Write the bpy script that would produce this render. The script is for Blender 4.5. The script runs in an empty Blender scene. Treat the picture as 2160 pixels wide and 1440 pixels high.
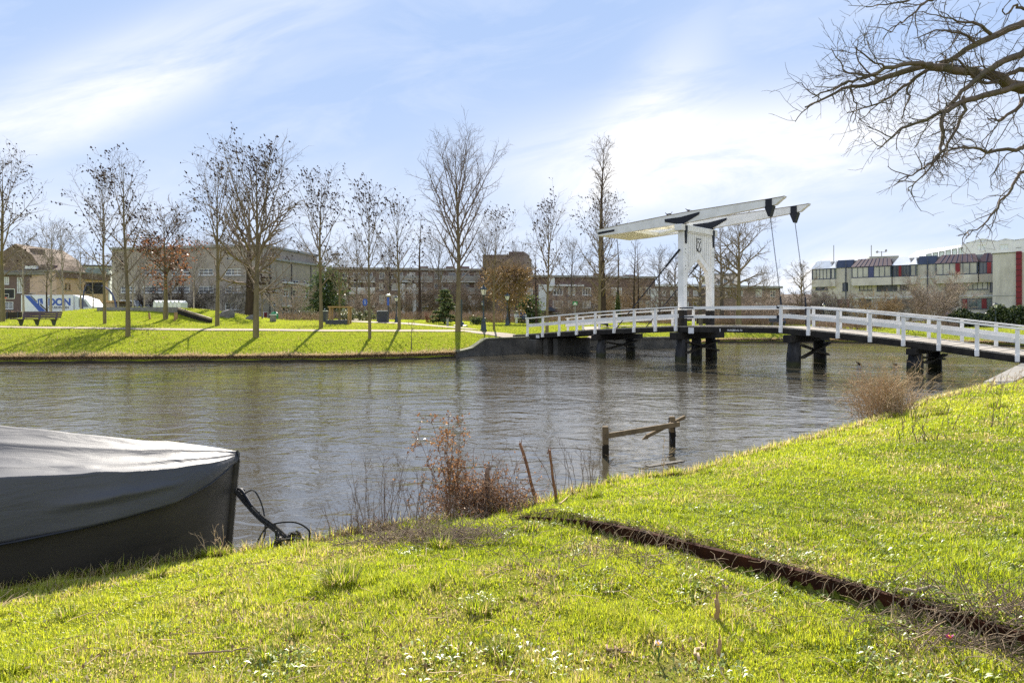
import bpy, math, random
import numpy as np
from mathutils import Vector, Matrix

# ------------------------------------------------------------------ camera, sky, sun
SC = bpy.context.scene
COL = SC.collection
EYE = 2.45            # eye above the water, metres
FPX = 1440.0          # focal length in photo pixels (24 mm)
HOR = 668.0           # horizon row
SUN_EL, SUN_AZ = math.radians(36), math.radians(-4)   # ahead of the camera, a little to the left

cam = bpy.data.cameras.new("camera")
cam.lens = 24.0; cam.sensor_width = 36.0
cam.shift_y = -(720 - HOR) / 2160.0
cam.clip_start = 0.05; cam.clip_end = 8000
cam_o = bpy.data.objects.new("camera", cam); COL.objects.link(cam_o)
cam_o.location = (0, 0, EYE); cam_o.rotation_euler = (math.pi / 2, 0, 0)
SC.camera = cam_o

world = bpy.data.worlds.new("World"); SC.world = world; world.use_nodes = True
def build_world():
    nt = world.node_tree; N = nt.nodes; L = nt.links; N.clear()
    out = N.new("ShaderNodeOutputWorld"); bg = N.new("ShaderNodeBackground")
    bg.inputs["Strength"].default_value = 0.15
    sky = N.new("ShaderNodeTexSky"); sky.sky_type = 'NISHITA'; sky.sun_disc = False
    sky.sun_elevation = SUN_EL; sky.sun_rotation = SUN_AZ
    sky.altitude = 0; sky.air_density = 1.0; sky.dust_density = 0.6; sky.ozone_density = 2.2
    tc = N.new("ShaderNodeTexCoord"); sep = N.new("ShaderNodeSeparateXYZ")
    L.new(tc.outputs["Generated"], sep.inputs[0])
    def mth(op, a, b=None, c=None, clamp=False):
        n = N.new("ShaderNodeMath"); n.operation = op; n.use_clamp = clamp
        for i, v in enumerate((a, b, c)):
            if v is None: continue
            if isinstance(v, (int, float)): n.inputs[i].default_value = v
            else: L.new(v, n.inputs[i])
        return n.outputs[0]
    az = mth('ARCTAN2', sep.outputs[0], sep.outputs[1])
    el = mth('ARCSINE', sep.outputs[2])
    def blob(a0, e0, wa, we, tilt=0.0):
        da = mth('SUBTRACT', az, a0); de = mth('SUBTRACT', el, e0)
        de2 = mth('SUBTRACT', de, mth('MULTIPLY', da, tilt))
        q = mth('ADD', mth('POWER', mth('ABSOLUTE', mth('DIVIDE', da, wa)), 2.0), mth('POWER', mth('ABSOLUTE', mth('DIVIDE', de2, we)), 2.0))
        return mth('EXPONENT', mth('MULTIPLY', q, -1.0))
    def noise(sa, se, rot, scale, detail, rough, dist=0.0):
        c = N.new("ShaderNodeCombineXYZ")
        cr, sr = math.cos(rot), math.sin(rot)
        L.new(mth('MULTIPLY', mth('ADD', mth('MULTIPLY', az, cr), mth('MULTIPLY', el, sr)), sa), c.inputs[0])
        L.new(mth('MULTIPLY', mth('SUBTRACT', mth('MULTIPLY', el, cr), mth('MULTIPLY', az, sr)), se), c.inputs[1])
        n = N.new("ShaderNodeTexNoise"); n.inputs["Scale"].default_value = scale
        n.inputs["Detail"].default_value = detail; n.inputs["Roughness"].default_value = rough; n.inputs["Distortion"].default_value = dist
        L.new(c.outputs[0], n.inputs["Vector"]); return n.outputs["Fac"]
    n1 = noise(1.0, 3.2, 0.18, 3.2, 9, 0.62, 0.6)
    n2 = noise(1.0, 4.0, 0.30, 2.0, 8, 0.60, 0.8)
    # cumulus veil ahead to the right, streaks on the left, low band by the horizon
    cA = mth('MULTIPLY', mth('ADD', blob(0.30, 0.215, 0.30, 0.075, 0.03), mth('MULTIPLY', blob(0.20, 0.28, 0.10, 0.08, 0.9), 0.45)), mth('MULTIPLY_ADD', n1, 3.4, -0.75, True))
    cB = mth('MULTIPLY', mth('ADD', blob(-0.56, 0.26, 0.24, 0.055, 0.60), mth('MULTIPLY', blob(-0.35, 0.38, 0.22, 0.05, 0.45), 0.25)), mth('MULTIPLY_ADD', n2, 3.6, -1.15, True))
    cC = mth('MULTIPLY', blob(-0.15, 0.10, 1.4, 0.11), mth('MULTIPLY_ADD', n2, 2.6, -0.75, True))
    cD = mth('MULTIPLY', mth('MULTIPLY_ADD', n1, 3.0, -1.35, True), 0.30)
    low = mth('MULTIPLY', blob(0.45, 0.055, 0.5, 0.035), mth('MULTIPLY_ADD', n1, 5, -1.9, True))
    dens = mth('MAXIMUM', mth('MAXIMUM', mth('MULTIPLY', cA, 1.15), mth('MULTIPLY', cB, 0.85)), mth('MAXIMUM', mth('MAXIMUM', mth('MULTIPLY', cC, 0.55), cD), low), )
    dens = mth('MINIMUM', mth('MAXIMUM', dens, 0.0), 1.0)
    # a thin veil everywhere evens the blue out
    gam = N.new("ShaderNodeMix"); gam.data_type = 'RGBA'; gam.blend_type = 'DARKEN'; gam.inputs[0].default_value = 1.0
    gam.inputs[7].default_value = (1.9, 2.3, 3.1, 1)
    L.new(sky.outputs[0], gam.inputs[6])
    grad = N.new("ShaderNodeMix"); grad.data_type = 'RGBA'      # deeper blue overhead, paler towards the horizon
    grad.inputs[6].default_value = (0.80, 1.22, 2.08, 1); grad.inputs[7].default_value = (1.78, 2.10, 2.55, 1)
    L.new(mth('EXPONENT', mth('MULTIPLY', mth('MAXIMUM', el, 0.0), -4.6)), grad.inputs[0])
    veil = N.new("ShaderNodeMix"); veil.data_type = 'RGBA'; veil.inputs[0].default_value = 0.80
    L.new(gam.outputs[2], veil.inputs[6]); L.new(grad.outputs[2], veil.inputs[7])
    mix = N.new("ShaderNodeMix"); mix.data_type = 'RGBA'
    mix.inputs[7].default_value = (2.75, 2.75, 2.8, 1)
    L.new(dens, mix.inputs[0]); L.new(veil.outputs[2], mix.inputs[6])
    # bright cloud added in the unseen sky behind the camera to lift shaded faces
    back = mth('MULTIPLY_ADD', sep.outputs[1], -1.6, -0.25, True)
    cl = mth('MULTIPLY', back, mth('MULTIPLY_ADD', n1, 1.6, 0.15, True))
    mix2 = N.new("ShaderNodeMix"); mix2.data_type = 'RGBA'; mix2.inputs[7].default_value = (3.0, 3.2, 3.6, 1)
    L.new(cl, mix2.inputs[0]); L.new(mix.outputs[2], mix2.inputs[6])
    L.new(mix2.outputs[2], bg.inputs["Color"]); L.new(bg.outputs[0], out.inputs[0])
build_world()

sun = bpy.data.lights.new("sun", 'SUN'); sun.energy = 5.0; sun.angle = math.radians(0.5); sun.color = (1.0, 0.93, 0.82)
sun_o = bpy.data.objects.new("sun", sun); COL.objects.link(sun_o)
sdir = Vector((math.sin(SUN_AZ) * math.cos(SUN_EL), math.cos(SUN_AZ) * math.cos(SUN_EL), math.sin(SUN_EL)))
sun_o.rotation_euler = sdir.to_track_quat('Z', 'Y').to_euler(); sun_o.location = (0, 60, 60)

SC.view_settings.view_transform = 'Standard'; SC.view_settings.look = 'None'
SC.view_settings.exposure = 1.48; SC.view_settings.gamma = 1.0; SC.view_settings.use_curve_mapping = False
SC.cycles.max_bounces = 8; SC.cycles.transparent_max_bounces = 8; SC.cycles.caustics_reflective = False; SC.cycles.caustics_refractive = False
SC.cycles.sample_clamp_indirect = 8.0
SC.cycles.use_denoising = False; SC.cycles.denoiser = 'OPENIMAGEDENOISE'; SC.cycles.denoising_input_passes = 'RGB_ALBEDO_NORMAL'; SC.cycles.denoising_prefilter = 'ACCURATE'

# ------------------------------------------------------------------ helpers
def tag(o, label=None, cat=None, group=None, kind=None):
    if label: o["label"] = label
    if cat: o["category"] = cat
    if group: o["group"] = group
    if kind: o["kind"] = kind
    return o
def empty(name, loc=(0, 0, 0), rz=0.0, label=None, cat=None, group=None):
    o = bpy.data.objects.new(name, None); COL.objects.link(o)
    o.location = loc; o.rotation_euler = (0, 0, rz); o.empty_display_size = 0.2
    return tag(o, label, cat, group)
def copy_tree(o, parent=None):
    c = o.copy(); COL.objects.link(c)
    if parent is not None: c.parent = parent
    for ch in [x for x in o.children]: copy_tree(ch, c)
    return c
def ray(px, py, d): return Vector(((px - 1080) / FPX * d, d, EYE - (py - HOR) / FPX * d))

def link_mesh(name, verts, faces, mat, parent=None, smooth=False):
    me = bpy.data.meshes.new(name); me.from_pydata([tuple(v) for v in verts], [], faces)
    if mat is not None:
        for m in (mat if isinstance(mat, (list, tuple)) else [mat]): me.materials.append(m)
    if smooth:
        me.polygons.foreach_set("use_smooth", [True] * len(me.polygons))
    me.update()
    o = bpy.data.objects.new(name, me); COL.objects.link(o)
    if parent is not None: o.parent = parent
    return o
def np_mesh(name, V, quads=None, tris=None, mat=None, parent=None, smooth=False, attrs=None, mats_idx=None):
    V = np.asarray(V, np.float32).reshape(-1, 3)
    parts = []
    if quads is not None and len(quads): parts.append(np.asarray(quads, np.int32).reshape(-1, 4))
    if tris is not None and len(tris): parts.append(np.asarray(tris, np.int32).reshape(-1, 3))
    loops = np.concatenate([p.ravel() for p in parts]); tot = np.concatenate([np.full(len(p), p.shape[1], np.int32) for p in parts])
    start = np.concatenate([[0], np.cumsum(tot)[:-1]]).astype(np.int32)
    me = bpy.data.meshes.new(name)
    me.vertices.add(len(V)); me.vertices.foreach_set("co", V.ravel())
    me.loops.add(len(loops)); me.loops.foreach_set("vertex_index", loops)
    me.polygons.add(len(tot)); me.polygons.foreach_set("loop_start", start)
    if smooth: me.polygons.foreach_set("use_smooth", np.ones(len(tot), bool))
    for k, a in (attrs or {}).items():
        at = me.attributes.new(k, 'FLOAT', 'POINT'); at.data.foreach_set("value", np.asarray(a, np.float32))
    if mat is not None:
        for m in (mat if isinstance(mat, (list, tuple)) else [mat]): me.materials.append(m)
    me.update(calc_edges=True); me.validate()
    o = bpy.data.objects.new(name, me); COL.objects.link(o)
    if parent is not None: o.parent = parent
    return o

class MB:
    """collects boxes, bars, tubes and prisms into one mesh"""
    def __init__(s): s.v = []; s.f = []
    def add(s, v, f):
        n = len(s.v); s.v += [Vector(x) for x in v]; s.f += [tuple(n + i for i in q) for q in f]; return s
    def box(s, a, b):
        x0, y0, z0 = a; x1, y1, z1 = b
        return s.add([(x0,y0,z0),(x1,y0,z0),(x1,y1,z0),(x0,y1,z0),(x0,y0,z1),(x1,y0,z1),(x1,y1,z1),(x0,y1,z1)],
                     [(0,3,2,1),(4,5,6,7),(0,1,5,4),(1,2,6,5),(2,3,7,6),(3,0,4,7)])
    def cbox(s, a, b, c=0.02):
        """box with chamfered vertical and top edges"""
        x0, y0, z0 = a; x1, y1, z1 = b
        c = min(c, (x1-x0)*.3, (y1-y0)*.3, (z1-z0)*.3)
        ring = lambda e, z: [(x0+e+c,y0+e,z),(x1-e-c,y0+e,z),(x1-e,y0+e+c,z),(x1-e,y1-e-c,z),(x1-e-c,y1-e,z),(x0+e+c,y1-e,z),(x0+e,y1-e-c,z),(x0+e,y0+e+c,z)]
        v = ring(c*.6, z0) + ring(0, z0+c) + ring(0, z1-c) + ring(c*.6, z1)
        f = [tuple(range(7,-1,-1)), tuple(range(24,32))]
        for k in range(3):
            for i in range(8):
                j = (i+1) % 8; f.append((k*8+i, k*8+j, k*8+8+j, k*8+8+i))
        return s.add(v, f)
    def bar(s, p, q, w, h, up=(0,0,1)):
        """rectangular bar from p to q, width w, height h"""
        p = Vector(p); q = Vector(q); d = (q-p).normalized(); side = d.cross(Vector(up))
        if side.length < 1e-4: side = d.cross(Vector((0,1,0)))
        side.normalize(); u = side.cross(d).normalized()
        v = []
        for c in (p, q):
            for a, b in ((-1,-1),(1,-1),(1,1),(-1,1)): v.append(c + side*(a*w/2) + u*(b*h/2))
        return s.add(v, [(3,2,1,0),(4,5,6,7),(0,1,5,4),(1,2,6,5),(2,3,7,6),(3,0,4,7)])
    def tube(s, pts, r, k=8, cap=True):
        pts = [Vector(p) for p in pts]; n = len(pts)
        if not hasattr(r, '__len__'): r = [r]*n
        ov = pts[-1]-pts[0]; ax = min(range(3), key=lambda i: abs(ov[i])); ref = Vector([1.0 if i == ax else 0.0 for i in range(3)])
        v = []
        for i, p in enumerate(pts):
            t = (pts[min(i+1,n-1)]-pts[max(i-1,0)])
            t = t.normalized() if t.length > 1e-9 else Vector((0,0,1))
            a = t.cross(ref)
            if a.length < 1e-3: a = t.cross(Vector((0.3,0.5,0.8)))
            a.normalize(); b = t.cross(a)
            for j in range(k):
                w = 2*math.pi*j/k; v.append(p + (a*math.cos(w)+b*math.sin(w))*r[i])
        f = []
        for i in range(n-1):
            for j in range(k):
                jj = (j+1) % k; f.append((i*k+j, i*k+jj, (i+1)*k+jj, (i+1)*k+j))
        if cap: f += [tuple(range(k-1,-1,-1)), tuple((n-1)*k+j for j in range(k))]
        return s.add(v, f)
    def lathe(s, prof, k=12, c=(0,0,0), rot=0.0):
        v = []; c = Vector(c)
        for r, z in prof:
            for j in range(k):
                w = 2*math.pi*j/k + rot; v.append(c + Vector((r*math.cos(w), r*math.sin(w), z)))
        f = []
        for i in range(len(prof)-1):
            for j in range(k):
                jj = (j+1) % k; f.append((i*k+j, i*k+jj, (i+1)*k+jj, (i+1)*k+j))
        f += [tuple(range(k-1,-1,-1)), tuple((len(prof)-1)*k+j for j in range(k))]
        return s.add(v, f)
    def prism(s, poly, d):
        """polygon (3-D points) pushed along vector d"""
        n = len(poly); d = Vector(d); v = [Vector(p) for p in poly]; v = v + [p+d for p in v]
        f = [tuple(range(n-1,-1,-1)), tuple(range(n,2*n))]
        for i in range(n):
            j = (i+1) % n; f.append((i,j,n+j,n+i))
        return s.add(v, f)
    def quad(s, a, b, c, d): return s.add([a,b,c,d], [(0,1,2,3)])
    def ell(s, c, r, k=10, m=6, rot=None):
        v = []; c = Vector(c)
        for i in range(m+1):
            th = math.pi*(0.04+0.92*i/m)
            for j in range(k):
                ph = 2*math.pi*j/k; p = Vector((r[0]*math.sin(th)*math.cos(ph), r[1]*math.sin(th)*math.sin(ph), r[2]*math.cos(th)))
                if rot: p = rot @ p
                v.append(c+p)
        f = []
        for i in range(m):
            for j in range(k):
                jj=(j+1)%k; f.append((i*k+jj,i*k+j,(i+1)*k+j,(i+1)*k+jj))
        f += [tuple(range(k)), tuple(m*k+j for j in range(k-1,-1,-1))]
        return s.add(v, f)
    def build(s, name, mat, parent=None, smooth=False, xf=None):
        vv = [xf @ p for p in s.v] if xf is not None else s.v
        return link_mesh(name, vv, s.f, mat, parent, smooth)

class TB:
    """many thin tubes at once, batched by point count"""
    def __init__(s): s.g = {}
    def add(s, pts, rad, k=3): s.g.setdefault((len(pts), k), []).append((pts, rad))
    def count(s): return sum(len(x) for x in s.g.values())
    def arrays(s):
        VV = []; QQ = []; off = 0
        for (n, k), lst in s.g.items():
            P = np.array([[tuple(q) for q in x[0]] for x in lst], np.float64); R = np.array([x[1] for x in lst], np.float64)
            m = len(P)
            T = np.empty_like(P); T[:,1:-1] = P[:,2:]-P[:,:-2]; T[:,0] = P[:,1]-P[:,0]; T[:,-1] = P[:,-1]-P[:,-2]
            T /= np.maximum(np.linalg.norm(T, axis=2, keepdims=True), 1e-9)
            ax = np.argmin(np.abs(P[:,-1]-P[:,0]), axis=1); ref = np.zeros((m,1,3)); ref[np.arange(m),0,ax] = 1
            A = np.cross(T, np.broadcast_to(ref, T.shape)); A /= np.maximum(np.linalg.norm(A, axis=2, keepdims=True), 1e-6)
            B = np.cross(T, A)
            w = 2*np.pi*np.arange(k)/k
            V = P[:,:,None,:] + R[:,:,None,None]*(A[:,:,None,:]*np.cos(w)[None,None,:,None]+B[:,:,None,:]*np.sin(w)[None,None,:,None])
            VV.append(V.reshape(-1,3))
            i = np.arange(n-1)[:,None]; j = np.arange(k)[None,:]; jj = (j+1) % k
            q = np.stack([i*k+j, i*k+jj, (i+1)*k+jj, (i+1)*k+j], axis=-1).reshape(-1,4)
            Q = (np.arange(m)*n*k)[:,None,None] + q[None] + off
            QQ.append(Q.reshape(-1,4)); off += m*n*k
        return np.concatenate(VV), np.concatenate(QQ)
    def build(s, name, mat, parent=None):
        V, Q = s.arrays(); return np_mesh(name, V, Q, None, mat, parent, smooth=True)

_rs = np.random.RandomState(7); _perm = _rs.rand(256, 256)
def vnoise(x, y):
    x = np.asarray(x, np.float64); y = np.asarray(y, np.float64)
    xi = np.floor(x).astype(int); yi = np.floor(y).astype(int); fx = x-xi; fy = y-yi
    fx = fx*fx*(3-2*fx); fy = fy*fy*(3-2*fy)
    g = lambda a, b: _perm[a % 256, b % 256]
    return (g(xi,yi)*(1-fx)+g(xi+1,yi)*fx)*(1-fy)+(g(xi,yi+1)*(1-fx)+g(xi+1,yi+1)*fx)*fy
def fbm(x, y, o=4):
    s = 0; a = 0.5; t = 0
    for i in range(o):
        s = s + a*vnoise(np.asarray(x)*2**i+i*17.3, np.asarray(y)*2**i+i*31.7); t += a; a *= 0.5
    return s/t

# ------------------------------------------------------------------ materials
def nodes(name):
    m = bpy.data.materials.new(name); m.use_nodes = True
    nt = m.node_tree; return m, nt, nt.nodes, nt.links, nt.nodes["Principled BSDF"]
def mixrgb(N, L, fac, a, b, blend='MIX'):
    n = N.new("ShaderNodeMix"); n.data_type = 'RGBA'; n.blend_type = blend
    if isinstance(fac, (int, float)): n.inputs[0].default_value = fac
    else: L.new(fac, n.inputs[0])
    for i, c in ((6, a), (7, b)):
        if isinstance(c, tuple): n.inputs[i].default_value = (*c[:3], 1)
        else: L.new(c, n.inputs[i])
    return n.outputs[2]
def noise_tex(N, L, scale, detail=4, rough=0.55, vec=None, dist=0):
    n = N.new("ShaderNodeTexNoise"); n.inputs["Scale"].default_value = scale; n.inputs["Detail"].default_value = detail
    n.inputs["Roughness"].default_value = rough; n.inputs["Distortion"].default_value = dist
    if vec is not None: L.new(vec, n.inputs["Vector"])
    return n.outputs["Fac"]
def ramp(N, L, fac, stops):
    r = N.new("ShaderNodeValToRGB"); L.new(fac, r.inputs[0]); cr = r.color_ramp
    while len(cr.elements) < len(stops): cr.elements.new(0.5)
    for e, (p, c) in zip(cr.elements, stops): e.position = p; e.color = (*c, 1) if len(c) == 3 else c
    return r.outputs[0]
def obj_coords(N, L, scale=(1,1,1), kind="Object"):
    tc = N.new("ShaderNodeTexCoord"); mp = N.new("ShaderNodeMapping"); mp.inputs["Scale"].default_value = scale
    L.new(tc.outputs[kind], mp.inputs[0]); return mp.outputs[0]
def M(name, a, b=None, scale=4.0, rough=0.75, bump=0.0, bscale=None, stretch=(1,1,1), spec=0.3, metal=0.0, lo=0.35, hi=0.65, dirt=None, dscale=0.6, damt=0.5):
    m, nt, N, L, P = nodes(name)
    P.inputs["Roughness"].default_value = rough; P.inputs["Metallic"].default_value = metal
    P.inputs["Specular IOR Level"].default_value = spec
    v = obj_coords(N, L, stretch)
    if b is None: b = tuple(c*0.75 for c in a)
    f = noise_tex(N, L, scale, 6, 0.6, v)
    col = ramp(N, L, f, [(lo, a), (hi, b)])
    if dirt is not None:
        d = noise_tex(N, L, dscale, 7, 0.65, v)
        r = ramp(N, L, d, [(0.5-0.02, (0,0,0)), (0.72, (damt,)*3)])
        col = mixrgb(N, L, r, col, dirt)
    L.new(col, P.inputs["Base Color"])
    if bump:
        bn = N.new("ShaderNodeBump"); bn.inputs["Strength"].default_value = bump; bn.inputs["Distance"].default_value = 0.02
        L.new(noise_tex(N, L, bscale or scale*3, 5, 0.6, v), bn.inputs["Height"]); L.new(bn.outputs[0], P.inputs["Normal"])
    return m
def leafmat(name, stops, trans=0.45, gloss=0.06, rough=0.4, attr="v"):
    """thin leaf: diffuse + light passing through + a weak sheen; colour by the leaf's own value"""
    m, nt, N, L, P = nodes(name); N.remove(P)
    out = N["Material Output"]
    at = N.new("ShaderNodeAttribute"); at.attribute_name = attr
    c = ramp(N, L, at.outputs["Fac"], stops)
    d = N.new("ShaderNodeBsdfDiffuse"); t = N.new("ShaderNodeBsdfTranslucent"); g = N.new("ShaderNodeBsdfGlossy")
    g.inputs["Roughness"].default_value = rough; g.inputs["Color"].default_value = (1,1,1,1)
    L.new(c, d.inputs[0]); L.new(c, t.inputs[0])
    m1 = N.new("ShaderNodeMixShader"); m1.inputs[0].default_value = trans; L.new(d.outputs[0], m1.inputs[1]); L.new(t.outputs[0], m1.inputs[2])
    m2 = N.new("ShaderNodeMixShader"); m2.inputs[0].default_value = gloss; L.new(m1.outputs[0], m2.inputs[1]); L.new(g.outputs[0], m2.inputs[2])
    L.new(m2.outputs[0], out.inputs[0]); return m

white = M("white_paint", (0.82,0.81,0.79), (0.72,0.71,0.68), 1.2, 0.6, 0.08, 30, dirt=(0.42,0.40,0.33), dscale=1.3, damt=0.42)
cream = M("cream_tone", (0.82,0.78,0.62), (0.70,0.66,0.50), 1.0, 0.6, dirt=(0.35,0.33,0.2), dscale=1.2, damt=0.5)  # pale yellowish tone of the counterweight and its members
tar = M("tarred_wood", (0.030,0.027,0.024), (0.014,0.013,0.012), 3, 0.75, 0.5, 20, (1,1,1), spec=0.12, dirt=(0.055,0.052,0.042), dscale=1.1, damt=0.6)
tar_pile = M("weathered_pile_wood", (0.036,0.036,0.038), (0.014,0.014,0.015), 5, 0.7, 0.6, 14, (1,1,0.2), spec=0.15, dirt=(0.11,0.11,0.112), dscale=2.0, damt=0.7)
def tide_mark(m):
    nt=m.node_tree; N=nt.nodes; L=nt.links; P=N["Principled BSDF"]; src=P.inputs["Base Color"].links[0].from_socket
    g=N.new("ShaderNodeNewGeometry"); sp=N.new("ShaderNodeSeparateXYZ"); L.new(g.outputs["Position"],sp.inputs[0])
    n=N.new("ShaderNodeMath"); n.operation="MULTIPLY_ADD"; L.new(noise_tex(N,L,6,4,.6),n.inputs[0]); n.inputs[1].default_value=0.35; L.new(sp.outputs[2],n.inputs[2])
    r=ramp(N,L,n.outputs[0],[(0.30,(0.8,)*3),(0.46,(0,0,0))]); L.new(mixrgb(N,L,r,src,(0.042,0.044,0.016)),P.inputs["Base Color"])
tide_mark(tar_pile)
brace_wood = M("brace_wood", (0.060,0.050,0.040), (0.034,0.029,0.024), 4, 0.8, 0.5, 20, spec=0.15, dirt=(0.07,0.075,0.03), dscale=1.3, damt=0.6)
iron = M("black_iron", (0.018,0.020,0.028), (0.012,0.013,0.019), 6, 0.55, spec=0.25)
deckwood = M("deck_planks", (0.30,0.27,0.23), (0.20,0.18,0.15), 3, 0.85, 0.4, 12, (1,1,1))
oldwood = M("grey_wood", (0.30,0.24,0.165), (0.18,0.14,0.095), 4, 0.85, 0.5, 25, (1,1,0.2))
concrete = M("old_concrete", (0.105,0.098,0.085), (0.055,0.052,0.046), 1.4, 0.9, 0.4, 10, dirt=(0.03,0.03,0.026), dscale=0.9, damt=0.8)
paleconcrete = M("pale_concrete", (0.23,0.215,0.19), (0.155,0.145,0.13), 2.5, 0.9, 0.4, 18, dirt=(0.1,0.1,0.08), dscale=1.5, damt=0.6)
rust = M("rusty_steel", (0.052,0.017,0.008), (0.020,0.009,0.006), 7, 0.9, 0.6, 30, spec=0.1, dirt=(0.010,0.006,0.004), dscale=3, damt=0.8)
brick_dark = M("dark_brick", (0.170,0.115,0.100), (0.125,0.086,0.078), 3.0, 0.9, dirt=(0.10,0.08,0.07), dscale=0.25, damt=0.4)
brick_brown = M("brown_brick", (0.215,0.158,0.135), (0.165,0.122,0.106), 3.0, 0.9, dirt=(0.08,0.06,0.05), dscale=0.3, damt=0.5)
stone_grey = M("grey_render", (0.34,0.295,0.25), (0.28,0.245,0.21), 1.0, 0.9, dirt=(0.20,0.18,0.15), dscale=0.5, damt=0.5)
pale_brick = M("pale_brick", (0.60,0.555,0.525), (0.51,0.47,0.445), 1.2, 0.9, stretch=(1,1,0.5), dirt=(0.17,0.15,0.125), dscale=0.35, damt=0.6)
pink_render = M("pink_render", (0.50,0.36,0.28), (0.44,0.32,0.25), 0.8, 0.9)
panel_white = M("white_panel", (0.62,0.63,0.64), (0.52,0.53,0.55), 0.7, 0.6)
trim_grey = M("grey_trim", (0.30,0.30,0.30), (0.24,0.24,0.24), 2, 0.7)
frame_white = M("window_frame_white", (0.66,0.66,0.65), (0.56,0.56,0.55), 2, 0.5)
frame_navy = M("window_frame_navy", (0.022,0.035,0.085), (0.018,0.028,0.065), 2, 0.4, spec=0.5)
maroon = M("maroon_roof", (0.050,0.018,0.024), (0.036,0.013,0.018), 2, 0.5, spec=0.3, stretch=(1,1,.1))
navy_roof = M("navy_roof", (0.045,0.055,0.095), (0.032,0.042,0.075), 2, 0.35, spec=0.5)
zinc = M("pale_zinc", (0.70,0.71,0.72), (0.60,0.61,0.63), 1, 0.35, spec=0.6)
red_panel = M("red_panel", (0.20,0.010,0.020), (0.15,0.008,0.016), 1.0, 0.45, spec=0.4)
blue_paint = M("blue_paint", (0.025,0.085,0.40), (0.02,0.07,0.34), 2, 0.4, spec=0.5)
navy_tube = M("navy_tube", (0.05,0.06,0.17), (0.04,0.05,0.14), 2, 0.4, spec=0.5)
roof_tile = M("brown_roof_tile", (0.19,0.135,0.10), (0.13,0.095,0.07), 14, 0.9, 0.6, 20, dirt=(0.08,0.06,0.045), dscale=0.8, damt=0.6)
dark_metal = M("dark_grey_metal", (0.045,0.050,0.065), (0.036,0.040,0.052), 3, 0.5, spec=0.4)
lamp_iron = M("lamp_post_paint", (0.020,0.036,0.045), (0.014,0.026,0.034), 4, 0.45, spec=0.5)
lamp_glass = M("lamp_glass", (0.72,0.70,0.62), (0.62,0.60,0.53), 5, 0.25, spec=0.5)
bench_wood = M("bench_wood", (0.125,0.085,0.085), (0.085,0.060,0.062), 6, 0.75, 0.3, 30, (0.2,1,1))
fence_wood = M("weathered_fence_wood", (0.17,0.125,0.075), (0.095,0.070,0.042), 4, 0.85, 0.5, 25, (1,1,0.2), spec=0.1)
post_wood = M("post_wood", (0.36,0.23,0.11), (0.26,0.16,0.075), 5, 0.8, 0.4, 20, (1,1,0.2))
boulder_m = M("boulder_stone", (0.20,0.185,0.17), (0.12,0.112,0.105), 3, 0.95, 0.9, 6)
orange = M("orange_paint", (0.70,0.10,0.02), (0.6,0.09,0.02), 3, 0.5)
blackboard = M("black_board", (0.012,0.013,0.02), (0.010,0.011,0.016), 3, 0.5)
sign_green = M("sign_green", (0.02,0.22,0.09), (0.02,0.19,0.08), 3, 0.5)
def glassmat(name, c, r=0.06):
    m, nt, N, L, P = nodes(name)
    f = noise_tex(N, L, 0.35, 3, 0.5, obj_coords(N, L))
    L.new(ramp(N, L, f, [(0.35, c), (0.65, tuple(x*1.9+0.015 for x in c))]), P.inputs["Base Color"])
    P.inputs["Roughness"].default_value = r; P.inputs["Specular IOR Level"].default_value = 0.8; return m
glass = glassmat("window_glass", (0.030,0.038,0.045)); glass_curtained = glassmat("curtained_glass", (0.26,0.25,0.22), 0.2); glass_teal = glassmat("teal_glass", (0.05,0.085,0.085))  # the paler panes have curtains behind them
gh_glass = M("greenhouse_glass", (0.62,0.67,0.67), (0.54,0.59,0.60), 0.4, 0.3, spec=0.6)
# ------------------------------------------------------------------ terrain
FAR = [(-400,34.5),(-60,35.2),(-27,36.0),(-15.5,37.1),(-9.9,37.6),(-6.2,39.0),(-3.4,41.0),(-2.6,43.0),(1.0,46.9),(3.9,48.4),(4.2,50.5),(12.9,54.3),(15.5,57.5),(19.4,65.0),(24,66.0),(29.9,65.3),(35.5,62.4),(40.8,58.8),(46,54),(60,49),(120,44),(400,42)]
NEAR = [(-400,-20),(-20,-1.0),(-8,3.3),(-6,4.25),(-4.4,5.15),(-2.73,6.2),(-1.69,6.77),(-.91,7.25),(-.42,7.5),(.11,7.8),(.89,8.55),(1.38,9.05),(2.43,9.47),(3.53,10.6),(5.19,12.05),(8,14.6),(10.6,17.5),(13.9,20.4),(17.2,23.6),(19.8,26.2),(24,29),(32,31),(60,30),(400,25)]
def ysh(P, X): return np.interp(X, [p[0] for p in P], [p[1] for p in P])
def slope_len(X): return np.interp(X, [-20, -9, -2, 5, 14, 20, 45], [7.6, 7.0, 5.6, 6.0, 6.0, 5.2, 5.0])
def mound(X, Y):
    q = ((X + 30.0)/9.0)**2 + ((Y - 56.0)/6.5)**2
    return 1.25*np.exp(-q**1.6)
def zfar(X, Y):
    X = np.asarray(X, float); Y = np.asarray(Y, float)
    e = Y - ysh(FAR, X)
    sl = slope_len(X)
    z = 0.20 + 0.14*(1-np.exp(-np.clip(e,0,None)/0.7)) + 0.19*np.clip(np.minimum(e, sl) - 0.5*np.clip(1-np.abs(e-sl)/1.5,0,1)**2, 0, None) + 0.012*np.clip(e-sl, 0, 45)
    return z + mound(X, Y) + 0.05*(fbm(X*0.3, Y*0.3, 3)-0.5)*np.clip(e/3, 0, 1)
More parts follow.
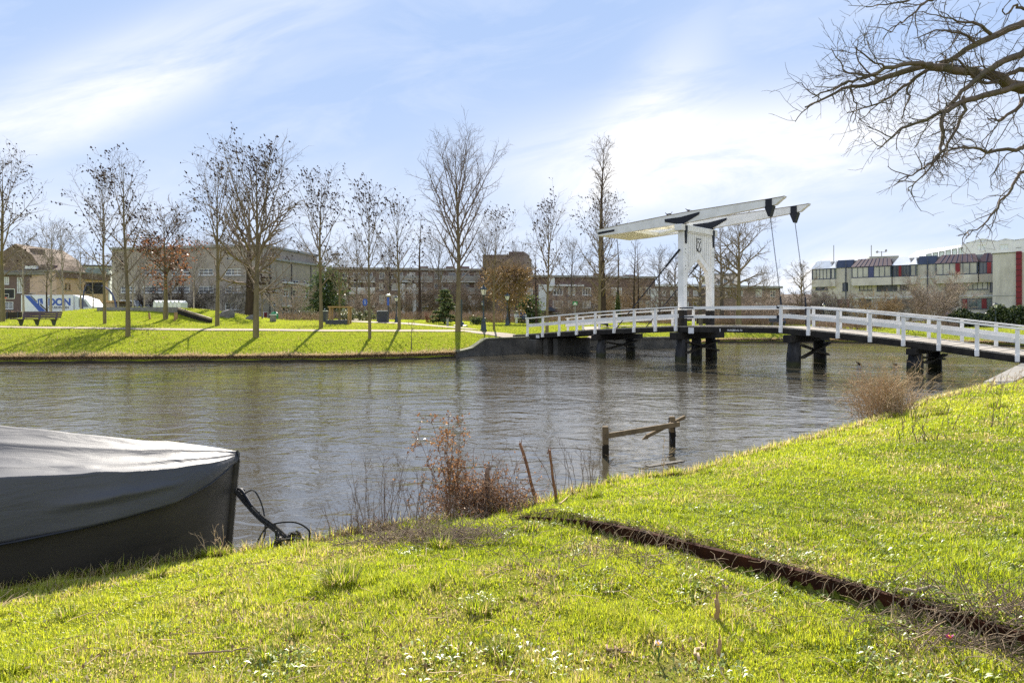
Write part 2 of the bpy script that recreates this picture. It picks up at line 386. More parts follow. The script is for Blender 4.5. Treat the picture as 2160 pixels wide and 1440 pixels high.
def hit(px, py, d0=34, d1=170):
    dx = (px-1080)/FPX; dz = (HOR-py)/FPX
    d = np.arange(d0, d1, 0.05); X = dx*d; Z = EYE+dz*d
    g = zfar(X, d); e = d - ysh(FAR, X)
    k = np.where((g >= Z) & (e > 0))[0]
    i = k[0] if len(k) else len(d)-1
    return Vector((float(X[i]), float(d[i]), float(g[i])))
def at_d(px, d, dz=0.0):
    X = (px-1080)/FPX*d; return Vector((X, d, float(zfar(X, d))+dz))
EDGE = ((0.00, 6.92), (2.57, 3.40))      # rusty steel edge, from the shore towards the camera
_ev = Vector((EDGE[1][0]-EDGE[0][0], EDGE[1][1]-EDGE[0][1])).normalized(); _en = Vector((-_ev.y, _ev.x))
def edge_dist(X, Y): return (np.asarray(X)-EDGE[0][0])*_en.x + (np.asarray(Y)-EDGE[0][1])*_en.y   # > 0: the higher lawn
def znear(X, Y):
    X = np.asarray(X, float); Y = np.asarray(Y, float)
    e = (ysh(NEAR, X) - Y)
    sl = np.interp(X, [-5, 0, 3, 8, 20], [0.87, 0.84, 0.80, 0.75, 0.70])
    ep = np.clip(e*sl, 0, None)
    z = 0.25 + 0.62*(1-np.exp(-ep/2.3)) + np.interp(X, [2,16,30],[0,0.12,0.25])*np.clip(ep/4,0,1)
    s = edge_dist(X, Y); w = np.clip((s+0.03)/0.03, 0, 1)
    along = (X-EDGE[0][0])*_ev.x + (Y-EDGE[0][1])*_ev.y
    z = z + 0.080*w*np.exp(-np.clip(s,0,None)/3.0)*np.clip((along+0.1)/0.7, 0, 1) - 0.03*np.exp(-(s/0.22)**2)*(s<0)
    z = z + (0.10*(fbm(X*0.9+5, Y*0.9, 3)-0.5) + 0.035*(fbm(X*4, Y*4+9, 2)-0.5))*np.clip(ep/0.8, 0, 1)
    return np.where(e < 0, 0.25 + np.clip(e*sl*2.5, -1.2, 0), z)
def hitn(px, py, d0=2.0, d1=40):
    dx = (px-1080)/FPX; dz = (HOR-py)/FPX
    d = np.arange(d0, d1, 0.01); X = dx*d; Z = EYE+dz*d
    land = ysh(NEAR, X) - d > 0.02
    k = np.where((znear(X, d) >= Z) & land)[0]; i = k[0] if len(k) else np.where(land)[0][-1]
    return Vector((float(X[i]), float(d[i]), float(znear(X[i], d[i]))))

def grass_ground(name, near):
    m, nt, N, L, P = nodes(name)
    P.inputs["Roughness"].default_value = 1.0; P.inputs["Specular IOR Level"].default_value = 0.0
    v = obj_coords(N, L)
    big = noise_tex(N, L, 0.35 if near else 0.16, 6, 0.6, v); mid = noise_tex(N, L, 3.0 if near else 1.4, 6, 0.7, v); fine = noise_tex(N, L, 40 if near else 9, 5, 0.75, v)
    if near:
        c = ramp(N, L, fine, [(0.30, (0.040,0.046,0.010)), (0.52, (0.150,0.170,0.016)), (0.76, (0.26,0.215,0.08))])
        r = ramp(N, L, mid, [(0.50, (0,0,0)), (0.72, (0.75,)*3)]); c = mixrgb(N, L, r, c, (0.19,0.145,0.08))
    else:
        c = ramp(N, L, fine, [(0.28, (0.115,0.150,0.016)), (0.52, (0.27,0.315,0.022)), (0.75, (0.37,0.365,0.05))])
        r = ramp(N, L, mid, [(0.48, (0,0,0)), (0.72, (0.65,)*3)]); c = mixrgb(N, L, r, c, (0.29,0.235,0.075))
        r = ramp(N, L, big, [(0.45, (0,0,0)), (0.65, (0.35,)*3)]); c = mixrgb(N, L, r, c, (0.16,0.215,0.016))
    L.new(c, P.inputs["Base Color"])
    bn = N.new("ShaderNodeBump"); bn.inputs["Strength"].default_value = 0.8; bn.inputs["Distance"].default_value = 0.03 if near else 0.10
    L.new(noise_tex(N, L, 28 if near else 6, 6, 0.75, v), bn.inputs["Height"]); L.new(bn.outputs[0], P.inputs["Normal"])
    return m
ground_near_m = grass_ground("lawn_soil_and_moss", True); ground_far_m = grass_ground("park_turf", False)

def strip_terrain(name, Xs, P, es, sgn, zf, mat, skirt):
    Xs = np.asarray(Xs); es = np.asarray(es); Ysh = ysh(P, Xs)
    XX = np.repeat(Xs[:,None], len(es)+len(skirt), 1)
    YY = np.concatenate([Ysh[:,None] + np.zeros((1,len(skirt))) - sgn*np.array([[k[0] for k in skirt]]), Ysh[:,None]+sgn*es[None,:]], 1)
    ZZ = np.concatenate([np.zeros((len(Xs),1))+np.array([[k[1] for k in skirt]]), zf(XX[:,len(skirt):], YY[:,len(skirt):])], 1)
    n, m = XX.shape; V = np.stack([XX,YY,ZZ], -1).reshape(-1,3)
    i = np.arange(n-1)[:,None]; j = np.arange(m-1)[None,:]
    q = np.stack([i*m+j, (i+1)*m+j, (i+1)*m+j+1, i*m+j+1], -1).reshape(-1,4)
    if sgn < 0: q = q[:, ::-1]
    return tag(np_mesh(name, V, q, None, mat, None, smooth=True), kind="structure")
far_es = np.concatenate([[0.0,0.1,0.25,0.5],np.arange(0.8,12,0.4),np.arange(12,40,0.8),[42,48,60,80,120,200,400,900,2500]])
far_xs = np.concatenate([[-2500,-900,-400,-200,-120,-80],np.arange(-60,62,0.45),[66,72,80,100,120,160,220,400,900,2500]])
strip_terrain("ground", far_xs, FAR, far_es, 1, zfar, ground_far_m, [(0.0,-1.2)])
near_es = np.concatenate([[0.0,0.03],np.arange(0.08,8.6,0.055),np.arange(8.8,26,0.25),[28,32,40,60,100,200,600]])
near_xs = np.concatenate([[-600,-200,-60,-30,-20,-14],np.arange(-10,-4,0.15),np.arange(-4,5,0.05),np.arange(5,10,0.12),np.arange(10,30,0.3),[32,36,42,50,60,90,150,400,700]])
strip_terrain("lawn", near_xs, NEAR, near_es, -1, znear, ground_near_m, [(2.2,-1.2),(0.9,-0.75),(0.22,-0.15),(0.07,0.12)])

# water
def water_mat():
    m, nt, N, L, P = nodes("canal_water")
    P.inputs["Base Color"].default_value = (0.052, 0.045, 0.030, 1); P.inputs["Roughness"].default_value = 0.045
    P.inputs["IOR"].default_value = 2.8; P.inputs["Specular IOR Level"].default_value = 0.5
    geo = N.new("ShaderNodeNewGeometry")
    def mp(scale, rot):
        n = N.new("ShaderNodeMapping"); n.inputs["Scale"].default_value = scale; n.inputs["Rotation"].default_value = (0,0,rot)
        L.new(geo.outputs["Position"], n.inputs[0]); return n.outputs[0]
    a = noise_tex(N, L, 1.0, 3, 0.55, mp((0.95,1.45,1), 0.30), 0.6)
    b = noise_tex(N, L, 1.0, 3, 0.6, mp((2.5,3.9,1), -0.10), 0.6)
    c = noise_tex(N, L, 0.16, 3, 0.5, mp((0.6,1.2,1), 0.1))
    calm = ramp(N, L, c, [(0.36, (0.42,)*3), (0.60, (1,1,1))])
    def mth(op, x, y):
        n = N.new("ShaderNodeMath"); n.operation = op
        for i, v in enumerate((x, y)):
            if isinstance(v, (int,float)): n.inputs[i].default_value = v
            else: L.new(v, n.inputs[i])
        return n.outputs[0]
    h = mth('ADD', mth('MULTIPLY', a, 0.062), mth('MULTIPLY', b, 0.018)); h = mth('MULTIPLY', h, calm)
    # the bank shelters the margin: smaller ripples close to the near shore
    bn = N.new("ShaderNodeBump"); bn.inputs["Strength"].default_value = 1.0; bn.inputs["Distance"].default_value = 1.0
    L.new(h, bn.inputs["Height"]); L.new(bn.outputs[0], P.inputs["Normal"])
    return m
wv = [(-400,-60,0),(400,-60,0),(400,110,0),(-400,110,0)]
tag(link_mesh("water", wv, [(0,1,2,3)], water_mat()), kind="structure")

# gravel path strips on the far bank, laid on the turf
path_m = M("path_gravel", (0.30,0.245,0.18), (0.235,0.19,0.14), 6, 0.95, 0.3, 30, dirt=(0.25,0.2,0.15), dscale=1.2, damt=0.5)
def path_strip(name, pts, widths, lift):
    """pts: centre line (x,y)"""
    c = np.array([(p[0],p[1]) for p in pts]); s = np.concatenate([[0],np.cumsum(np.linalg.norm(np.diff(c,axis=0),axis=1))])
    t = np.linspace(0, s[-1], max(8, int(s[-1]/0.45))); x = np.interp(t,s,c[:,0]); y = np.interp(t,s,c[:,1]); w = np.interp(t,s,widths)
    for _ in range(6):
        x[1:-1] = (x[:-2]+2*x[1:-1]+x[2:])/4; y[1:-1] = (y[:-2]+2*y[1:-1]+y[2:])/4
    dx = np.gradient(x); dy = np.gradient(y); l = np.hypot(dx,dy); nx = -dy/l; ny = dx/l
    K = 7; V = []
    for k in range(K):
        o = (k/(K-1)-0.5)*w; X = x+nx*o; Y = y+ny*o; V.append(np.stack([X,Y,zfar(X,Y)+lift],-1))
    V = np.stack(V,1); n = len(x); i = np.arange(n-1)[:,None]; j = np.arange(K-1)[None,:]
    q = np.stack([i*K+j,(i+1)*K+j,(i+1)*K+j+1,i*K+j+1],-1).reshape(-1,4)[:, ::-1]
    return tag(np_mesh(name, V.reshape(-1,3), q, None, path_m, None, True), kind="structure")
pp = [hit(x,y) for x,y in ((-160,688),(0,690),(150,692),(300,694.5),(460,696),(620,697),(760,698),(900,699),(1000,700))]
path_strip("path", [(p.x,p.y) for p in pp]+[(1.2,49.6),(3.4,48.0)], [0.85]*8+[1.1,1.8,2.6], 0.035)
qq = [at_d(700,68),at_d(745,65),at_d(800,62.5),at_d(840,60),at_d(900,56),at_d(960,53),at_d(1000,50.8)]
path_strip("paved_path", [(p.x,p.y) for p in qq], [2.0,3.0,3.4,2.8,2.2,1.6,1.2], 0.05)
qq = [at_d(700,68),at_d(760,76),at_d(860,82),at_d(930,86)]
path_strip("paved_path", [(p.x,p.y) for p in qq], [2.0,2.4,2.2,2.0], 0.045)
qq = [(3.2,49.5),(7,53.5),at_d(1240,60),at_d(1330,66),at_d(1500,72)]
path_strip("path", [(p[0],p[1]) for p in qq], [2.6,1.6,1.4,1.3,1.2], 0.04)

# timber edging along the far shore (one long wall per stretch)
def shore_wall(name, x0, x1, z0, z1, th, mat, label, cat, inset=0.0, step=0.5):
    xs = np.concatenate([np.arange(x0, x1, step), [x1]]); ys = ysh(FAR, xs) - inset
    mb = MB()
    dx = np.gradient(xs); dy = np.gradient(ys); l = np.hypot(dx,dy); nx = dy/l; ny = -dx/l
    v = []; f = []
    for i in range(len(xs)):
        jz = z1 + 0.02*math.sin(i*1.7)+0.015*math.sin(i*0.61)
        for o, z in ((0,z0),(th,z0),(th,jz),(0,jz)): v.append((xs[i]+nx[i]*o, ys[i]+ny[i]*o, z))
    for i in range(len(xs)-1):
        for k in range(4):
            a=i*4+k; b=i*4+(k+1)%4; f.append((a,b,b+4,a+4))
    f += [(0,1,2,3),tuple((len(xs)-1)*4+k for k in (3,2,1,0))]
    mb.add(v, f); o = mb.build(name, mat); return tag(o, label, cat)
edging_m = M("wet_edging_boards", (0.040,0.030,0.020), (0.018,0.014,0.010), 4, 0.7, 0.5, 12, (1,1,3), dirt=(0.10,0.08,0.045), dscale=1.0, damt=0.6)
shore_wall("timber_edging", -60, -3.0, -0.4, 0.10, 0.07, edging_m, "low dark timber edging holding up the tree-lined grass bank", "edging")
shore_wall("timber_edging", 13.4, 60, -0.4, 0.12, 0.07, edging_m, "low dark timber edging of the lawn seen beneath the drawbridge", "edging")

# concrete quay wall with sloping wing, from the bank to the bridge
def quay():
    t = empty("quay_wall", (1.0,46.9,0), 0, "dark stained concrete quay wall with sloping wing below the bridge's far end", "wall")
    loc = Vector((1.0,46.9,0))
    P = [(-3.4,41.0),(-2.6,43.0),(1.0,46.75),(4.0,48.3)]; zt = [0.30,0.34,1.02,1.02]
    # resample
    c = np.array(P); s = np.concatenate([[0],np.cumsum(np.linalg.norm(np.diff(c,axis=0),axis=1))])
    tt = np.linspace(0,s[-1],40); x=np.interp(tt,s,c[:,0]); y=np.interp(tt,s,c[:,1])
    z=np.interp(x,[-3.4,-2.6,-1.75,4.0],[0.30,0.42,1.0,1.02])
    def wall(z0f, z1f, o0, o1):
        dx=np.gradient(x); dy=np.gradient(y); l=np.hypot(dx,dy); nx=dy/l; ny=-dx/l; v=[]; f=[]
        for i in range(len(x)):
            for o,zz in ((o0,z0f[i]),(o1,z0f[i]),(o1,z1f[i]),(o0,z1f[i])): v.append(Vector((x[i]+nx[i]*o,y[i]+ny[i]*o,zz))-loc)
        for i in range(len(x)-1):
            for k in range(4):
                a=i*4+k;b=i*4+(k+1)%4;f.append((a,b,b+4,a+4))
        f += [(0,1,2,3),tuple((len(x)-1)*4+k for k in (3,2,1,0))]
        return MB().add(v,f)
    wall(z*0-0.5, z, -0.15, 0.12).build("wall_face", concrete, t)
    wall(z+0.003, z+0.09, -0.22, 0.17).build("coping", M("mossy_coping",(0.15,0.15,0.10),(0.09,0.09,0.05),2,0.95,0.4), t)
    wall(z*0-0.4, z*0+0.14, 0.123, 0.30).build("plinth", concrete, t)
quay()
def quay2():
    t = empty("quay_wall", (4.3,50.4,0), 0, "low mossy sheet wall behind the left bridge pier", "wall")
    loc = Vector((4.3,50.4,0)); mb=MB()
    x=np.linspace(4.0,14.6,40); y=ysh(FAR,x)-0.1
    v=[];f=[]
    for i in range(len(x)):
        w=0.05*math.sin(i*1.9)
        for o,zz in ((0.1,-0.5),(-0.12+w,-0.5),(-0.12+w,0.72),(0.1,0.72)): v.append(Vector((x[i],y[i]+o,zz))-loc)
    for i in range(len(x)-1):
        for k in range(4):
            a=i*4+k;b=i*4+(k+1)%4;f.append((a,b,b+4,a+4))
    f += [(0,1,2,3),tuple((len(x)-1)*4+k for k in (3,2,1,0))]
    mb.add(v,f).build("sheet_face", concrete, t)
    mb2=MB()
    for i in range(0,len(x)-1):
        mb2.bar(Vector((x[i],y[i]-0.02,0.80))-loc,Vector((x[i+1],y[i+1]-0.02,0.80))-loc,0.34,0.155)
    mb2.build("cap_beam", concrete, t)
quay2()

# ------------------------------------------------------------------ the drawbridge
BA = Vector((1.14,46.8,0)); BU = Vector((0.7157,-0.6984,0)); BV = Vector((0.6984,0.7157,0)); BW = 4.1
def bp(s, t, z): return Vector((s, t, z))                 # bridge-local: along, across (towards the far rail), up
def zdeck(s):
    return float(np.interp(s, [-3,0,3,6,9,11.5,14.5,17.5,20.5,24,27,30,34], [1.10,1.28,1.50,1.69,1.84,1.94,1.955,1.94,1.70,1.33,0.94,0.62,0.62]))
def text_obj(name, body, size, mat, parent, mat4, depth=0.004, bold=0.0, align='LEFT'):
    cu = bpy.data.curves.new(name, 'FONT'); cu.body = body; cu.size = size; cu.extrude = depth; cu.offset = bold; cu.align_x = align
    o = bpy.data.objects.new(name, cu); COL.objects.link(o)
    dg = bpy.context.evaluated_depsgraph_get(); me = bpy.data.meshes.new_from_object(o.evaluated_get(dg))
    bpy.data.objects.remove(o); me.materials.clear(); me.materials.append(mat)
    o = bpy.data.objects.new(name, me); COL.objects.link(o); o.parent = parent; o.matrix_local = mat4; return o
def bridge():
    B = empty("drawbridge", (BA.x,BA.y,0), math.atan2(BU.y,BU.x), "white wooden drawbridge with balance beams and portal on black piles across the canal", "bridge")
    # deck planks + side beams, per span
    spans = [(-1.5, 11.62), (11.68, 17.42), (17.48, 29.5)]
    for (a, b) in spans:
        ss = np.arange(a, b+0.01, 0.24); mb = MB(); v=[]; f=[]
        n = int((b-a)/0.21)
        for i in range(n):
            s0 = a+(b-a)*i/n+0.006; s1 = a+(b-a)*(i+1)/n-0.006
            z0,z1 = zdeck(s0),zdeck(s1); j=0.004*((i*37)%5-2)
            mb.add([(s0,-0.03,z0-0.07),(s1,-0.03,z1-0.07),(s1,BW+0.03,z1-0.07),(s0,BW+0.03,z0-0.07),(s0,-0.03,z0+j),(s1,-0.03,z1+j),(s1,BW+0.03,z1+j),(s0,BW+0.03,z0+j)],
                   [(0,3,2,1),(4,5,6,7),(0,1,5,4),(1,2,6,5),(2,3,7,6),(3,0,4,7)])
        d = mb.build("deck", deckwood, B)
        h = 0.27
        for t0 in (-0.02, 1.4, 2.7, BW-0.16):
            m2 = MB(); k = 14
            for i in range(k):
                s0=a+(b-a)*i/k; s1=a+(b-a)*(i+1)/k
                za,zb=zdeck(s0)-0.075,zdeck(s1)-0.075
                m2.add([(s0,t0,za-h),(s1,t0,zb-h),(s1,t0+0.18,zb-h),(s0,t0+0.18,za-h),(s0,t0,za),(s1,t0,zb),(s1,t0+0.18,zb),(s0,t0+0.18,za)],
                       [(0,3,2,1),(4,5,6,7),(0,1,5,4),(2,3,7,6)]+([(3,0,4,7)] if i==0 else [])+([(1,2,6,5)] if i==k-1 else []))
            m2.build("side_beam", tar, B)
    # lettering on the leaf's outer beam
    mt = lambda s,t,z: Matrix.Translation((s,t,z)) @ Matrix.Rotation(math.pi/2,4,'X')
    letter = M("letter_white",(0.72,0.72,0.72),(0.6,0.6,0.6),8,0.6)
    text_obj("lettering", "HUIGBRUG 70", 0.135, letter, B, mt(14.55,-0.024,zdeck(14)-0.265), 0.002, 0.002)
    MB().box((14.12,-0.028,zdeck(13)-0.30),(14.17,-0.022,zdeck(13)-0.14)).build("paint_mark", letter, B)
    p=MB().box((0.72,-0.05,zdeck(.8)-0.32),(1.02,-0.022,zdeck(.8)-0.12)).build("notice_plate", letter, B)
    p=MB().box((12.25,-0.06,zdeck(12.2)-0.42),(12.58,-0.022,zdeck(12.2)-0.10)).build("notice_plate", letter, B)
    # railings
    posts_n = [0,1.40,2.84,4.31,5.79,7.24,8.68,10.16,11.5] ; posts_r = [17.5,18.87,20.25,21.67,23.05,24.43,25.82,27.2,28.6]
    posts_far_r = [17.5,18.9,20.3,21.7,23.06,24.45,25.8,27.2,28.6]
    def railing(sl, t, out, zx=0.0):
        r = MB()
        e0, e1 = sl[0]-0.14, sl[-1]+0.12
        kk = np.linspace(e0, e1, 26)
        for i in range(len(kk)-1):      # hand rail
            s0,s1=kk[i],kk[i+1]; z0,z1=zdeck(s0)+1.02,zdeck(s1)+1.02
            r.add([(s0,t-0.085,z0),(s1,t-0.085,z1),(s1,t+0.085,z1),(s0,t+0.085,z0),(s0,t-0.085,z0+0.075),(s1,t-0.085,z1+0.075),(s1,t+0.085,z1+0.075),(s0,t+0.085,z0+0.075)],
                  [(0,3,2,1),(4,5,6,7),(0,1,5,4),(2,3,7,6)]+([(3,0,4,7)] if i==0 else [])+([(1,2,6,5)] if i==len(kk)-2 else []))
        root = r.build("railing", white, B)
        mr = MB(); tm = t - out*0.075
        for i in range(len(kk)-1):      # middle plank, on the deck side of the posts
            s0,s1=kk[i],kk[i+1]; z0,z1=zdeck(s0)+0.46,zdeck(s1)+0.46
            mr.add([(s0,tm-0.02,z0),(s1,tm-0.02,z1),(s1,tm+0.02,z1),(s0,tm+0.02,z0),(s0,tm-0.02,z0+0.21),(s1,tm-0.02,z1+0.21),(s1,tm+0.02,z1+0.21),(s0,tm+0.02,z0+0.21)],
                  [(0,3,2,1),(4,5,6,7),(0,1,5,4),(2,3,7,6)]+([(3,0,4,7)] if i==0 else [])+([(1,2,6,5)] if i==len(kk)-2 else []))
        mr.build("middle_rail", white, root)
        for s in sl:
            p = MB(); z=zdeck(s); w=0.075
            p.cbox((s-w,t-0.052,z-0.02),(s+w,t+0.052,z+1.017),0.012)
            o=t+out*0.085    # foot plate outside the side beam
            p.cbox((s-w,min(t-out*0.05,o+out*0.03)if out>0 else o-0.03,z-0.30),(s+w,(o+0.03) if out>0 else t+0.052,z-0.024),0.012)
            p.build("railing_post", white, root)
    railing(posts_n, -0.11, -1); railing(posts_r, -0.11, -1)
    railing([x for x in posts_n], BW+0.11, 1); railing(posts_far_r, BW+0.11, 1)
    # leaf rails without posts
    for t in (-0.10, BW+0.10):
        r = MB().bar((12.05,t,zdeck(12)+1.0),(17.36,t,zdeck(17.4)+1.0),0.10,0.15); root = r.build("leaf_rail", white, B)
        MB().bar((12.05,t,zdeck(12)+0.50),(17.36,t,zdeck(17.4)+0.50),0.09,0.14).build("middle_rail", white, root)
        for zz in (1.0,0.5):
            MB().bar((11.75,t,zdeck(12)+zz),(12.62,t,zdeck(12)+zz),0.12,0.07).build("iron_strap", iron, root)
            MB().bar((17.30,t,zdeck(17.4)+zz),(17.44,t,zdeck(17.4)+zz),0.13,0.16).build("iron_strap", iron, root)
    # portal
    ps = 11.66; T = (0.32, 3.52); ztop = 7.32; hw = 0.19
    for t in T:
        p = MB().cbox((ps-hw,t-hw,zdeck(ps)+0.88),(ps+hw,t+hw,ztop),0.02).build("portal_post", white, B)
        MB().cbox((ps-hw-0.012,t-hw-0.012,-0.2),(ps+hw+0.012,t+hw+0.012,zdeck(ps)+0.877),0.02).build("post_foot", tar, p)
        bolts=MB()
        for zb in (6.3,6.1,5.35,5.15,4.2):
            bolts.lathe([(0.025,0),(0.025,0.02)],6,(0,0,0)); 
            for q in bolts.v[-12:]:
                q.x, q.y, q.z = ps+hw+0.004+q.z, t+q.x, zb+q.y
        bolts.build("bolt", iron, p)
    # cap beam across the posts, with overhang
    MB().cbox((ps-0.25,T[0]-0.48,ztop+0.003),(ps+0.25,T[1]+0.48,ztop+0.36),0.03).build("portal_cap", white, B)
    # panel with pointed arch between the posts: front and back boards
    yc=(T[0]+T[1])/2; y0=T[0]+hw; y1=T[1]-hw; half=(y1-y0)/2
    arch=[(y0,3.95),(y0+0.11,4.35),(y0+0.30,5.12),(yc,5.83),(y1-0.30,5.12),(y1-0.11,4.35),(y1,3.95)]
    def panel(x0,x1):
        pts=[(y0,ztop)]+[(a,b) for a,b in arch]+[(y1,ztop)]
        mb=MB(); n=len(arch)
        v=[];f=[]
        # strips from the arch edge up to the top
        for xx in (x0,x1):
            for (a,b) in arch: v+= [(xx,a,b),(xx,a,ztop)]
        m=2*n
        for i in range(n-1):
            a=2*i; f.append((m+a,m+a+2,m+a+3,m+a+1)); f.append((a,a+1,a+3,a+2)); f.append((a,a+2,m+a+2,m+a)); f.append((a+1,m+a+1,m+a+3,a+3))
        mb.add(v,f); return mb
    pn=panel(ps-0.13,ps+0.13).build("arch_panel", white, B)
    g=MB()
    for i in range(1,12):
        y=y0+(y1-y0)*i/12; zl=float(np.interp(y,[a for a,b in arch],[b for a,b in arch]))+0.45
        if zl<ztop-0.1: g.box((ps+0.131,y-0.008,zl),(ps+0.134,y+0.008,ztop-0.02))
    g.build("board_groove", trim_grey, pn)
    tr=MB()
    for i in range(1,len(arch)-2):
        a,b=arch[i],arch[i+1]; tr.bar((ps+0.137,a[0],a[1]+0.44),(ps+0.137,b[0],b[1]+0.44),0.02,0.03,(1,0,0))
    tr.build("arch_moulding", white, pn)
    MB().box((ps+0.135,y0+0.02,ztop-0.06),(ps+0.19,y1-0.02,ztop-0.003)).build("panel_moulding", white, pn)
    # black iron tongues on the posts
    for t in T:
        MB().prism([(ps+hw+0.012,t-0.13,ztop+0.30),(ps+hw+0.012,t+0.13,ztop+0.30),(ps+hw+0.012,t+0.08,ztop-0.30),(ps+hw+0.012,t+0.035,ztop-0.72),(ps+hw+0.012,t-0.035,ztop-0.72),(ps+hw+0.012,t-0.08,ztop-0.30)],(0.066,0,0)).build("iron_tongue", iron, B)
    # shield with two crossed keys on the panel
    cx=ps+0.14; cy=yc; cz=6.62
    sh=[(-.27,.42),(-.14,.36),(0,.40),(.14,.36),(.27,.42),(.25,.10),(.29,-.22),(.20,-.36),(.06,-.37),(0,-.43),(-.06,-.37),(-.20,-.36),(-.29,-.22),(-.25,.10)]
    s0=MB().prism([(cx,cy+a,cz+b) for a,b in sh],(0.02,0,0)).build("shield", iron, B)
    MB().prism([(cx+0.021,cy+a*0.80,cz+b*0.84) for a,b in sh],(0.008,0,0)).build("shield_field", white, s0)
    ky=MB()
    for sg in (-1,1):
        a=Vector((cx+0.036,cy-sg*0.12,cz-0.20)); b=Vector((cx+0.036,cy+sg*0.12,cz+0.24))
        ky.bar(a,b,0.012,0.035,(1,0,0))
        d=(b-a).normalized(); n=Vector((0,-d.z,d.y))
        ky.bar(b-d*0.02,b-d*0.02-n*sg*0.075,0.012,0.04,(1,0,0)); ky.bar(b-d*0.10,b-d*0.10-n*sg*0.06,0.012,0.03,(1,0,0))
        c=a-d*0.05
        for i in range(8):
            w0,w1=2*math.pi*i/8,2*math.pi*(i+1)/8
            ky.bar(c+Vector((0,math.cos(w0),math.sin(w0)))*0.055,c+Vector((0,math.cos(w1),math.sin(w1)))*0.055,0.012,0.028,(1,0,0))
    ky.build("crossed_keys", iron, s0)
    # balance beams: pivot on the cap, slightly raised towards the leaf
    piv=8.03
    def zb(s): return piv+0.02+(s-ps)*0.058
    for t in T:
        bm=MB(); w=0.15
        prof=[(5.75,-0.19,0.19),(7.2,-0.25,0.23),(11.0,-0.30,0.28),(12.4,-0.30,0.28),(16.6,-0.19,0.17),(17.1,-0.17,0.165),(17.42,0.06,0.16),(17.55,0.13,0.17)]
        v=[];f=[]
        for s,a,b in prof:
            for tt in (t-w,t+w): v+=[(s,tt,zb(s)+a),(s,tt,zb(s)+b)]
        for i in range(len(prof)-1):
            k=i*4; f+=[(k,k+4,k+5,k+1),(k+2,k+3,k+7,k+6),(k+1,k+5,k+7,k+3),(k,k+2,k+6,k+4)]
        f+=[(0,1,3,2),(len(v)-4,len(v)-2,len(v)-1,len(v)-3)]
        b0=bm.add(v,f).build("balance_beam", white, B)
        # thin weathered capping board
        m2=MB(); 
        for i in range(len(prof)-1):
            (s0_,_,b0_),(s1_,_,b1_)=prof[i],prof[i+1]
            m2.add([(s0_,t-w-0.02,zb(s0_)+b0_+.003),(s1_,t-w-0.02,zb(s1_)+b1_+.003),(s1_,t+w+0.02,zb(s1_)+b1_+.003),(s0_,t+w+0.02,zb(s0_)+b0_+.003),(s0_,t-w-0.02,zb(s0_)+b0_+.03),(s1_,t-w-0.02,zb(s1_)+b1_+.03),(s1_,t+w+0.02,zb(s1_)+b1_+.03),(s0_,t+w+0.02,zb(s0_)+b0_+.03)],
                   [(0,3,2,1),(4,5,6,7),(0,1,5,4),(2,3,7,6)]+([(3,0,4,7)] if i==0 else [])+([(1,2,6,5)] if i==len(prof)-2 else []))
        m2.build("capping_board", oldwood, b0)
        for sd in (-1,1):
            y=t+sd*(w+0.004); dd=(0,sd*0.03,0)
            pt=[(ps-1.05,y,zb(ps-1.05)-0.06),(ps-1.05,y,zb(ps-1.05)+0.10),(ps+0.0,y,zb(ps)+0.06),(ps+1.15,y,zb(ps+1.15)+0.16),(ps+1.15,y,zb(ps+1.15)+0.04),(ps+0.24,y,zb(ps)-0.31),(ps-0.24,y,zb(ps)-0.31)]
            MB().prism(pt if sd>0 else pt[::-1],dd).build("pivot_plate", iron, b0)
            se=16.75
            MB().prism([(se-0.17,y,zb(se)-0.20),(se-0.17,y,zb(se)+0.19),(se+0.17,y,zb(se)+0.19),(se+0.17,y,zb(se)-0.20)],dd).build("end_strap", iron, b0)
            MB().prism([(5.82,y,zb(5.8)-0.10),(5.82,y,zb(5.8)+0.04),(7.05,y,zb(7.05)+0.04),(7.05,y,zb(7.05)-0.08)],dd).build("end_strap", iron, b0)
        MB().prism([(16.52,t-w-0.03,zb(16.7)-0.203),(16.98,t-w-0.03,zb(16.9)-0.203),(16.80,t-w-0.03,zb(16.7)-0.72),(16.72,t-w-0.03,zb(16.7)-0.72)],(0,2*w+0.06,0)).build("chain_bracket", iron, b0)
        MB().cbox((ps-0.2,t-0.12,ztop+0.363),(ps+0.2,t+0.12,zb(ps)-0.31),0.02).build("pivot_block", iron, b0)
        # chain: links down to the leaf end
        top=Vector((16.76,t,zb(16.7)-0.70)); bot=Vector((17.30,t-0.02 if t<2 else t+0.02,zdeck(17.3)+1.55)); n=64; ch=MB()
        for i in range(n):
            a=top.lerp(bot,i/n); b=top.lerp(bot,(i+1.25)/n); d=(b-a); ux=Vector((1,0,0)) if i%2 else Vector((0,1,0)); w2=0.020; c1=a+d*0.25;c2=a+d*0.75
            loop=[a,c1+ux*w2,c2+ux*w2,b,c2-ux*w2,c1-ux*w2]
            for j in range(6): ch.bar(loop[j],loop[(j+1)%6],0.012,0.012,(0.3,0.5,0.2))
        ch.build("chain", iron, b0)
        MB().tube([bot,Vector((17.34,bot.y,zdeck(17.3)+1.0)),Vector((17.38,bot.y,zdeck(17.3)-0.2))],[0.045,0.06,0.06],8).build("chain_rod", iron, b0)
    # counterweight box between the beams
    za,zb2=zb(5.8),zb(8.3); y0c,y1c=T[0]+0.153,T[1]-0.153
